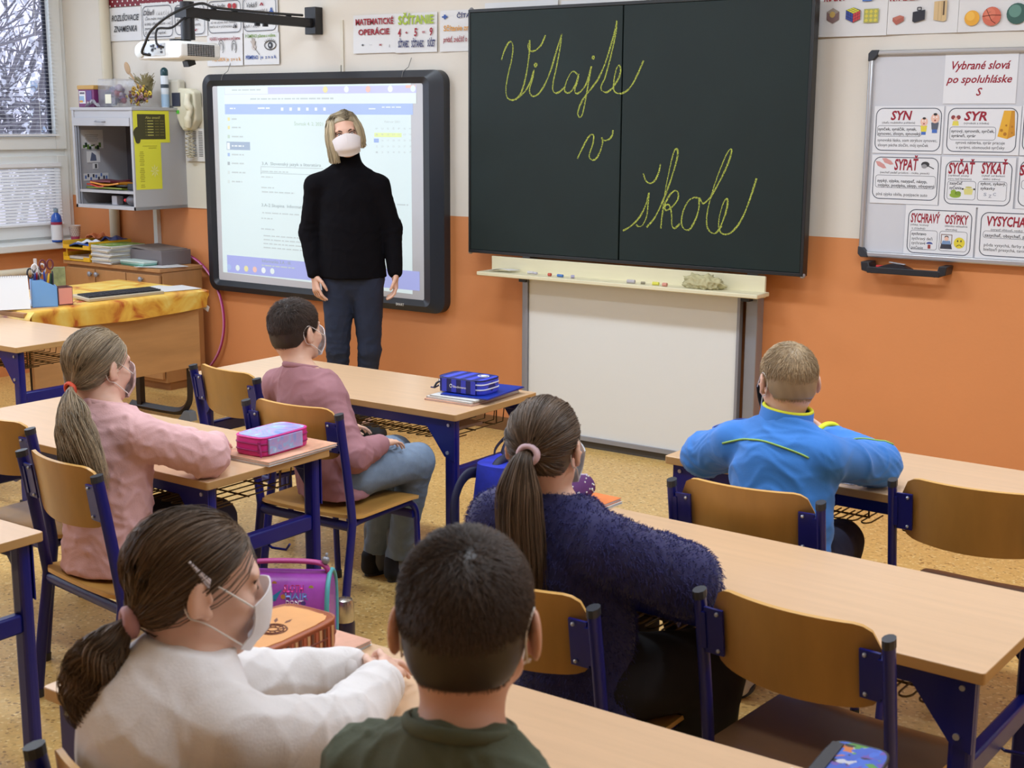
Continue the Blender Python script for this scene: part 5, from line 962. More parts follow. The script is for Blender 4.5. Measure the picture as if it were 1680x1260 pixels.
for i in range(5):
    for k in range(16):
        a = 2*PI*(k+.5*(i % 2))/16; z = .03+.013*i; r = .0262+.011*z/.096+.0006; d.ball((r*math.cos(a), r*math.sin(a), z), .0028, pm('cupdot', (124, 84, 92)), 5)
d.build('dot_print', None, t)
MB().lathe([(.0266, .002), (.0298, .026)], (0, 0, 0), 22).build('pink_band', pm('cuppink', (176, 70, 110)), t)

# ------------------------------------------------------------------ teacher's table
t = thing('teacher_desk', 'wooden teacher table with a tall front panel and dark steel legs', 'desk', (0, 0, 0))
M_steel = mat('dark_brown_steel', (40, 28, 26), .45)
M_grain = mat('oak_panel', (190, 142, 92), .4, noise=(2.6, .16, (3, .55, 4)))
MB().box((-5.99, 4.475, .715), (.72, 1.14, .024)).build('tabletop', M_wood, t, bevel=.003)
MB().box((-5.655, 4.485, .505), (.02, 1.06, .39)).build('front_panel', M_grain, t, bevel=.002)
for y in (4.98, 3.99):
    P = catmull([(-5.70, y, .70), (-5.70, y, .4), (-5.70, y, .16), (-5.72, y, .09), (-5.78, y, .045), (-5.9, y, .035), (-6.2, y, .035)], 5)
    MB().tube(P, .022, 4, None, flat=(1, 1)).build('leg', M_steel, t)
    MB().box((-6.12, y, .36), (.035, .035, .66)).build('leg', M_steel, t)
    MB().prism([(-5.78, 0), (-5.68, 0), (-5.69, .05), (-5.73, .055)], y-.025, y+.025, 'y').build('rubber_foot', mat('grey_rubber', (120, 126, 132), .6), t)
    MB().cyl((-5.70, y, .29), (-5.675, y, .29), .014, 12).build('bolt_cap', mat('pale_cap', (214, 200, 176), .5), t)
def cloth_mat():
    m = bpy.data.materials.new('sunflower_cloth'); m.use_nodes = True; nt = m.node_tree; b = nt.nodes['Principled BSDF']
    tc = nt.nodes.new('ShaderNodeTexCoord'); v = nt.nodes.new('ShaderNodeTexNoise'); v.inputs['Scale'].default_value = 5.5; v.inputs['Detail'].default_value = 4; v.inputs['Distortion'].default_value = 1.4
    r = nt.nodes.new('ShaderNodeValToRGB'); e = r.color_ramp
    e.elements[0].position = .30; e.elements[0].color = (*lin((176, 84, 30)), 1); e.elements[1].position = .75; e.elements[1].color = (*lin((236, 216, 130)), 1)
    for p, c in ((.38, (212, 150, 56)), (.48, (228, 178, 72)), (.6, (234, 198, 96))): e.elements.new(p).color = (*lin(c), 1)
    nt.links.new(tc.outputs['Object'], v.inputs['Vector']); nt.links.new(v.outputs['Fac'], r.inputs[0]); nt.links.new(r.outputs[0], b.inputs['Base Color'])
    b.inputs['Roughness'].default_value = .38
    return m
t = thing('tablecloth', 'yellow oilcloth with sunflowers draped over the teacher table', 'tablecloth', (0, 0, 0))
xa, xb, ya, yb, zt = -6.36, -5.618, 3.935, 5.055, .731
def cl(u, v):
    y = ya+(yb-ya)*v; s_ = u*(xb-xa+.10); x = xa+s_; z = zt+.001*math.sin(9*y+5*x)
    if x > xb:
        d = x-xb; x = xb+.008+.010*math.sin(7*y+1)*d/.1+.006*math.sin(17*y)*d/.1; z = zt-d*(.95+.12*math.sin(3.1*y))
    if v < .001: z -= .0
    return (x, y, z)
MB().grid(cl, 46, 60, None, -.0018).build('cloth', cloth_mat(), t, smooth=True, auto=70)
MB().grid(lambda u, v: (xa+(xb-xa+.03)*u, ya-.005-.03*math.sin(PI*v*.6)-.01*math.sin(4*u), zt-.06*v+.01*math.sin(8*u)*v), 24, 6, None, .0018).build('front_hem', MATS.get('x') or bpy.data.materials['sunflower_cloth'], t, smooth=True, auto=70)
MB().prism([(xb-.10, zt-.002), (xb+.012, zt-.002), (xb+.012, zt-.03), (xb-.03, zt-.085)], yb, yb+.004, 'y').build('corner_fold', bpy.data.materials['sunflower_cloth'], t)
MB().box((xb-.02, yb+.006, zt-.10), (.05, .002, .03), rot=Matrix.Rotation(.4, 3, 'Y')).build('care_label', M_paper, t)
d = MB(); rr = random.Random(14)
for (cx, cy, c) in ((-6.12, 4.95, 0), (-5.95, 4.62, 1), (-6.2, 4.55, 1), (-5.75, 4.30, 0), (-5.8, 4.75, 1), (-5.70, 3.99, 0)):
    for k in range(12):
        a = k*2*PI/12+rr.gauss(0, .1); r = .055
        d.add([(cx+.015*math.cos(a+1.5), cy+.015*math.sin(a+1.5), zt+.0016), (cx+r*.7*math.cos(a+.2), cy+r*.7*math.sin(a+.2), zt+.0016), (cx+r*math.cos(a), cy+r*math.sin(a), zt+.0016), (cx+r*.7*math.cos(a-.2), cy+r*.7*math.sin(a-.2), zt+.0016)], [(0, 1, 2, 3)], pm(['petalred', 'petalbrown'][c], [(186, 72, 48), (170, 104, 44)][c]))
d.build('flower_print', None, t)
zt = .7335
tag(MB().box((-6.02, 4.40, zt+.075), (.07, .025, .15), rot=Matrix.Rotation(.9, 3, 'Z')).build('camouflage_case', mat('camo_green', (126, 134, 96), .7, noise=(25, .35))), 'green mottled case standing behind the pen holder', 'case')
t = thing('keyboard', 'grey and black computer keyboard on the yellow tablecloth', 'keyboard', (-5.74, 4.56, zt), math.radians(84))
MB().box((0, 0, .012), (.45, .16, .018), rot=Matrix.Rotation(.06, 3, 'X')).build('case', mat('kb_beige', (186, 172, 146), .5), t, bevel=.004)
d = MB()
for i in range(18):
    for j in range(5): d.box((-.205+i*.024, -.055+j*.022, .0245+.0013*(j-2)), (.021, .019, .008))
d.build('keys', mat('kb_keys', (44, 46, 54), .5), t)
for i, (x, y, r) in enumerate([(-5.84, 4.88, .1), (-5.78, 4.93, -.2)]):
    tag(MB().box((x, y, zt+.0008+.0014*i), (.21, .28, .0012), rot=Matrix.Rotation(r, 3, 'Z')).build('paper_sheet', M_paper), ['lower white sheet at the far end of the yellow tablecloth', 'upper white sheet at the far end of the yellow tablecloth'][i], 'paper', 'white sheets on the teacher table')
t = thing('pen_holder', 'light blue angular pen holder full of pens and scissors', 'pen holder', (-5.735, 4.10, zt), math.radians(0))
M_pb = mat('pen_holder_blue', (122, 178, 242), .4)
b = MB()
for x0_, x1_, h0, h1 in ((-.058, -.012, .135, .135), (-.012, .058, .135, .10)):
    b.prism([(x0_, 0), (x1_, 0), (x1_, h1), (x0_, h0)], -.045, -.042, 'y'); b.prism([(x0_, 0), (x1_, 0), (x1_, h1), (x0_, h0)], .042, .045, 'y')
b.box((-.058, 0, .0675), (.003, .09, .135)); b.box((.058, 0, .05), (.003, .09, .10)); b.box((-.012, 0, .06), (.003, .085, .12)); b.box((0, 0, .002), (.116, .09, .004))
b.build('holder', M_pb, t); t.rotation_euler.z = math.radians(60)
PENC = [((34, 40, 120), 'dark blue'), ((150, 24, 40), 'red'), ((30, 30, 36), 'black'), ((232, 232, 236), 'white'), ((226, 180, 40), 'yellow'), ((40, 60, 150), 'blue'), ((120, 30, 60), 'maroon'), ((40, 80, 60), 'green'), ((60, 60, 70), 'grey')]
rr = random.Random(31); Rz = Matrix.Rotation(math.radians(60), 3, 'Z')
for i, (c, nm) in enumerate(PENC):
    base = Rz @ Vector((-.046+.0115*i, rr.uniform(-.03, .03), .006))+Vector((-5.735, 4.10, zt)); top = base+Rz @ Vector((rr.gauss(0, .012), rr.gauss(0, .012), .15+.02*rr.random()))
    tag(MB().tube([base, base+(top-base)*.9, top], [.005, .005, .003], 8).build('pen', mat('pen_'+nm.replace(' ', '_'), c, .35)), nm+' pen standing in the light blue pen holder', 'pen', 'pens in the blue holder')
for i, (x, c, lb) in enumerate([(-.04, (40, 40, 46), 'scissors with black rings in the blue pen holder'), (-.018, (226, 226, 230), 'scissors with white rings in the blue pen holder'), (.02, (104, 40, 52), 'scissors with dark red rings in the blue pen holder')]):
    q = thing('scissors', lb, 'scissors', (-5.735, 4.10, zt), math.radians(60), None); m = mat('scissor%d' % i, c, .4); h = .165+.02*i
    MB().box((x, 0, .09), (.012, .003, .14)).build('blade', M_alu, q)
    for s_ in (-1, 1): MB().tube([(x+s_*.018+.014*math.cos(a), .004*s_, h+.024*math.sin(a)) for a in [2*PI*k/14 for k in range(14)]], .0045, 6, None, closed=True).build('handle', m, q)
q = thing('fineliner_bundle', 'tall white cylinder with a slim top standing in the blue pen holder', 'tube', (-5.735, 4.10, zt), math.radians(60))
MB().cyl((-.03, .01, .01), (-.03, .012, .20), .012, 12).cyl((-.03, .012, .2), (-.03, .012, .235), .008, 12).build('tube', mat('clear_white', (214, 208, 204), .3), q, smooth=True, auto=40)
t = thing('note_box', 'salmon pink memo-paper box beside the blue pen holder', 'memo box', (-5.72, 4.20, zt), math.radians(74))
MB().box((0, -.034, .045), (.074, .003, .09)).box((-.0355, 0, .045), (.003, .066, .09)).box((.0355, 0, .045), (.003, .066, .09)).box((0, .034, .045), (.074, .003, .09)).build('box', mat('memo_edge', (110, 70, 70), .5), t)
MB().box((0, -.0365, .045), (.068, .002, .08)).build('front', mat('memo_pink', (238, 162, 146), .5), t)
MB().box((0, 0, .042), (.066, .062, .08)).build('paper_block', mat('memo_grey', (150, 138, 126), .7), t)
t = thing('desk_calendar', 'white tent calendar standing at the left photo edge on the teacher table', 'calendar', (-5.80, 3.925, zt+.004), math.radians(60))
MB().prism([(-.075, 0), (-.072, 0), (.001, .155), (-.001, .155)], -.11, .11, 'x').build('front_page', M_paper, t)
MB().prism([(.075, 0), (.072, 0), (-.001, .155), (.001, .155)], -.11, .11, 'x').build('back_page', mat('cal_grey', (150, 150, 156), .6), t)
d = MB()
for i in range(20): d.tube([(-.10+i*.0105, .006*math.cos(a), .153+.006*math.sin(a)) for a in [2*PI*k/8 for k in range(8)]], .0008, 4, None, closed=True)
d.build('spiral', M_alu, t)
tag(MB().box((-5.77, 4.065, zt+.02), (.1, .07, .0015), rot=Matrix.Rotation(.45, 3, 'X')).box((-5.75, 4.06, zt+.012), (.05, .006, .02)).build('memo_slips', mat('slips', (206, 210, 220), .5)), 'small note slips and clips between calendar and pen holder', 'paper')
t = thing('hula_hoop', 'pink hoop leaning between wooden cupboard and wall', 'hoop', (0, 0, 0))
cx, cz, R0 = -6.70, .415, .40
pts = [(cx+R0*math.cos(a), 5.80, cz+R0*math.sin(a)) for a in [2*PI*k/64 for k in range(64)]]
MB().tube(pts, .0085, 8, None, closed=True).build('ring', mat('hoop_pink', (164, 46, 110), .35), t, smooth=True)
MB().tube([(cx+(R0)*math.cos(a), 5.7945, cz+(R0)*math.sin(a)) for a in [2*PI*k/64 for k in range(64)]], .005, 6, None, closed=True).build('stripe', mat('hoop_light', (222, 140, 190), .35), t, smooth=True)
# ------------------------------------------------------------------ people: signed-distance bodies turned into one continuous mesh
V3 = lambda *a: np.array(a, float)
def nrm(v): v = np.asarray(v, float); return v/max(np.linalg.norm(v), 1e-9)
def lerp(a, b, t): return np.asarray(a)*(1-t)+np.asarray(b)*t
class SDF:
    def __init__(s): s.p = []
    def cap(s, a, b, ra, rb, k=.02, d=None, f=1.0):
        a, b = V3(*a), V3(*b); m = max(ra, rb)
        s.p.append(('c', a, b, ra, rb, k, None if d is None else nrm(d), f, np.minimum(a, b)-m, np.maximum(a, b)+m)); return s
    def ell(s, c, r, R=None, k=.02, sub=False):
        c = V3(*c); r = V3(*r); m = r.max()
        s.p.append(('s' if sub else 'e', c, r, np.eye(3) if R is None else R, k, c-m, c+m)); return s
    def cut(s, pt, n, k=.004): s.p.append(('h', V3(*pt), nrm(n), k)); return s   # removes the side n points to
    def bounds(s):
        lo = np.min([q[-2] for q in s.p if q[0] in 'ce'], 0); hi = np.max([q[-1] for q in s.p if q[0] in 'ce'], 0)
        return lo, hi
    def field(s, X, Y, Z, off=0.0):
        F = np.full((len(X), len(Y), len(Z)), .5, np.float32)
        hx = X[1]-X[0]
        for q in s.p:
            if q[0] == 'h':
                _, pt, n, k = q
                d = ((X-pt[0])*n[0])[:, None, None]+((Y-pt[1])*n[1])[None, :, None]+((Z-pt[2])*n[2])[None, None, :]
                np.maximum(F, d.astype(np.float32), out=F); continue
            lo, hi = q[-2], q[-1]; k = q[5] if q[0] == 'c' else q[4]; mg = off+2*k+4*hx
            i0, i1 = np.searchsorted(X, [lo[0]-mg, hi[0]+mg]); j0, j1 = np.searchsorted(Y, [lo[1]-mg, hi[1]+mg]); k0, k1 = np.searchsorted(Z, [lo[2]-mg, hi[2]+mg])
            if i1 <= i0 or j1 <= j0 or k1 <= k0: continue
            P = np.stack(np.meshgrid(X[i0:i1], Y[j0:j1], Z[k0:k1], indexing='ij'), -1).astype(np.float32)
            G = F[i0:i1, j0:j1, k0:k1]
            if q[0] == 'c':
                _, a, b, ra, rb, k, d, f = q[:8]
                pa = P-a.astype(np.float32); ba = (b-a).astype(np.float32)
                if d is not None:
                    dd = d.astype(np.float32); pa = pa+(f-1)*(pa@dd)[..., None]*dd; ba = ba+(f-1)*(ba@dd)*dd
                L2 = float(ba@ba)+1e-12; t = np.clip((pa@ba)/L2, 0, 1)
                D = np.linalg.norm(pa-t[..., None]*ba, axis=-1)-(ra+(rb-ra)*t)
            else:
                c, r, R = q[1], q[2], q[3]
                pl = (P-c.astype(np.float32))@R.astype(np.float32)
                k0_ = np.linalg.norm(pl/r.astype(np.float32), axis=-1); k1_ = np.linalg.norm(pl/(r*r).astype(np.float32), axis=-1)
                D = k0_*(k0_-1)/np.maximum(k1_, 1e-6)
            if q[0] == 's':
                D = -D; h = np.clip(.5-.5*(G-D)/k, 0, 1); G[...] = G*(1-h)+D*h+k*h*(1-h)
            else:
                h = np.clip(.5+.5*(G-D)/k, 0, 1); G[...] = G*(1-h)+D*h-k*h*(1-h)
        return F-off if off else F
def surface_nets(F, o, h):
    S_ = F < 0; nx, ny, nz = F.shape
    cnt = np.zeros((nx-1, ny-1, nz-1), np.int8)
    for dx in (0, 1):
        for dy in (0, 1):
            for dz in (0, 1): cnt += S_[dx:nx-1+dx, dy:ny-1+dy, dz:nz-1+dz]
    act = np.argwhere((cnt > 0) & (cnt < 8)); ix = np.full(cnt.shape, -1, np.int32); ix[tuple(act.T)] = np.arange(len(act))
    acc = np.zeros((len(act), 3)); n = np.zeros(len(act))
    cs = [(a, b, c) for a in (0, 1) for b in (0, 1) for c in (0, 1)]
    for c0 in cs:
        for ax in range(3):
            if c0[ax]: continue
            c1 = list(c0); c1[ax] = 1
            f0 = F[act[:, 0]+c0[0], act[:, 1]+c0[1], act[:, 2]+c0[2]]; f1 = F[act[:, 0]+c1[0], act[:, 1]+c1[1], act[:, 2]+c1[2]]
            m = (f0 < 0) != (f1 < 0); t = np.where(m, f0/np.where(m, f0-f1, 1), 0)
            p = np.tile(np.array(c0, float), (len(act), 1)); p[:, ax] += t
            acc[m] += p[m]; n[m] += 1
    V = (act+acc/n[:, None])*h+o
    quads = []
    for ax in range(3):
        b, c = (ax+1) % 3, (ax+2) % 3
        sl0 = [slice(None)]*3; sl1 = [slice(None)]*3; sl0[ax] = slice(0, -1); sl1[ax] = slice(1, None)
        for q in (sl0, sl1): q[b] = slice(1, -1); q[c] = slice(1, -1)
        A, B = S_[tuple(sl0)], S_[tuple(sl1)]
        e = np.argwhere(A != B)
        if not len(e): continue
        ins = A[tuple(e.T)]; e = e.copy(); e[:, b] += 1; e[:, c] += 1
        def cell(db, dc):
            q = e.copy(); q[:, b] -= db; q[:, c] -= dc; return ix[q[:, 0], q[:, 1], q[:, 2]]
        Q = np.stack([cell(1, 1), cell(0, 1), cell(0, 0), cell(1, 0)], 1)
        Q[~ins] = Q[~ins][:, ::-1]; quads.append(Q)
    return V, np.concatenate(quads)
def np_mesh(name, V, Q, m, parent=None, col=None, smooth=True):
    me = bpy.data.meshes.new(name); k = Q.shape[1]
    me.vertices.add(len(V)); me.vertices.foreach_set('co', np.asarray(V, np.float32).ravel())
    me.loops.add(Q.size); me.loops.foreach_set('vertex_index', Q.astype(np.int32).ravel())
    me.polygons.add(len(Q)); me.polygons.foreach_set('loop_start', np.arange(0, Q.size, k, dtype=np.int32)); me.polygons.foreach_set('loop_total', np.full(len(Q), k, np.int32))
    me.update(calc_edges=True); me.validate()
    if smooth: me.polygons.foreach_set('use_smooth', [True]*len(me.polygons))
    me.materials.append(m)
    if col is not None:
        ca = me.color_attributes.new('Col', 'FLOAT_COLOR', 'POINT'); c4 = np.ones((len(V), 4), np.float32); c4[:, :3] = col; ca.data.foreach_set('color', c4.ravel())
    o = bpy.data.objects.new(name, me); C.objects.link(o)
    if parent: o.parent = parent
    return o
def vnormals(V, Q):
    n = np.cross(V[Q[:, 2]]-V[Q[:, 0]], V[Q[:, 3 if Q.shape[1] > 3 else 1]]-V[Q[:, 1]]); N = np.zeros_like(V)
    for k in range(Q.shape[1]): np.add.at(N, Q[:, k], n)
    return N/np.maximum(np.linalg.norm(N, axis=1), 1e-9)[:, None]
def relax(V, Q, it=2):
    E = np.concatenate([Q[:, [i, (i+1) % 4]] for i in range(4)]); 
    for _ in range(it):
        A = np.zeros_like(V); n = np.zeros(len(V)); np.add.at(A, E[:, 0], V[E[:, 1]]); np.add.at(n, E[:, 0], 1); np.add.at(A, E[:, 1], V[E[:, 0]]); np.add.at(n, E[:, 1], 1)
        V = .5*V+.5*A/n[:, None]
    return V
def polygonize(sdf, h, off=0.0, extra=None, it=2):
    lo, hi = sdf.bounds(); lo = lo-off-3*h; hi = hi+off+3*h
    X, Y, Z = (np.arange(lo[i], hi[i], h) for i in range(3))
    F = sdf.field(X, Y, Z, off)
    if extra is not None: F = extra(F, X, Y, Z)
    F[0] = F[-1] = .1; F[:, 0] = F[:, -1] = .1; F[:, :, 0] = F[:, :, -1] = .1
    V, Q = surface_nets(F, np.array([X[0], Y[0], Z[0]]), h)
    return relax(V, Q, it), Q
def folds(V, seed, wl=.055, n=5):
    r = np.random.default_rng(seed); f = 0; W_ = V.copy()
    for i in range(3): W_ = W_+.012*np.sin(V@r.normal(0, 22, (3, 3))+r.uniform(0, 6, 3))
    for i in range(n):
        k = nrm(r.normal(0, 1, 3)*V3(1, 1, 1.3))*2*PI/(wl*r.uniform(.7, 1.5)); f = f+(1-np.abs(np.sin(W_@k*.5+r.uniform(0, 6))))**2
    return f/n-.33
def garment(name, sdf, h, off, m, parent, seed, amp=.004, hot=(), cuts=(), extra_disp=None, col=None):
    for c in cuts: sdf.cut(*c)
    V, Q = polygonize(sdf, h, off); N = vnormals(V, Q)
    a = np.full(len(V), amp)
    for c, r, g in hot: a = a+g*np.exp(-((V-V3(*c))**2).sum(1)/(r*r))
    V = V+N*(a*folds(V, seed))[:, None]
    if extra_disp is not None: V = V+N*extra_disp(V, N)[:, None]
    return np_mesh(name, V, Q, m, parent), V, Q
def strands(name, P, rad, m, parent, col, taper=True):
    """P (N,K,3) polylines, rad scalar, col (N,K,3) multipliers -> triangular hair strands in one mesh"""
    N, K, _ = P.shape
    T = np.gradient(P, axis=1); T /= np.maximum(np.linalg.norm(T, axis=-1), 1e-9)[..., None]
    ref = np.tile(np.array([.3, .2, .93]), (N, 1)); U = np.cross(T, ref[:, None, :]); U /= np.maximum(np.linalg.norm(U, axis=-1), 1e-6)[..., None]
    Wd = np.cross(T, U); r = rad*(np.linspace(1, .25, K) if taper else np.ones(K)); r = r[None, :, None]
    ring = [P+r*(U*math.cos(a)+Wd*math.sin(a)) for a in (0, 2*PI/3, 4*PI/3)]
    V = np.stack(ring, 2).reshape(-1, 3); base = (np.arange(N)[:, None]*K+np.arange(K-1)[None])*3
    Q = np.concatenate([np.stack([base+a, base+b, base+3+b, base+3+a], -1).reshape(-1, 4) for a, b in ((0, 1), (1, 2), (2, 0))])
    return np_mesh(name, V, Q, m, parent, np.repeat(col.reshape(-1, 3), 3, 0))

M_skin = {}
def skin(c, nm):
    m = mat('skin_'+nm, c, .5, noise=(9, .05)); b = m.node_tree.nodes['Principled BSDF']
    b.inputs['Subsurface Weight'].default_value = .12; b.inputs['Subsurface Radius'].default_value = (.012, .005, .003); b.inputs['Subsurface Scale'].default_value = 1
    return m
def hairmat(nm, c):
    return mat('hair_'+nm, c, .42, attr=True, spec=.4)

class Head:
    def __init__(s, c, az, pitch=0, roll=0, scale=.93):
        a = math.radians(az); p = math.radians(pitch); r = math.radians(roll)
        f = V3(math.cos(a)*math.cos(p), math.sin(a)*math.cos(p), -math.sin(p)); rt = V3(math.sin(a), -math.cos(a), 0); u = np.cross(rt, f)
        rt2 = rt*math.cos(r)+u*math.sin(r); u2 = u*math.cos(r)-rt*math.sin(r)
        s.R = np.stack([rt2, f, u2], 1); s.c = V3(*c); s.s = scale
    def w(s, *q): return s.c+s.R@(V3(*q)*s.s)
    def wa(s, Q): return s.c+(np.asarray(Q)*s.s)@s.R.T
    def l(s, P): return ((np.asarray(P)-s.c)@s.R)/s.s
    def rad(s, *r): return V3(*r)*s.s
    def skull(s, S_, grow=0):
        g = grow
        S_.ell(s.w(0, -.012, .028), s.rad(.074+g, .096+g, .084+g), s.R, .02)
        S_.ell(s.w(0, -.040, -.022), s.rad(.060+g, .055+g, .060+g), s.R, .03)
        return S_
    def face(s, S_):
        k = s.s; s.skull(S_)
        S_.ell(s.w(0, .030, -.035), s.rad(.060, .062, .072), s.R, .02)
        for e in (-1, 1):
            S_.cap(s.w(e*.052, .0, -.055), s.w(e*.022, .066, -.092), .016*k, .016*k, .02)
            S_.ell(s.w(e*.040, .060, -.028), s.rad(.024, .022, .024), s.R, .02)
        S_.ell(s.w(0, .072, -.095), s.rad(.022, .018, .018), s.R, .015)
        S_.ell(s.w(0, .078, .022), s.rad(.050, .014, .014), s.R, .018)
        for e in (-1, 1): S_.ell(s.w(e*.032, .098, .002), s.rad(.017, .017, .011), s.R, .01, sub=True)
        for e in (-1, 1): S_.ell(s.w(e*.032, .0765, .001), s.rad(.015, .011, .0105), s.R, .003)
        S_.cap(s.w(0, .088, .008), s.w(0, .107, -.034), .008*k, .0115*k, .012)
        for e in (-1, 1): S_.ell(s.w(e*.012, .098, -.036), s.rad(.008, .009, .007), s.R, .006)
        S_.ell(s.w(0, .088, -.062), s.rad(.022, .009, .006), s.R, .006); S_.ell(s.w(0, .086, -.071), s.rad(.018, .009, .006), s.R, .006)
        for e in (-1, 1):
            A = Matrix.Rotation(e*.28, 3, 'Z') @ Matrix.Rotation(-.15, 3, 'X'); A = s.R@np.array(A)
            S_.ell(s.w(e*.083, -.016, -.006), s.rad(.0075, .0195, .032), A, .008)
            S_.ell(s.w(e*.091, -.008, -.002), s.rad(.006, .011, .021), A, .005, sub=True)
            S_.ell(s.w(e*.078, .0, -.030), s.rad(.007, .010, .010), A, .006)
            S_.ell(s.w(e*.0845, .002, -.008), s.rad(.004, .004, .007), A, .004)
        return S_

def hand(S_, wr, d, pn, thumb, size=1.0, curl=.35, spread=.12):
    """five separate fingers; d towards the knuckles, pn out of the palm, thumb = direction of the thumb side"""
    d, pn = nrm(d), nrm(pn); pn = nrm(pn-d*(pn@d)); lat = nrm(np.cross(d, pn)); lat = lat if lat@np.asarray(thumb) > 0 else -lat
    wr = V3(*wr); L, Wd = .078*size, .033*size
    S_.cap(wr, wr+d*L*.35, .019*size, .021*size, .012, pn, 1.5)
    for k in (-.7, 0, .7): S_.cap(wr+d*L*.25+lat*Wd*k*.5, wr+d*L*.95+lat*Wd*k, .0135*size, .0115*size, .010)
    for i, ln in enumerate((.066, .074, .068, .053)):
        o = 1-i*.667; b = wr+d*L+lat*Wd*o*1.02; dd = nrm(d+lat*o*spread); p = b; r = .0078*size*(1, 1, .97, .86)[i]
        for j, (fr, cu) in enumerate(((.45, curl*.8), (.31, curl*1.1), (.24, curl*.8))):
            an = cu*(1+.12*i); dd = nrm(dd*math.cos(an)+pn*math.sin(an)); q = p+dd*ln*size*fr
            S_.cap(p, q, r*(1-.07*j), r*(.93-.07*j), .0025); p = q
    t0 = wr+d*L*.22+lat*Wd*.75; t1 = t0+nrm(d*.75+lat*.75+pn*.35)*.036*size; t2 = t1+nrm(d*.95+lat*.2+pn*.45)*.028*size; t3 = t2+nrm(d*1+pn*.5)*.02*size
    S_.cap(t0, t1, .0125*size, .0095*size, .008); S_.cap(t1, t2, .0092*size, .0082*size, .003); S_.cap(t2, t3, .0082*size, .007*size, .003)

def build_body(S_, J, g):
    """skeleton J (world joints) -> continuous skin"""
    f = J['face']; pel, nk = V3(*J['pelvis']), V3(*J['neck']); hb = V3(*f)*J.get('hunch', .0); ch, be = lerp(pel, nk, .66)-hb, lerp(pel, nk, .33)-hb*.6; up = lerp(pel, nk, .86)-hb*.6
    S_.cap(pel, be, .088*g, .086*g, .03, f, 1.3); S_.cap(be, ch, .090*g, .104*g, .03, f, 1.35); S_.cap(ch, up, .100*g, .075*g, .03, f, 1.35)
    for s_ in 'LR':
        sh, el, wr = (V3(*J[k+s_]) for k in ('sh', 'el', 'wr'))
        S_.cap(up, sh, .046*g, .036*g, .03); S_.cap(nk-V3(0, 0, .012), sh, .034*g, .030*g, .03); S_.cap(sh, el, .040*g, .034*g, .02); S_.cap(el, wr, .034*g, .023*g, .015)
        hp, kn, an, to = (V3(*J[k+s_]) for k in ('hp', 'kn', 'an', 'to'))
        S_.cap(pel, hp, .076*g, .068*g, .03); S_.cap(hp, kn, .066*g, .048*g, .03); S_.cap(kn, an, .048*g, .032*g, .025); S_.cap(an, to, .032*g, .022*g, .02)
    return S_
def legs_sdf(J, g, thick=1.0):
    S_ = SDF(); pel = V3(*J['pelvis']); f = J['face']
    S_.cap(pel+V3(0, 0, .0), pel+V3(0, 0, .06), .092*g, .088*g, .03, f, 1.2)
    for s_ in 'LR':
        hp, kn, an = (V3(*J[k+s_]) for k in ('hp', 'kn', 'an'))
        S_.cap(pel, hp, .076*g, .074*g, .03); S_.cap(hp, kn, .070*g*thick, .057*g*thick, .03); S_.cap(kn, an, .057*g*thick, .040*g*thick, .025)
    return S_
def top_sdf(J, g, arms=(1.0, 1.0), puff=1.0):
    S_ = SDF(); f = J['face']; pel, nk = V3(*J['pelvis']), V3(*J['neck']); hb = V3(*f)*J.get('hunch', .0); ch, be, up = lerp(pel, nk, .66)-hb, lerp(pel, nk, .33)-hb*.6, lerp(pel, nk, .87)-hb*.6
    S_.cap(pel+V3(0, 0, -.08)-V3(*f)*.01, be, .120*g, .112*g, .03, f, 1.25); S_.cap(be, ch, .112*g, .120*g, .03, f, 1.3); S_.cap(ch, up, .116*g, .080*g, .04, f, 1.35)
    for s_, a in zip('LR', arms):
        sh, el, wr = (V3(*J[k+s_]) for k in ('sh', 'el', 'wr'))
        S_.cap(up, sh, .052*g, .040*g, .03); S_.cap(nk-V3(0, 0, .018), sh, .040*g, .034*g, .035); S_.cap(sh, el, .044*g*puff, .046*g*puff, .022); S_.cap(el, lerp(el, wr, .93*a), .046*g*puff, .030*g, .02)
    S_.cut(nk+V3(0, 0, .012), J.get('neckcut', V3(*f)*.25+V3(0, 0, 1)))
    return S_
def shoe(J, s_, m, parent, name='shoe', k=1.0, sole=None):
    an, to = V3(*J['an'+s_]), V3(*J['to'+s_]); S_ = SDF(); d = nrm((to-an)*V3(1, 1, 0)); z0 = min(an[2], to[2])*0
    hl = V3(an[0], an[1], 0)-d*.03*k
    S_.cap(hl+V3(0, 0, .045*k), hl+V3(0, 0, .085*k), .036*k, .038*k, .02)
    S_.cap(hl+V3(0, 0, .034*k), hl+d*.14*k+V3(0, 0, .03*k), .034*k, .033*k, .02); S_.cap(hl+d*.05*k+V3(0, 0, .06*k), hl+d*.15*k+V3(0, 0, .034*k), .03*k, .03*k, .02)
    S_.cut(V3(0, 0, .008), V3(0, 0, -1)); S_.cut(V3(0, 0, .11*k), V3(0, 0, 1))
    V, Q = polygonize(S_, .006); o = np_mesh(name, V, Q, m, parent)
    P = [tuple(hl+d*(.06*k+.088*k*math.cos(a))+V3(-d[1], d[0], 0)*.036*k*math.sin(a))[:2] for a in [2*PI*i/20 for i in range(20)]]
    MB().prism(P, .0005, .014, 'z').build('sole', sole or M_cap, o)
    return o
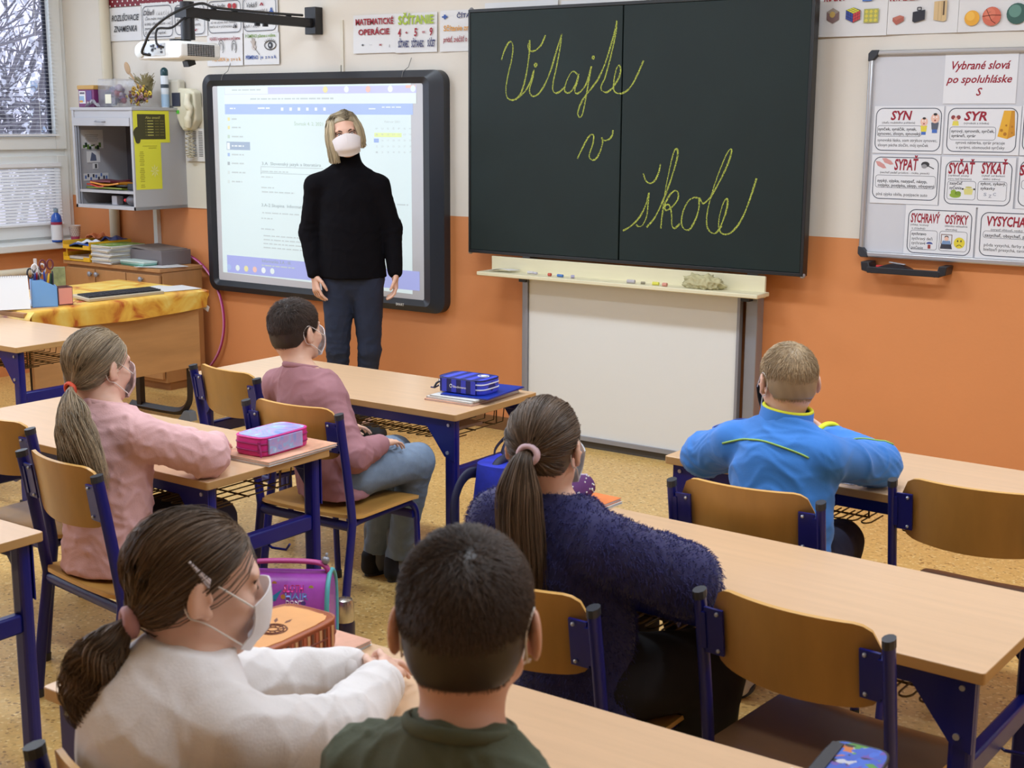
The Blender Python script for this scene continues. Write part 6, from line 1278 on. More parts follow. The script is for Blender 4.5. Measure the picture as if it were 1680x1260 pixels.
def eyes(H, parent, iris=(92, 110, 120)):
    for e in (-1, 1):
        b = MB(); R = Matrix([list(r) for r in H.R]); c = H.w(e*.032, .0755, .001)
        b.ball(c, .0118*H.s, mat('eye_white', (226, 222, 216), .2), 16)
        f = Vector(H.R[:, 1]); b.ball(Vector(c)+f*.0088*H.s, (.0052*H.s,)*3, mat('iris%d' % iris[0], iris, .15), 12); b.ball(Vector(c)+f*.0116*H.s, (.0029*H.s,)*3, mat('pupil', (14, 14, 16), .1), 10)
        b.build('eye', None, parent, smooth=True)
def brows(H, parent, m):
    for e in (-1, 1):
        P = [H.w(e*(.014+.036*t), .0905-.010*t*t*1.4, .0165+.008*math.sin(PI*min(1, t*1.05))-.004*t) for t in [i/8 for i in range(9)]]
        MB().tube(P, [.0018+.0016*math.sin(PI*min(1, .2+i/9)) for i in range(9)], 6, None, flat=(1.3, .7)).build('eyebrow', m, parent, smooth=True)
def mask(H, parent, m, mloop, seam=False, drop=0.0):
    """cloth mask wrapped over nose, mouth and chin, with two ear loops"""
    def fn(u, v):
        a = (2*u-1); an = a*1.02; z = -.006-.098*v-drop+.016*(1-v)*(1-a*a)*1.1*(1 if v < .5 else .6)-.012*abs(a)*(1-v)+.014*abs(a)**1.5*v
        bul = .1125+.008*math.sin(PI*min(1, v*1.15))-.020*max(0, v-.65)/.35
        wx = .070-.006*v
        x = wx*math.sin(an)/math.sin(1.02)*(1-.08*v*abs(a)); y = .022+(bul-.022)*math.cos(an)**.85
        return H.w(x, y, z)
    o = MB().grid(fn, 22, 14, None, -.0022).build('face_mask', m, parent, smooth=True, auto=60)
    if seam: MB().tube([H.w(0, .1145+.008*math.sin(PI*min(1, v*1.15))-.020*max(0, v-.65)/.35, .0115-.098*v-drop-.006*v) for v in [i/12 for i in range(13)]], .0012, 5).build('seam', m, o)
    for e in (-1, 1):
        b = MB(); T, Bq = fn(.5+e*.49, .08), fn(.5+e*.49, .92)
        P = catmull([T, H.w(e*.080, .004, .018), H.w(e*.081, -.024, .027), H.w(e*.074, -.040, .004), H.w(e*.075, -.028, -.034), H.w(e*.076, .0, -.045), Bq], 5)
        b.tube(P, .0014*H.s/.93, 6)
        b.build('ear_loop', mloop, o, smooth=True)
    return o

HL_Y = [-.2, -.09, -.06, -.035, -.018, .0, .02, .042, .06, .078, .2]
HL_BOY = [-.048, -.048, -.046, -.022, .016, .024, .004, .030, .058, .070, .078]
HL_GIRL = [-.050, -.050, -.050, -.042, .018, .026, .014, .046, .066, .078, .084]
def hair_cap(H, name, m, parent, hl, grow, col=(1, 1, 1), h=.004):
    S_ = H.skull(SDF(), grow)
    def ex(F, X, Y, Z):
        P = np.stack(np.meshgrid(X, Y, Z, indexing='ij'), -1).reshape(-1, 3); q = H.l(P); zl = np.interp(q[:, 1], HL_Y, hl)
        return np.maximum(F, ((zl-q[:, 2])*.75).reshape(F.shape).astype(np.float32))
    V, Q = polygonize(S_, h, 0, ex, 2); N = vnormals(V, Q)
    return V, Q, N
def scalp(H, n, hl, grow, jit=0.0):
    """points and outward normals over the hairy part of the skull (local frame)"""
    i = np.arange(n)+.5; ph = np.arccos(1-2*i/n); th = PI*(1+5**.5)*i; D = np.stack([np.sin(ph)*np.cos(th), np.sin(ph)*np.sin(th), np.cos(ph)], 1)+RNG.normal(0, .01, (n, 3))
    D /= np.linalg.norm(D, axis=1)[:, None]; c1, r1 = V3(0, -.012, .028), V3(.074, .096, .084)+grow; c2, r2 = V3(0, -.040, -.022), V3(.060, .055, .060)+grow
    o = V3(0, -.02, .01)
    def hit(c, r):
        p = (o-c)/r; d = D/r; A = (d*d).sum(1); B = d@p; Cc = p@p-1; return (-B+np.sqrt(np.maximum(B*B-A*Cc, 0)))/A
    t1, t2 = hit(c1, r1), hit(c2, r2); t = np.maximum(t1, t2); P = o+D*t[:, None]
    N = np.where((t1 >= t2)[:, None], (P-c1)/r1**2, (P-c2)/r2**2); N /= np.linalg.norm(N, axis=1)[:, None]
    k = P[:, 2] > np.interp(P[:, 1], HL_Y, hl)+RNG.normal(0, jit, n)
    return P[k], N[k]
def short_hair(H, nm, rgb, parent, n=9000, length=.022, stand=.45, crown=(.012, -.055, .10), hl=HL_BOY, grow=.004, nape=.35, rad=.0011, var=.22, top=1.0, base=.5):
    m = hairmat(nm, rgb)
    P, N = scalp(H, n*2, hl, grow-.004, .003); cr = V3(*crown)
    fl = P-cr; fl -= N*(fl*N).sum(1)[:, None]; ln = np.linalg.norm(fl, axis=1)[:, None]; fl /= np.maximum(ln, 1e-6)
    sw = np.cross(N, fl); fl = fl+.55*sw*np.exp(-ln/.04); fl += RNG.normal(0, .3, fl.shape)*(1+3*np.exp(-ln/.02))+np.array([.0, 0, -.25]); fl -= N*(fl*N).sum(1)[:, None]; fl /= np.maximum(np.linalg.norm(fl, axis=1), 1e-6)[:, None]
    hgt = np.clip((P[:, 2]+.05)/.12, 0, 1); L = length*(nape+(1-nape)*hgt)*RNG.uniform(.75, 1.2, len(P)); L = L*(1+(top-1)*np.clip((P[:, 2]-.06)/.05, 0, 1))
    K = 4; S_ = []
    for k in range(K):
        t = k/(K-1); S_.append(P+N*(L*stand*(t-.35*t*t))[:, None]+fl*(L*(1-stand*.3)*t)[:, None]+np.array([0, 0, -1])*(.15*L*t*t)[:, None])
    A = np.stack(S_, 1); W_ = H.wa(A.reshape(-1, 3)).reshape(A.shape)
    c = np.repeat((1+RNG.normal(0, var, len(P)))[:, None, None], K, 1)*np.ones(3); c = c*np.linspace(.75, 1.2, K)[None, :, None]; cl = (1+.16*np.sin(P@RNG.normal(0, 60, 3)))[:, None, None]
    V, Q, Nn = hair_cap(H, 'hair', m, parent, hl, grow); 
    o = strands('hair', W_, rad, m, parent, np.clip(c*cl, .25, 2.2))
    join_cap(o, V, Q, m, base)
    return o
def join_cap(o, V, Q, m, shade):
    """add the under-layer to the same hair mesh"""
    me = o.data; n0 = len(me.vertices); v = np.empty(n0*3, np.float32); me.vertices.foreach_get('co', v); c = np.empty(n0*4, np.float32); me.color_attributes['Col'].data.foreach_get('color', c)
    nq = len(me.polygons); l = np.empty(nq*4, np.int32); me.loops.foreach_get('vertex_index', l)
    cc = np.full((len(V), 3), shade, np.float32)*(1+.05*np.sin(V@np.array([190., 150, 90]))[:, None])
    par = o.parent; nm = 'hair'; bpy.data.objects.remove(o); bpy.data.meshes.remove(me)
    q = np_mesh(nm, np.concatenate([v.reshape(-1, 3), V]), np.concatenate([l.reshape(-1, 4), Q+n0]), m, par, np.concatenate([c.reshape(-1, 4)[:, :3], cc]))
    return q
def tied_hair(H, nm, rgb, parent, tie, tail, n=5200, nt=1500, hl=HL_GIRL, lo=(.55, .5, .45), rad=.0011, wav=(.004, 30.), spread=.02, tipvar=.12, flare=1.0, flat=None, tone=1.0, ramp=3.):
    """hair combed back to a tie (local point) and a tail following world control points"""
    m = hairmat(nm, rgb); T = V3(*tie)
    P, N = scalp(H, n*2, hl, .004, .002); cen = V3(0, -.012, .012); K = 9; A = []
    rP = np.linalg.norm(P-cen, axis=1); dP = (P-cen)/rP[:, None]; rT = np.linalg.norm(T-cen); dT = (T-cen)/rT
    om = np.arccos(np.clip(dP@dT, -1, 1))[:, None]; so = np.maximum(np.sin(om), 1e-3); bump = RNG.uniform(.001, .007, len(P)); nz = RNG.normal(0, .0022, (len(P), 3))
    for k in range(K):
        t = k/(K-1); d = (np.sin((1-t)*om)*dP+np.sin(t*om)*dT)/so; d /= np.linalg.norm(d, axis=1)[:, None]
        # radius of the skull along d
        o1 = cen-V3(0, -.012, .028); r1 = V3(.079, .101, .089); o2 = cen-V3(0, -.040, -.022); r2 = V3(.065, .060, .065)
        def hit(o_, r): p = o_/r; q = d/r; a = (q*q).sum(1); b = q@p; return (-b+np.sqrt(np.maximum(b*b-a*(p@p-1), 0)))/a
        rr_ = np.maximum(hit(o1, r1), hit(o2, r2))+bump*math.sin(PI*min(1, t*1.05))
        g = max(0, (t-.8)/.2); rr_ = rr_*(1-g)+rT*g
        A.append(cen+d*rr_[:, None]+nz*math.sin(PI*t))
    A = np.stack(A, 1); W_ = H.wa(A.reshape(-1, 3)).reshape(A.shape)
    th_ = np.arctan2(P[:, 0], P[:, 2]+.001*0); clump = 1+.24*np.sin(th_*11+om[:, 0]*2)+.16*np.sin(th_*29+1); c = (clump*(1+RNG.normal(0, .16, len(P))))[:, None, None]*np.ones((1, K, 3))*np.linspace(1.0, .9, K)[None, :, None]*tone
    V, Q, _ = hair_cap(H, 'hair', m, parent, hl, .0045)
    o = strands('hair', W_, rad, m, parent, np.clip(c, .2, 2.2), taper=False); join_cap(o, V, Q, m, .62)
    # tail
    CP = np.array([list(p) for p in catmull(tail, 6)]); K2 = len(CP); t = np.linspace(0, 1, K2)
    tan = np.gradient(CP, axis=0); tan /= np.linalg.norm(tan, axis=1)[:, None]; u = np.cross(tan, V3(.2, .9, .1)); u /= np.linalg.norm(u, axis=1)[:, None]; w_ = np.cross(tan, u)
    ang = RNG.uniform(0, 2*PI, nt); rr_ = RNG.uniform(0, 1, nt)**.5; prof = (.010+spread*flare*np.sin(PI*np.clip(t*.62+.06, 0, 1))**.8*np.clip(t*ramp, .12, 1)); 
    fu, fw_ = flat or (1, 1); sp_ = rr_[:, None]*prof[None]
    B = CP[None]+sp_[..., None]*(np.cos(ang)[:, None, None]*u[None]*fu+np.sin(ang)[:, None, None]*w_[None]*fw_)
    lk = RNG.integers(0, 14, nt); ph = RNG.uniform(0, 6, 14)[lk]; B = B+(wav[0]*np.clip(t*2.5, 0, 1))[None, :, None]*(np.sin(t[None]*wav[1]*.35+ph[:, None])[..., None]*u[None]+np.cos(t[None]*wav[1]*.31+1.7*ph[:, None])[..., None]*w_[None])
    cut = 1-RNG.uniform(0, tipvar, nt)[:, None]*1.6*np.ones(K2)      # strands of different length
    idx = np.clip((t[None]*cut)*(K2-1), 0, K2-1); i0 = np.floor(idx).astype(int); i1 = np.minimum(i0+1, K2-1); fr = (idx-i0)[..., None]; ar = np.arange(nt)[:, None]
    B = B[ar, i0]*(1-fr)+B[ar, i1]*fr
    c2 = ((1+.42*np.sin(lk*2.3))*(1+RNG.normal(0, .16, nt)))[:, None, None]*np.ones((1, K2, 3))*np.linspace(.85, 1.15, K2)[None, :, None]*tone
    strands('ponytail', B, rad*1.25, m, parent, np.clip(c2, .2, 2.4))
    return m
def fuzz(name, V, Q, n, L, m, parent, rad=.0009):
    N = vnormals(V, Q); k = RNG.integers(0, len(V), n); d = N[k]+RNG.normal(0, .55, (n, 3))+V3(0, 0, -.3); d /= np.linalg.norm(d, axis=1)[:, None]
    l = (L*RNG.uniform(.5, 1.3, n))[:, None]; P = np.stack([V[k], V[k]+d*l*.55, V[k]+(d+V3(0, 0, -.35))*l], 1)
    o = strands(name, P, rad, m, parent, np.ones((n, 3, 3))*(1+RNG.normal(0, .25, n))[:, None, None].clip(-.7, 1.5)); return tag(o, kind='stuff')
def collar_ring(c, n, rx, ry, r, name, m, parent, f):
    n = nrm(n); f = nrm(np.asarray(f)-n*(np.asarray(f)@n)); s_ = np.cross(f, n)
    return MB().tube([V3(*c)+s_*rx*math.cos(a)+f*ry*math.sin(a) for a in [2*PI*k/28 for k in range(28)]], r, 8, None, closed=True, flat=(1.6, 1), up=n).build(name, m, parent, smooth=True)
def child(J, label, H, skin_rgb, nm, g=1.0, hands=True, h=.005, curl=.4, handdirs=None):
    t = thing('person', label, 'person', tuple(V3(*J['pelvis'])*V3(1, 1, 0)))
    S_ = SDF(); H.face(S_); nk = V3(*J['neck']); S_.cap(H.w(0, -.022, -.055), nk+V3(0, 0, -.01), .049*H.s, .052*H.s, .025)
    build_body(S_, J, g)
    for s_ in 'LR':
        wr = V3(*J['wr'+s_]); d, pn, th = handdirs[s_] if handdirs else (J['face'], V3(0, 0, -1), V3(0, 0, 0))
        hand(S_, wr, d, pn, th, .80*g if J.get('kid', 1) else .95, curl)
    V, Q = polygonize(S_, h, 0, None, 1)
    b = np_mesh('body', V, Q, skin(skin_rgb, nm), t)
    return t
def root_fix(t):
    """children were built in world coordinates: keep them there under the moved Empty"""
    L = Vector(t.location)
    for k in kids(t): k.location = k.location-L
AX = {'to': 0}
def seat_pose(pel, f, kn=None, an=None, **kw):
    """fill in the seated legs"""
    f = nrm(f); r = V3(f[1], -f[0], 0); pel = V3(*pel); J = dict(pelvis=pel, face=f, kid=1)
    for s_, e in (('L', -1), ('R', 1)):
        hp = pel+r*e*.062+f*.02+V3(0, 0, -.005); J['hp'+s_] = hp
        k_ = V3(*kn[s_]) if kn else hp+f*.30+r*e*.02+V3(0, 0, .0); a_ = V3(*an[s_]) if an else V3(k_[0], k_[1], .07)-f*.02
        J['kn'+s_], J['an'+s_] = k_, a_; J['to'+s_] = V3(a_[0], a_[1], .03)+f*.11
    J.update({k: (v if np.isscalar(v) else V3(*v)) for k, v in kw.items() if k not in ('kn', 'an')}); return J
M_maskw = mat('mask_white', (232, 230, 232), .8, noise=(60, .02)); M_loop = mat('mask_loop', (236, 232, 226), .7)
M_black = mat('black_cloth', (20, 20, 26), .85)

def fa(az): return V3(math.cos(math.radians(az)), math.sin(math.radians(az)), 0)
# ---- boy in mauve
H = Head((-3.238, 3.305, .938), 92, -2, 2, .93)
J = seat_pose((-3.06, 3.30, .475), fa(84), kn=dict(L=(-3.07, 3.62, .47), R=(-2.935, 3.575, .47)), an=dict(L=(-3.17, 3.62, .075), R=(-3.06, 3.62, .075)), neck=(-3.19, 3.275, .815),
    shL=(-3.315, 3.29, .745), shR=(-3.07, 3.26, .735), elL=(-3.36, 3.36, .56), wrL=(-3.22, 3.50, .57), elR=(-2.93, 3.25, .555), wrR=(-2.935, 3.385, .57))
t = child(J, 'boy seated in a mauve sweater and light jeans, seen from behind', H, (226, 182, 156), 'mauve', 1.0, handdirs=dict(L=(V3(.4, .9, 0), V3(0, 0, -1), V3(1, 0, 0)), R=(V3(.0, 1, .0), V3(0, 0, -1), V3(-1, 0, 0))))
eyes(H, t); short_hair(H, 'mauve_boy', (74, 60, 52), t, 11000, .022, .65, nape=.25, top=1.9); mask(H, t, M_maskw, M_loop)
M_mauve = mat('mauve_jersey', (164, 116, 122), .85, noise=(14, .06), bump=(300, .08))
S_ = top_sdf(J, 1.10, puff=.96); garment('sweater', S_, .006, .006, M_mauve, t, 3, .008, [(J['elR'], .08, .008), (J['elL'], .08, .008), ((-3.03, 3.28, .48), .14, .008)], [((0, 0, .405), (0, 0, -1))])
collar_ring(V3(*J['neck'])+V3(0, 0, .012), (0, .25, 1), .060, .056, .006, 'neckband', M_mauve, t, J['face'])
M_jean = mat('washed_denim', (118, 136, 158), .85, noise=(18, .14), bump=(200, .12))
garment('jeans', legs_sdf(J, 1.02, 1.04), .006, .004, M_jean, t, 5, .006, [(J['knR'], .1, .005), (J['anR'], .1, .008), (J['anL'], .1, .008)], [((0, 0, .085), (0, 0, -1))])
for s_ in 'LR':
    a, d = V3(*J['an'+s_]), nrm(V3(*J['to'+s_])-V3(*J['an'+s_])); S2 = SDF().cap(a+V3(0, 0, -.03), a+V3(0, 0, .10), .040, .041, .02).cap(a+V3(0, 0, -.02), a+d*.05+V3(0, 0, -.03), .036, .032, .02); V, Q = polygonize(S2, .006); np_mesh('sock', V, Q, mat('grey_sock', (118, 122, 128), .95), t)
    shoe(J, s_, M_black, t, 'slipper', .86)
root_fix(t)
# ---- girl in pink
H = Head((-3.125, 2.40, .962), 93, 5, 0, .93)
J = seat_pose((-3.075, 2.365, .475), fa(88), neck=(-3.085, 2.385, .848), shL=(-3.215, 2.42, .785), shR=(-2.945, 2.385, .785), elL=(-3.27, 2.56, .705), wrL=(-3.08, 2.70, .695), elR=(-2.855, 2.545, .712), wrR=(-3.0, 2.71, .695))
t = child(J, 'girl in a pink sweater with a long loose fair ponytail and orange hair band', H, (228, 186, 164), 'pink', 1.0, handdirs=dict(L=(V3(.8, .5, 0), V3(0, 0, -1), V3(0, 1, 0)), R=(V3(-.8, .5, 0), V3(0, 0, -1), V3(0, 1, 0))))
eyes(H, t); brows(H, t, mat('brow_fair', (130, 104, 80), .8))
mask(H, t, mat('mask_print', (206, 184, 180), .8, noise=(70, .35)), M_loop)
tie = H.l(V3(-3.135, 2.285, .915)); tie = (0.0, -.104, -.062); TW = H.w(*tie)
tied_hair(H, 'pink_girl', (156, 138, 112), t, tie, [TW, TW+V3(.02, -.026, -.03), TW+V3(.065, -.045, -.10), TW+V3(.105, -.055, -.18), TW+V3(.12, -.05, -.26)], nt=3600, spread=.070, wav=(.010, 30.), tipvar=.3, flat=(1.3, .45), ramp=2.2, rad=.0011)
n = H.R@V3(0, -1, -.2); collar_ring(TW+n*.002, n, .017, .017, .005, 'hair_band', mat('orange_band', (240, 96, 66), .6), t, V3(0, 0, 1))
M_pink = mat('pink_fleece', (222, 178, 178), .95, noise=(20, .03), bump=(240, .1))
def dots(V, N):
    r = np.random.default_rng(2); k = r.permutation(len(V))[:4000]; pts = []
    for i in k:
        if all(np.sum((V[i]-p)**2) > .052**2 for p in pts): pts.append(V[i])
    d = np.zeros(len(V))
    for p in pts: d += .005*np.exp(-((V-p)**2).sum(1)/.0095**2)
    return d
S_ = top_sdf(J, 1.14, puff=1.04); garment('sweater', S_, .006, .008, M_pink, t, 8, .006, [(J['elR'], .1, .010), ((-2.93, 2.36, .55), .12, .012), (J['shR'], .06, .006)], [((0, 0, .400), (0, 0, -1))], dots)
collar_ring(V3(*J['neck'])+V3(0, 0, .012), (0, .25, 1), .060, .056, .007, 'neckband', M_pink, t, J['face'])
garment('trousers', legs_sdf(J, 1.0), .007, .004, mat('dark_trousers', (44, 38, 52), .9), t, 9, .004, [], [((0, 0, .08), (0, 0, -1))])
for s_ in 'LR': shoe(J, s_, mat('shoe_mauve', (150, 120, 140), .6), t, 'shoe', .86)
root_fix(t)
# ---- girl in navy
H = Head((-1.525, 2.285, .982), 104, 2, 0, .90)
J = seat_pose((-1.46, 2.33, .475), fa(96), kn=dict(L=(-1.55, 2.66, .47), R=(-1.265, 2.545, .47)), an=dict(L=(-1.56, 2.62, .07), R=(-1.27, 2.52, .07)), neck=(-1.50, 2.275, .868), shL=(-1.64, 2.285, .80), shR=(-1.365, 2.265, .795), elL=(-1.74, 2.44, .70), wrL=(-1.58, 2.64, .695), elR=(-1.265, 2.42, .705), wrR=(-1.43, 2.61, .695))
t = child(J, 'girl in a fluffy navy sweater with a straight brown ponytail and pale pink band', H, (226, 182, 158), 'navy', 1.0, handdirs=dict(L=(V3(.8, .5, 0), V3(0, 0, -1), V3(0, 1, 0)), R=(V3(-.8, .5, 0), V3(0, 0, -1), V3(0, 1, 0))))
eyes(H, t); brows(H, t, mat('brow_brown', (84, 64, 50), .8)); mask(H, t, mat('mask_pale', (206, 216, 222), .8), M_loop)
tie = (.0, -.114, .004); TW = H.w(*tie)
tied_hair(H, 'navy_girl', (102, 84, 67), t, tie, [TW, TW+V3(.0, -.025, -.02), TW+V3(.0, -.034, -.10), TW+V3(.004, -.026, -.20), TW+V3(.008, -.018, -.285)], nt=2600, spread=.036, wav=(.005, 12.), tipvar=.25, ramp=2.4, rad=.001)
n = H.R@V3(0, -1, .1); collar_ring(TW+n*.004, n, .019, .017, .007, 'hair_band', mat('palepink_band', (226, 196, 206), .6), t, V3(0, 0, 1))
M_navy = mat('navy_wool', (42, 42, 92), .95, noise=(30, .15), sheen=.25)
M_navyf = mat('navy_fluff', (52, 52, 108), .9, attr=True)
S_ = top_sdf(J, 1.10, puff=1.30); o, V, Q = garment('sweater', S_, .007, .010, M_navy, t, 12, .005, [(J['elR'], .09, .008)], [((0, 0, .42), (0, 0, -1))])
fuzz('wool_fluff', V, Q, 26000, .010, M_navyf, t)
garment('trousers', legs_sdf(J, 1.10, 1.22), .007, .006, M_black, t, 13, .005, [], [((0, 0, .08), (0, 0, -1))])
for s_ in 'LR': shoe(J, s_, M_black, t, 'shoe', .86)
root_fix(t)
# ---- boy in blue
H = Head((-1.478, 3.40, .955), 132, 6, 0, .93)
J = seat_pose((-1.41, 3.255, .475), fa(98), an=dict(L=(-1.60, 3.44, .07), R=(-1.40, 3.60, .07)), neck=(-1.466, 3.36, .842), shL=(-1.60, 3.34, .775), shR=(-1.335, 3.33, .775), elL=(-1.735, 3.42, .705), wrL=(-1.60, 3.60, .70), elR=(-1.275, 3.575, .715), wrR=(-1.495, 3.725, .745))
t = child(J, 'boy with short fair hair in a bright blue fleece jacket with yellow trim', H, (228, 182, 158), 'blue', 1.0, handdirs=dict(L=(V3(.5, .8, 0), V3(0, 0, -1), V3(0, 1, 0)), R=(V3(-1, .1, -.1), V3(0, -1, 0), V3(0, 0, 1))))
eyes(H, t); short_hair(H, 'blue_boy', (176, 152, 118), t, 9000, .030, .30, nape=.28, rad=.0011, var=.2, base=.8)
mask(H, t, mat('mask_black', (34, 34, 38), .8), M_loop)
M_bl = mat('blue_fleece', (56, 128, 212), .85, noise=(14, .04), sheen=.2, bump=(260, .06)); M_yel = mat('neon_trim', (224, 228, 40), .6); M_lime = mat('lime_piping', (150, 190, 90), .6)
S_ = top_sdf(J, 1.10, puff=1.10); o, V, Q = garment('jacket', S_, .006, .008, M_bl, t, 22, .010, [(J['elR'], .1, .010), (J['elL'], .1, .008), ((-1.42, 3.2, .55), .12, .006), (J['wrR'], .08, .010)], [((0, 0, .40), (0, 0, -1))])
nk = V3(*J['neck']); ax = nrm(H.w(0, -.022, -.055)-nk); fr = nrm(J['face']); sd = np.cross(fr, ax)
def colf(u, v):
    a = 2*PI*u; r = .074-.006*v+.004*math.sin(3*a+1)*(1-v); return nk-ax*.014+ax*(.058*v)+sd*r*math.cos(a)+fr*(r*.95)*math.sin(a)
MB().grid(colf, 30, 5, None, -.006).build('collar', M_bl, t, smooth=True, auto=70)
MB().tube([Vector(colf(k/30, 1))+Vector(ax)*.002 for k in range(30)], .0055, 8, None, closed=True).build('collar_trim', M_yel, t, smooth=True)
bv = BVHTree.FromPolygons([tuple(v) for v in V], [tuple(int(i) for i in q) for q in Q])
def proj_line(pts, dvec, off=.0015):
    out = []
    for p in pts:
        hit = bv.ray_cast(Vector(p)-Vector(dvec)*.5, Vector(dvec))
        if hit[0] is not None: out.append(hit[0]+hit[1]*off*(1 if hit[1].dot(Vector(dvec)) < 0 else -1))
    return out
L_ = proj_line([V3(-1.595+.255*k/24, 3.2, .785+.030*math.sin(PI*k/24)) for k in range(25)], V3(-.15, 1, 0).tolist())
if len(L_) > 3: MB().tube(L_, .0028, 6).build('back_piping', M_lime, t, smooth=True)
wr, el = V3(*J['wrR']), V3(*J['elR']); dd = nrm(wr-el); collar_ring(lerp(el, wr, .93)-dd*.0, dd, .040, .036, .007, 'cuff', M_yel, t, V3(0, 0, 1))
L_ = proj_line([lerp(el, wr, .12)+V3(.06-.12*k/10, 0, .2) for k in range(11)], (0, 0, -1.0))
if len(L_) > 3: MB().tube(L_, .0026, 6).build('sleeve_piping', M_lime, t, smooth=True)
garment('trousers', legs_sdf(J, 1.0), .007, .004, mat('navy_trousers', (30, 34, 60), .9), t, 9, .004, [], [((0, 0, .08), (0, 0, -1))])
for s_ in 'LR': shoe(J, s_, mat('white_trainer', (214, 214, 216), .5), t, 'shoe', .86)
root_fix(t)
# ---- girl in white
H = Head((-1.533, 1.338, .952), 61, 9, 3, .975)
J = seat_pose((-1.51, 1.21, .475), fa(70), neck=(-1.513, 1.308, .850), shL=(-1.625, 1.385, .760), shR=(-1.375, 1.252, .775), elL=(-1.615, 1.545, .690), wrL=(-1.535, 1.685, .690), elR=(-1.36, 1.455, .705), wrR=(-1.442, 1.66, .70), hunch=.035)
t = child(J, 'girl in a white sweatshirt with a curly brown ponytail and silver hair clip', H, (232, 190, 168), 'white', 1.0, h=.004, curl=.55,
          handdirs=dict(L=(V3(.35, .95, .05), V3(.4, 0, -1), V3(.8, 0, .5)), R=(V3(-.40, .9, .1), V3(-.7, 0, -.7), V3(-.3, 0, 1))))
eyes(H, t, (96, 70, 50)); brows(H, t, mat('brow_brown', (84, 64, 50), .8)); mask(H, t, M_maskw, M_loop)
tie = (.014, -.100, -.060); TW = H.w(*tie)
r_ = V3(.817, .577, 0)
tied_hair(H, 'white_girl', (106, 86, 66), t, tie, [TW, TW-r_*.004+V3(0, -.025, -.018), TW-r_*.018+V3(0, -.035, -.05), TW-r_*.032+V3(0, -.035, -.088), TW-r_*.018+V3(0, -.035, -.118), TW+r_*.012+V3(0, -.03, -.124)], n=7000, nt=3000, spread=.032, wav=(.010, 46.), tipvar=.3, rad=.0009)
n = H.R@V3(0, -1, -.1); collar_ring(TW+n*.002, n, .019, .018, .008, 'hair_band', mat('rose_band', (196, 150, 156), .6), t, V3(0, 0, 1))
q = MB(); P = [H.w(.0745, -.037, .052), H.w(.078, -.02, .036), H.w(.0795, -.004, .020)]
q.tube([Vector(P[0])+Vector(H.R[:, 0])*.006, Vector(P[2])+Vector(H.R[:, 0])*.006+Vector(H.R[:, 2])*.005, Vector(P[2])+Vector(H.R[:, 0])*.007-Vector(H.R[:, 2])*.007, Vector(P[0])+Vector(H.R[:, 0])*.006], .0024, 6)
q.tube([Vector(P[0])+Vector(H.R[:, 0])*.007, Vector(P[2])+Vector(H.R[:, 0])*.008], .0018, 6)
q.build('hair_clip', mat('silver_clip', (236, 230, 238), .3), t, smooth=True)
M_ws = mat('white_sweatshirt', (228, 224, 222), .9, noise=(16, .03), bump=(220, .08))
S_ = top_sdf(J, 1.15, puff=.98); garment('sweatshirt', S_, .006, .010, M_ws, t, 31, .007, [(J['elR'], .12, .014), (J['elL'], .1, .016), (J['wrR'], .07, .010), (J['shR'], .08, .012)], [((0, 0, .41), (0, 0, -1))])
collar_ring(V3(*J['neck'])+V3(0, 0, .010), (.1, .2, 1), .062, .058, .007, 'neckband', M_ws, t, J['face'])
for s_ in 'LR':
    wr, el = V3(*J['wr'+s_]), V3(*J['el'+s_]); dd = nrm(wr-el); collar_ring(lerp(el, wr, .92), dd, .036, .034, .010, 'cuff', M_ws, t, V3(0, 0, 1))
garment('trousers', legs_sdf(J, 1.0), .008, .004, mat('jeans_dark', (50, 60, 90), .9), t, 9, .004, [], [((0, 0, .08), (0, 0, -1))])
for s_ in 'LR': shoe(J, s_, M_black, t, 'shoe', .86)
root_fix(t)
# ---- boy in green
H = Head((-.957, 1.262, 1.042), 120, -2, 0, 1.03)
J = seat_pose((-.85, 1.19, .475), fa(100), neck=(-.925, 1.205, .925), shL=(-1.065, 1.195, .84), shR=(-.785, 1.185, .835), elL=(-1.09, 1.27, .64), wrL=(-.98, 1.38, .55), elR=(-.74, 1.24, .63), wrR=(-.83, 1.36, .55))
t = child(J, 'boy with cropped dark hair in an olive green shirt, nearest to the camera', H, (216, 166, 140), 'green', 1.05, h=.004, handdirs=dict(L=(V3(.5, .8, 0), V3(0, 0, -1), V3(1, 0, 0)), R=(V3(-.5, .8, 0), V3(0, 0, -1), V3(-1, 0, 0))))
eyes(H, t); short_hair(H, 'green_boy', (78, 66, 58), t, 19000, .020, .58, nape=.35, rad=.0008, top=1.5); mask(H, t, M_maskw, M_loop)
M_gr = mat('olive_jersey', (84, 92, 74), .85, noise=(14, .06), bump=(260, .08))
S_ = top_sdf(J, 1.06); garment('shirt', S_, .006, .010, M_gr, t, 41, .011, [(J['shR'], .1, .008), (J['shL'], .1, .008)], [((0, 0, .41), (0, 0, -1))])
collar_ring(V3(*J['neck'])+V3(0, 0, .010), (-.05, .25, 1), .066, .062, .006, 'neckband', M_gr, t, J['face'])
garment('trousers', legs_sdf(J, 1.0), .008, .004, mat('jeans_dark', (50, 60, 90), .9), t, 9, .004, [], [((0, 0, .08), (0, 0, -1))])
for s_ in 'LR': shoe(J, s_, M_black, t, 'shoe', .86)
root_fix(t)

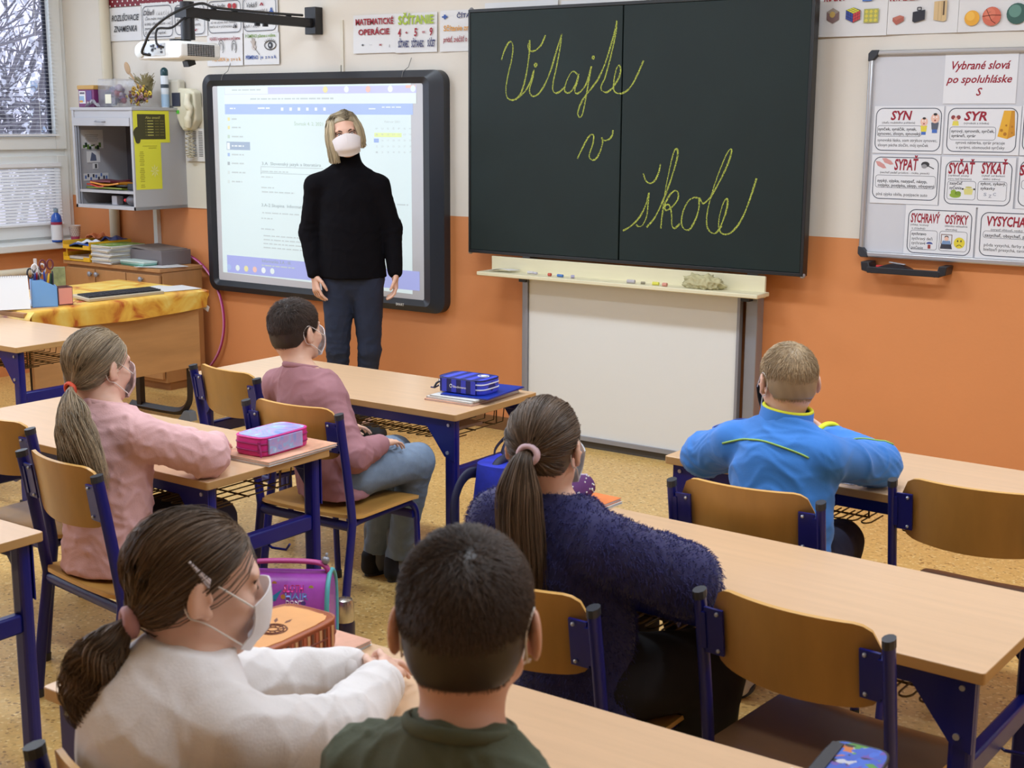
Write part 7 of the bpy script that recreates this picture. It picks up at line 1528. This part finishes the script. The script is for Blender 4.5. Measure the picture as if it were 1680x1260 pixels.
# ---- the teacher
O = V3(-4.66, 5.235, 0); rx, fw = V3(.817, .577, 0), V3(.577, -.817, 0)
def T_(x, y, z): return O+rx*x+fw*y+V3(0, 0, z)
H = Head(T_(-.065, .015, 1.578), -44, 2, -9, 1.0)
J = dict(face=nrm(fw+rx*.12), kid=0, pelvis=T_(-.035, -.01, .90), neck=T_(-.055, -.02, 1.415), shL=T_(.098, -.02, 1.315), shR=T_(-.218, -.01, 1.315), elL=T_(.165, -.03, 1.095), wrL=T_(.185, .04, .875), elR=T_(-.262, -.03, 1.07), wrR=T_(-.225, .05, .865),
         hpL=T_(.035, 0, .875), hpR=T_(-.110, 0, .875), knL=T_(.045, .02, .47), knR=T_(-.118, .03, .47), anL=T_(.0, -.02, .09), anR=T_(-.13, -.01, .09))
for s_, d in (('L', V3(1, -.12, 0)), ('R', V3(.75, -.6, 0))): J['to'+s_] = V3(*J['an'+s_])*V3(1, 1, 0)+nrm(d)*.13+V3(0, 0, .03)
t = thing('person', 'woman teacher standing in a black turtleneck, jeans and white mask by the screen', 'person', tuple(O))
S_ = SDF(); H.face(S_); S_.cap(H.w(0, -.022, -.06), V3(*J['neck'])+V3(0, 0, -.01), .050, .056, .025)
f = J['face']; pel, nk = V3(*J['pelvis']), V3(*J['neck']); wa, bu, up = lerp(pel, nk, .38), lerp(pel, nk, .66), lerp(pel, nk, .86)
def torso(S_, e):
    S_.cap(pel-V3(0, 0, .10 if e == 0 else .03), wa, .172+e, .148+e, .04, f, 1.3 if e == 0 else 1.75); S_.cap(wa, bu, .146+e, .146+e, .04, f, 1.45); S_.cap(bu, up, .136+e, .095+e, .04, f, 1.5)
torso(S_, -.03)
for s_ in 'LR':
    sh, el, wr = (V3(*J[k+s_]) for k in ('sh', 'el', 'wr'))
    S_.cap(up, sh, .052, .042, .03); S_.cap(sh, el, .044, .036, .02); S_.cap(el, wr, .038, .026, .015)
    hp, kn, an, to = (V3(*J[k+s_]) for k in ('hp', 'kn', 'an', 'to')); S_.cap(hp, kn, .072, .052, .03); S_.cap(kn, an, .052, .036, .03); S_.cap(an, to, .034, .025, .02)
hand(S_, J['wrR'], V3(*(rx*.10+fw*.18))+V3(0, 0, -1), fw*-.55+rx*.8, fw, 1.0, .42); hand(S_, J['wrL'], rx*.02+fw*.15+V3(0, 0, -1), -rx*.9+fw*.2, fw, 1.0, .45)
V, Q = polygonize(S_, .0048, 0, None, 1); np_mesh('body', V, Q, skin((222, 176, 152), 'teacher'), t)
eyes(H, t, (70, 60, 54)); brows(H, t, mat('brow_dark', (76, 58, 46), .8)); mask(H, t, mat('mask_cotton', (234, 228, 230), .85), M_loop, True, .003)
lash = MB()
for e in (-1, 1): lash.tube([H.w(e*(.018+.028*k/8), .0875-.004*(k/8)**2, .004+.007*math.sin(PI*k/8)) for k in range(9)], .0017, 5)
lash.build('eyelashes', mat('lash', (40, 30, 28), .8), t)
# chin-length bob parted on her left
mh = hairmat('teacher', (184, 168, 138)); n = 5200; K = 10
P0 = np.stack([-.018+RNG.normal(0, .004, n), RNG.uniform(-.095, .074, n), np.zeros(n)], 1); sgn = np.where(RNG.random(n) < .5, -1, 1.)
u = np.clip((P0[:, 1]+.012)/.1, -.97, .97); P0[:, 2] = .028+.088*np.sqrt(1-u*u)
az = np.where(P0[:, 1] > .0, 0, 0)+np.interp(P0[:, 1], [-.095, -.05, .0, .05, .074], [176, 150, 110, 78, 56])+RNG.normal(0, 9, n); az = np.where((sgn > 0) & (P0[:, 1] > .03), az-14, az); az = np.radians(np.clip(az, 38, 182))
def ring(z, k, lift): return np.stack([sgn*np.sin(az)*(.082*k)+0*z, np.cos(az)*(.098*k)-.012, z+lift], 1)
e_ = RNG.uniform(-.018, .02, n); zl = np.where(sgn > 0, -.118, -.062)+e_
P1 = ring(np.full(n, .082)+RNG.normal(0, .005, n), .74, 0); P2 = ring(np.full(n, .020), 1.10, RNG.normal(0, .006, n)); P3 = ring(np.full(n, -.045), 1.17, RNG.normal(0, .006, n)); P4 = ring(zl, 1.08+RNG.normal(0, .05, n), 0)
ctl = np.stack([P0, P1, P2, P3, P4], 1); tt = np.linspace(0, 4, K); i0 = np.minimum(tt.astype(int), 3); fr = (tt-i0)
def cm(c, i, f_):
    g = lambda k: c[:, min(max(k, 0), 4)]; p0, p1, p2, p3 = g(i-1), g(i), g(i+1), g(i+2)
    return .5*((2*p1)+(p2-p0)*f_+(2*p0-5*p1+4*p2-p3)*f_**2+(3*p1-p0-3*p2+p3)*f_**3)
A = np.stack([cm(ctl, int(i), float(f_)) for i, f_ in zip(i0, fr)], 1)
A += RNG.normal(0, .002, (n, 1, 3))
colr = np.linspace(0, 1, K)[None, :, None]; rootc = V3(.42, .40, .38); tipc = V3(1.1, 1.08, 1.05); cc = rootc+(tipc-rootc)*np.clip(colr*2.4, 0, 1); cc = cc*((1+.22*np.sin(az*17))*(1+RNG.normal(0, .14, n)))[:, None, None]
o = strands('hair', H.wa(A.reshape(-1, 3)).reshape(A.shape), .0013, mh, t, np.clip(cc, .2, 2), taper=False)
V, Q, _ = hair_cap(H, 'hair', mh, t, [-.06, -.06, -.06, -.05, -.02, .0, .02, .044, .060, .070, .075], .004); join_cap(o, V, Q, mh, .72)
M_bk = mat('black_knit', (11, 9, 14), .95, bump=(240, .1), spec=.15)
S_ = SDF(); torso(S_, 0)
for s_ in 'LR':
    sh, el, wr = (V3(*J[k+s_]) for k in ('sh', 'el', 'wr')); S_.cap(up, sh, .060, .046, .03); S_.cap(nk-V3(0, 0, .01), sh, .045, .042, .04); S_.cap(sh, el, .052, .047, .022); S_.cap(el, lerp(el, wr, .95), .047, .034, .02)
S_.cap(nk+V3(0, 0, -.04), lerp(nk, H.w(0, -.022, -.06), .55), .066, .060, .02)
garment('turtleneck', S_, .007, .006, M_bk, t, 51, .005, [(J['elR'], .1, .008), (J['elL'], .1, .008)], [((0, 0, .855), (0, 0, -1)), (tuple(lerp(nk, H.w(0, -.022, -.06), .72)), tuple(H.R[:, 2]))])
M_dj = mat('dark_denim', (27, 36, 58), .85, noise=(9, .22), bump=(220, .12))
S_ = SDF(); S_.cap(pel-V3(0, 0, .04), pel+V3(0, 0, .02), .158, .150, .03, f, 1.5)
for s_ in 'LR':
    hp, kn, an = (V3(*J[k+s_]) for k in ('hp', 'kn', 'an')); S_.cap(hp-V3(0, 0, .03), kn, .088, .056, .012); S_.cap(kn, an, .056, .044, .02)
garment('jeans', S_, .007, .003, M_dj, t, 55, .005, [(J['knL'], .1, .006), (J['knR'], .1, .006), (J['anL'], .1, .008)], [((0, 0, .16), (0, 0, -1))])
for s_ in 'LR':
    a = V3(*J['an'+s_]); S2 = SDF().cap(a, a+V3(0, 0, .16), .046, .052, .02).cut(a+V3(0, 0, .15), (0, 0, 1)); V, Q = polygonize(S2, .007); np_mesh('boot_shaft', V, Q, mat('black_suede', (24, 24, 28), .8), t)
    shoe(J, s_, mat('black_suede', (24, 24, 28), .8), t, 'boot', 1.12)
root_fix(t)
# ------------------------------------------------------------------ things on and beside the pupils' desks
zd = .6505
def put(name, label, cat, x, y, z, rz, group=None): return thing(name, label, cat, (x, y, z), math.radians(rz), group)
def soft_box(w, d, h, r=.018, pw=3.2):
    """rounded zip-case body: superelliptic outline, slightly pillowed"""
    def fn(u, v):
        a = 2*PI*u; c, s_ = math.cos(a), math.sin(a)
        e = 2/ (pw+2); X = abs(c)**e*(1 if c > 0 else -1)*w/2; Y = abs(s_)**e*(1 if s_ > 0 else -1)*d/2
        return X, Y
    prof = [(0.0, .90), (.06, .97), (.16, 1.0), (.5, 1.008), (.84, 1.0), (.94, .97), (1.0, .90)]
    vs, fs = [], []; n = 48
    for (t_, k) in prof:
        for i in range(n):
            X, Y = fn(i/n, 0); vs.append((X*(1-(1-k)*.35*(r/.018)), Y*(1-(1-k)*.5*(r/.018)), t_*h))
    for j in range(len(prof)-1): fs += [(j*n+i, j*n+(i+1) % n, (j+1)*n+(i+1) % n, (j+1)*n+i) for i in range(n)]
    fs += [tuple(range(n-1, -1, -1)), tuple((len(prof)-1)*n+i for i in range(n))]
    return vs, fs, fn
def outline(w, d, z, k=1.0, pw=3.2, n=48):
    e = 2/(pw+2); out = []
    for i in range(n):
        a = 2*PI*i/n; c, s_ = math.cos(a), math.sin(a); out.append((abs(c)**e*(1 if c > 0 else -1)*w/2*k, abs(s_)**e*(1 if s_ > 0 else -1)*d/2*k, z))
    return out
def pencil_case(t, w, d, h, body, zipc, top=None, zips=(.33, .66), piping=None):
    vs, fs, fn = soft_box(w, d, h); b = MB().add(vs, fs).build('body', body, t, smooth=True, auto=50)
    for z in zips: MB().tube(outline(w, d, z*h, 1.004), .0035, 6, None, closed=True, flat=(.8, .7)).build('zip', zipc, t, smooth=True)
    if piping: MB().tube(outline(w, d, h*.965, .985), .003, 6, None, closed=True).build('piping', piping, t, smooth=True)
    if top: MB().prism([(a, b_) for a, b_, _ in outline(w, d, 0, .93)], h-.001, h+.0015, 'z').build('top_panel', top, t)
    return b
def stack(items, x, y, z, rz):
    for nm, label, cat, w, d, h, dx, dy, dr, cover, grp in items:
        t = put(nm, label, cat, x+dx, y+dy, z, rz+dr, grp)
        MB().box((0, 0, h*.5), (w-.004, d-.004, h-.0016)).build('pages', M_paper, t)
        c = MB(); c.box((0, 0, h-.0006), (w, d, .001)); c.box((0, 0, .0006), (w, d, .001)); c.box((-w/2+.0006, 0, h/2), (.001, d, h)); c.build('cover', cover, t)
        z += h+.0004
    return z
M_printo = mat('book_orange', (222, 168, 136), .45, noise=(16, .3)); M_prints = mat('book_salmon', (224, 166, 138), .45, noise=(12, .2)); M_whitec = mat('book_white', (214, 212, 206), .45, noise=(20, .1))
def stripes(nm, a, b, scale, axis):
    m = bpy.data.materials.new(nm); m.use_nodes = True; nt = m.node_tree; bs = nt.nodes['Principled BSDF']; bs.inputs['Roughness'].default_value = .6
    tc = nt.nodes.new('ShaderNodeTexCoord'); mp = nt.nodes.new('ShaderNodeSeparateXYZ'); mu = nt.nodes.new('ShaderNodeMath'); mu.operation = 'MULTIPLY'; mu.inputs[1].default_value = scale
    fr = nt.nodes.new('ShaderNodeMath'); fr.operation = 'FRACT'; gt = nt.nodes.new('ShaderNodeMath'); gt.operation = 'GREATER_THAN'; gt.inputs[1].default_value = .5
    mx = nt.nodes.new('ShaderNodeMix'); mx.data_type = 'RGBA'; mx.inputs['A'].default_value = (*lin(a), 1); mx.inputs['B'].default_value = (*lin(b), 1); L = nt.links
    L.new(tc.outputs['Object'], mp.inputs[0]); L.new(mp.outputs[axis], mu.inputs[0]); L.new(mu.outputs[0], fr.inputs[0]); L.new(fr.outputs[0], gt.inputs[0]); L.new(gt.outputs[0], mx.inputs['Factor']); L.new(mx.outputs['Result'], bs.inputs['Base Color'])
    return m
def flat_text(t, s, x, y, w, h, m, put_, nm='lettering', bold=.01, shear=0):
    lt = MB(); text(lt, s, x, y, w, h, m, put_, bold, shear); return lt.build(nm, None, t)
# D1: papers, blue folder, striped case
z = stack([('exercise_book', 'pinkish exercise book lowest in the pile under the blue striped pencil case', 'book', .21, .30, .006, 0, 0, 1, M_prints, 'books under the striped case'), ('exercise_book', 'white exercise book in the pile under the blue striped pencil case', 'book', .205, .295, .007, .003, .004, -1, M_whitec, 'books under the striped case'),
           ('exercise_book', 'upper white exercise book just under the blue folder', 'book', .20, .29, .005, .006, .01, 2, M_whitec, 'books under the striped case')], -2.936, 3.905, zd, 0)
t = put('folder', 'dark blue plastic folder sticking out under the striped pencil case', 'folder', -2.905, 3.93, z, 6); M_fold = mat('folder_blue', (24, 44, 140), .3)
MB().box((0, 0, .002), (.20, .27, .004)).build('cover', M_fold, t, bevel=.001); MB().box((.0, 0, .0048), (.196, .266, .0012)).build('flap', mat('folder_blue2', (32, 58, 164), .3), t); z += .006
t = put('pencil_case', 'blue striped zip pencil case with white zips and white lettering', 'pencil case', -2.935, 3.885, z, 3)
pencil_case(t, .20, .135, .055, stripes('case_stripes', (30, 40, 120), (64, 78, 210), 20, 0), mat('zip_white', (226, 228, 236), .5), None, (.36, .70), mat('case_navy', (22, 28, 88), .5))
MB().box((-.005, -.069, .028), (.15, .007, .050)).build('spine', mat('case_navy', (22, 28, 88), .5), t, bevel=.001)
b = MB()
for k in range(4): b.box((-.06+k*.042, -.0727, .028), (.021, .001, .048))
b.build('spine_stripes', mat('case_blue', (56, 66, 190), .5), t)
lt = MB(); text(lt, 'Beckmann', .008, .026, .056, .008, M_white, lambda a, b_: (a, -.0738, b_), .015); lt.tube([(-.030+.005*math.cos(a), -.0738, .027+.006*math.sin(a)) for a in [2*PI*k/12 for k in range(12)]], .0012, 4, M_white, closed=True); lt.build('lettering', None, t)
d = MB(); d.tube([(.05+.022*math.cos(a), .02+.016*math.sin(a), .0565) for a in [2*PI*k/20 for k in range(20)]], .0014, 4, M_white, closed=True); d.add([(.05+.011*math.cos(a)*(1+.3*math.sin(3*a)), .02+.009*math.sin(a), .0572) for a in [2*PI*k/14 for k in range(14)]], [tuple(range(14))], M_white); d.build('badge', None, t)
b = MB(); b.tube([(-.10, -.03, .036), (-.118, -.04, .022), (-.125, -.045, .006)], .004, 6, M_cap); b.box((-.106, -.03, .035), (.014, .008, .006), M_alu); b.tube([(-.10, -.035, .02), (-.13, -.035, .003), (-.15, -.03, .002)], .003, 6, mat('case_navy', (22, 28, 88), .5)); b.build('zip_pull', None, t)
# D2: book and pink case
z = stack([('exercise_book', 'thin white book under the orange-printed book with the pink case', 'book', .208, .30, .006, 0, 0, 1, M_whitec, None), ('textbook', 'orange-printed textbook under the pink pencil case', 'book', .21, .30, .008, .002, .002, 0, M_printo, None)], -2.90, 2.87, zd, 1)
t = put('pencil_case', 'pink pencil case with a lilac and blue picture on top', 'pencil case', -2.905, 2.852, z, 2); M_pk = mat('case_pink', (206, 40, 132), .45)
def pastel():
    m = bpy.data.materials.new('pastel_print'); m.use_nodes = True; nt = m.node_tree; bs = nt.nodes['Principled BSDF']; bs.inputs['Roughness'].default_value = .22
    tc = nt.nodes.new('ShaderNodeTexCoord'); n = nt.nodes.new('ShaderNodeTexNoise'); n.inputs['Scale'].default_value = 11; n.inputs['Distortion'].default_value = 2; r = nt.nodes.new('ShaderNodeValToRGB'); e = r.color_ramp
    e.elements[0].position = .3; e.elements[0].color = (*lin((120, 150, 222)), 1); e.elements[1].position = .72; e.elements[1].color = (*lin((212, 222, 240)), 1)
    for p_, c in ((.42, (158, 166, 226)), (.5, (186, 160, 214)), (.6, (150, 186, 232))): e.elements.new(p_).color = (*lin(c), 1)
    nt.links.new(tc.outputs['Object'], n.inputs['Vector']); nt.links.new(n.outputs['Fac'], r.inputs[0]); nt.links.new(r.outputs[0], bs.inputs['Base Color']); return m
M_pas = pastel()
pencil_case(t, .125, .215, .058, M_pk, mat('zip_magenta', (150, 22, 96), .5), M_pas, (.30, .66), mat('case_pink2', (222, 60, 150), .4))
MB().box((.0640, -.01, .030), (.007, .145, .046)).build('side_panel', M_pas, t, bevel=.001)
b = MB(); b.tube([(.05, -.108, .038), (.062, -.115, .02), (.066, -.118, .004)], .003, 6); b.box((.048, -.107, .036), (.008, .006, .02)); b.box((.048, -.107, .018), (.008, .006, .012)); b.build('zip_pull', mat('zip_magenta', (150, 22, 96), .5), t)
# D3: orange books and dotted pouch
z = stack([('exercise_book', 'white exercise book at the far left of the bare desk, under the orange one', 'book', .20, .28, .006, 0, 0, 0, M_whitec, None), ('textbook', 'orange textbook under the dotted purple pouch', 'book', .20, .28, .008, -.003, 0, 1, mat('book_orange_bright', (226, 128, 70), .45, noise=(8, .2)), None)], -1.87, 2.875, zd, -4)
t = put('pencil_pouch', 'purple pouch with white dots leaning on the orange textbook', 'pencil case', -1.845, 2.85, z, -4); M_pu = mat('pouch_purple', (84, 34, 92), .8)
def pch(u, v):
    a = 2*PI*u; w_ = .052*(.55+.45*math.sin(PI*min(1, .15+v*.85))); return (w_*math.cos(a)*(1-.15*math.sin(a)), -.10+.2*v, .038+.038*math.sin(a)*(.7+.3*math.sin(PI*v)))
MB().grid(pch, 24, 12, M_pu).build('body', None, t, smooth=True)
c = MB().add([pch(i/24, 0) for i in range(24)], [tuple(range(24))]).add([pch(i/24, 1) for i in range(24)], [tuple(range(23, -1, -1))]); c.build('end_panel', M_pu, t)
d = MB(); rr = random.Random(5)
for i in range(70):
    u, v = rr.random(), rr.random(); p = Vector(pch(u, v)); q = Vector((0, p.y, .038)); d.ball(p+(p-q).normalized()*.0006, .0026, M_white, 6)
for i in range(14): a = PI*.5+i*.45; d.ball((.03*math.cos(a), -.1005, .038+.022*math.sin(a)), .0025, M_white, 6)
tag(d.build('dot_print', None, t), kind='stuff')
MB().tube([pch(.25, v/10) for v in range(11)], .003, 6).build('zip', mat('zip_lilac', (190, 170, 196), .5), t)
# D4: navy case with blue edge, sheet under the arm
t = put('pencil_case', 'navy pencil case with a blue rim and white lettering beside the boy in blue', 'pencil case', -1.80, 3.83, zd, -4)
pencil_case(t, .155, .20, .056, mat('case_darknavy', (26, 30, 62), .5), mat('zip_blue', (60, 90, 190), .5), mat('case_top_navy', (28, 34, 74), .45), (.5,), mat('rim_blue', (64, 100, 200), .45))
flat_text(t, 'gel', -.01, .03, .06, .03, M_white, lambda a, b_: (a, b_, .0582), 'lettering', .03, .2)
tag(MB().box((-1.42, 3.60, zd+.001), (.16, .12, .0015), rot=Matrix.Rotation(.15, 3, 'Z')).build('paper_sheet', M_paper), 'white sheet under the right arm of the boy in blue', 'paper')
tag(MB().box((-1.55, 3.75, zd+.003), (.21, .29, .005), rot=Matrix.Rotation(.1, 3, 'Z')).build('exercise_book', M_whitec), 'exercise book lying in front of the boy in blue', 'book')
# D5: notebooks and the brown-orange case
z = stack([('exercise_book', 'lower white notebook under the orange-brown pencil case', 'book', .20, .29, .006, .01, .0, 3, M_whitec, None), ('exercise_book', 'salmon-covered notebook under the orange-brown pencil case', 'book', .20, .29, .006, .0, .004, -2, M_prints, None)], -1.745, 1.715, zd, 2)
t = put('pencil_case', 'orange-brown pencil case with feathers and a sun wheel print', 'pencil case', -1.735, 1.69, z, 3); M_bn = mat('case_rust', (158, 82, 46), .5, noise=(30, .12))
pencil_case(t, .145, .235, .06, M_bn, mat('zip_rust', (120, 52, 30), .5), None, (.5,), mat('case_rust2', (172, 92, 52), .5))
MB().prism([(a*(1+.02*math.sin(i*1.9)), b_*(1+.015*math.sin(i*2.7))) for i, (a, b_, _) in enumerate(outline(.145, .235, 0, .86))], .0598, .0615, 'z').build('top_panel', mat('case_amber', (224, 156, 84), .5, noise=(9, .1)), t)
d = MB(); M_pr = mat('print_brown', (112, 58, 34), .6)
for r_ in (.026, .020, .010): d.tube([(.012+r_*math.cos(a), -.012+r_*math.sin(a), .0618) for a in [2*PI*k/22 for k in range(22)]], .0016, 4, M_pr, closed=True)
for k in range(10): a = k*2*PI/10; d.tube([(.012+.012*math.cos(a), -.012+.012*math.sin(a), .0618), (.012+.024*math.cos(a+.2), -.012+.024*math.sin(a+.2), .0618)], .0012, 4, M_pr)
for k in range(6):
    a = math.radians(95+k*30); c0 = Vector((.012+.034*math.cos(a), -.012+.034*math.sin(a), .0618)); e = Vector((math.cos(a), math.sin(a), 0)); s_ = Vector((-e.y, e.x, 0))
    d.add([c0, c0+e*.012+s_*.004, c0+e*.026, c0+e*.012-s_*.004], [(0, 1, 2, 3)], M_pr)
d.build('print', None, t)
sb = MB()
for k in range(16): sb.box((.0732, -.085+k*.0113, .03), (.0015, .006, .042), [mat('stripe_cream', (206, 158, 110), .6), mat('stripe_dark', (104, 62, 40), .6), mat('stripe_red', (176, 92, 60), .6)][k % 3])
sb.build('side_stripes', None, t)
# D5 right end
tag(MB().box((-.748, 1.80, zd+.002), (.08, .12, .003), rot=Matrix.Rotation(-.2, 3, 'Z')).build('paper_sheet', M_paper), 'white paper slip beside the colourful case at the bottom edge', 'paper')
t = put('pencil_case', 'colourful picture pencil case with black zip at the bottom right edge', 'pencil case', -.655, 1.768, zd, 4)
def colourful():
    m = bpy.data.materials.new('picture_print'); m.use_nodes = True; nt = m.node_tree; bs = nt.nodes['Principled BSDF']; bs.inputs['Roughness'].default_value = .3
    tc = nt.nodes.new('ShaderNodeTexCoord'); n = nt.nodes.new('ShaderNodeTexVoronoi'); n.inputs['Scale'].default_value = 60; r = nt.nodes.new('ShaderNodeValToRGB'); e = r.color_ramp; e.interpolation = 'CONSTANT'
    e.elements[0].position = 0; e.elements[0].color = (*lin((60, 96, 196)), 1); e.elements[1].position = .86; e.elements[1].color = (*lin((30, 30, 40)), 1)
    for p_, c in ((.3, (90, 150, 70)), (.42, (66, 110, 210)), (.56, (198, 200, 210)), (.66, (206, 120, 60)), (.76, (110, 80, 170))): e.elements.new(p_).color = (*lin(c), 1)
    sp = nt.nodes.new('ShaderNodeSeparateColor'); dz = nt.nodes.new('ShaderNodeTexNoise'); dz.inputs['Scale'].default_value = 30; ad = nt.nodes.new('ShaderNodeMix'); ad.data_type = 'VECTOR'; ad.inputs['Factor'].default_value = .06; nt.links.new(tc.outputs['Object'], dz.inputs['Vector']); nt.links.new(tc.outputs['Object'], ad.inputs['A']); nt.links.new(dz.outputs['Color'], ad.inputs['B']); nt.links.new(ad.outputs['Result'], n.inputs['Vector']); nt.links.new(n.outputs['Color'], sp.inputs[0]); nt.links.new(sp.outputs[0], r.inputs[0]); nt.links.new(r.outputs[0], bs.inputs['Base Color']); return m
pencil_case(t, .092, .20, .074, colourful(), M_cap, None, (.55,), mat('piping_black', (28, 26, 34), .5))
MB().box((-.034, .0, .0745), (.018, .165, .004)).build('zip', mat('piping_black', (28, 26, 34), .5), t)
# purple bag and flask on the floor
t = put('shoulder_bag', 'purple and pink shiny bag lettered AIR hanging beside the pink-case desk', 'bag', -2.632, 2.62, .185, 33)
def bagp(u, v):
    a = PI*(u-.5)*1.0; w_ = .135; return (w_*(2*v-1), -.075*math.cos(a)*0, 0)
prof = [(-.07, .0), (-.082, .06), (-.078, .13), (-.055, .185), (-.015, .212), (.03, .205), (.065, .17), (.078, .10), (.07, .0)]
P = [(p.x, p.y) for p in catmull([(a, b_, 0) for a, b_ in prof], 5)]
def foil():
    m = mat('bag_purple', (172, 78, 188), .25, noise=(7, .3)); return m
MB().prism([(a, b_) for a, b_ in P], -.13, .13, 'x').build('body', foil(), t, smooth=True, auto=40)
for s_ in (-1, 1):
    MB().tube([(s_*.13, a, max(b_, .005)) for a, b_ in P], .007, 8).build('piping', mat('bag_teal', (90, 176, 184), .5), t, smooth=True)
MB().tube(catmull([(-.125, -.01, .213), (-.10, -.01, .236), (0, -.01, .243), (.10, -.01, .238), (.127, -.01, .213)], 6), .010, 8, None, flat=(.7, 1.3)).build('handle', mat('bag_pinkstrap', (176, 60, 130), .5), t, smooth=True)
MB().ball((.118, -.012, .247), .012, None, 10).tube([(.118, -.012, .25), (.122, -.012, .268)], .004, 6).build('clasp', M_alu, t, smooth=True)
def on_bag(a, b_):
    pr = min(P[:len(P)//2], key=lambda q: abs(q[1]-b_)); return (a, pr[0]-.0022, b_)
def bag_text(s, x, z_, w, h, rgb, out):
    lt = MB()
    text(lt, s, x, z_, w, h, mat('bag_ink_%d%d' % rgb[:2], rgb, .25), on_bag, .02); lt.build('lettering', None, t)
bag_text('SLOTH', .035, .180, .056, .018, (214, 60, 150), ('pink', (120, 30, 90)))
bag_text('HAIR', .045, .160, .066, .018, (130, 160, 236), ('blue', (70, 80, 170)))
bag_text('DON\'T', .040, .144, .05, .010, (226, 210, 232), ('mauve', (120, 70, 150)))
bag_text('AIR', .042, .118, .078, .030, (222, 212, 60), ('gold', (150, 130, 30)))
d = MB(); d.add([on_bag(-.045+.0*k, .06) for k in range(1)]+[on_bag(-.028, .06), on_bag(-.012, .06), on_bag(-.018, .11), on_bag(-.012, .15), on_bag(.004, .178), on_bag(-.03, .155), on_bag(-.042, .11)], [tuple(range(8))], mat('bag_horn', (44, 130, 176), .25))
rr = random.Random(17)
for i in range(16):
    x, z_ = rr.uniform(-.115, .12), rr.uniform(.03, .19); q = Vector(on_bag(x, z_))
    d.add([q+Vector((.007*math.cos(a), -.001, .007*math.sin(a))) for a in [2*PI*k/10 for k in range(10)]], [tuple(range(10))], mat('bag_dot%d' % (i % 4), [(214, 150, 90), (240, 90, 170), (90, 70, 180), (200, 200, 90)][i % 4], .4))
for i in range(3): d.tube([on_bag(-.09+.02*i+.018*math.cos(a), .045+.02*math.sin(a)) for a in [PI*k/8 for k in range(9)]], .0022, 5, mat('bag_gold', (216, 206, 110), .3))
d.build('print', None, t)
t = put('steel_flask', 'small flask with a steel cap standing on the floor beside the purple bag', 'bottle', -2.70, 2.935, 0, 0)
MB().lathe([(.030, 0), (.033, .006), (.033, .125), (.030, .135)], (0, 0, 0), 22).build('body', mat('flask_dark', (40, 34, 56), .3), t, smooth=True, auto=40)
MB().lathe([(.0305, .134), (.031, .14), (.031, .185), (.026, .202), (.012, .208)], (0, 0, 0), 22).build('cap', mat('brushed_steel', (196, 192, 184), .22, metal=.9), t, smooth=True, auto=40)
# blue rucksack hanging at the end of the first desk
t = put('rucksack', 'blue school rucksack hanging on the desk end by its loop', 'bag', -2.64, 3.68, .125, 0); M_rb = mat('rucksack_blue', (34, 50, 172), .5, noise=(9, .45)); M_rd = mat('rucksack_dark', (16, 20, 56), .6)
def rk(u, v):
    a = 2*PI*u; k = math.sin(PI*min(1, .12+.88*v))**.35 if v < .9 else .75; e = .62
    X = abs(math.cos(a))**e*(1 if math.cos(a) > 0 else -1)*.085*(.75+.25*k); Y = abs(math.sin(a))**e*(1 if math.sin(a) > 0 else -1)*.15*(1-.22*v**3); return (X+.03, Y, .38*v)
q = MB().grid(rk, 36, 14, M_rb); n_ = len(q.v); q.add([rk(i/36, 1) for i in range(36)], [tuple(range(36))], M_rb); q.add([rk(i/36, 0) for i in range(36)], [tuple(range(35, -1, -1))], M_rb); q.build('body', None, t, smooth=True, auto=60)
MB().tube(catmull([(-.03, .0, .365), (-.085, .08, .385), (-.105, .16, .405), (-.10, .17, .40), (-.06, .09, .385), (0, .01, .37)], 5), .006, 6, None, flat=(1.4, .6)).build('hanging_loop', M_rd, t)
MB().tube(catmull([(-.03, -.07, .34), (-.05, -.12, .345), (-.055, -.17, .31), (-.05, -.205, .24), (-.04, -.20, .14), (-.03, -.15, .04)], 6), .013, 8, None, flat=(1.5, .6)).build('shoulder_strap', M_rd, t, smooth=True)
MB().tube(catmull([(-.02, .06, .35), (-.05, .10, .34), (-.06, .15, .28), (-.05, .16, .18), (-.03, .13, .06)], 6), .013, 8, None, flat=(1.5, .6)).build('shoulder_strap', M_rd, t, smooth=True)
MB().tube(catmull([(.03, -.10, .345), (.03, -.05, .385), (.03, .05, .385), (.03, .10, .345)], 6), .016, 8).build('top_zip', M_rd, t, smooth=True)
MB().box((.115, 0, .12), (.03, .2, .16)).build('front_pocket', M_rb, t, bevel=.015)
# dark bag straps with buckles under the bare desk
t = put('bag_strap', 'black and grey bag straps with a buckle hanging under the bare desk', 'strap', -1.39, 2.66, .42, 0)
MB().tube(catmull([(-.03, 0, .20), (-.035, -.01, .12), (-.01, -.02, .06), (.03, -.02, .03)], 6), .012, 8, None, flat=(1.5, .5)).build('strap', M_cap, t, smooth=True)
MB().box((-.03, -.012, .14), (.03, .012, .045)).build('buckle', mat('buckle_grey', (120, 122, 128), .4), t, bevel=.003)
MB().tube(catmull([(.05, 0, .2), (.05, -.02, .13), (.02, -.03, .08), (.06, -.03, .05)], 6), .010, 8, None, flat=(1.5, .5)).build('strap', mat('strap_grey', (92, 94, 100), .6), t, smooth=True)
# things in the wire basket of the first desk
tag(MB().box((-3.10, 3.88, .5475), (.10, .14, .012), rot=Matrix.Rotation(.2, 3, 'Z')).build('exercise_book', mat('book_darkred', (130, 40, 34), .5)), 'dark red book in the wire basket under the first desk', 'book')
tag(MB().box((-2.98, 3.87, .547), (.11, .16, .010), rot=Matrix.Rotation(-.1, 3, 'Z')).build('exercise_book', mat('book_greypink', (170, 150, 140), .5)), 'pale book in the wire basket under the first desk', 'book')
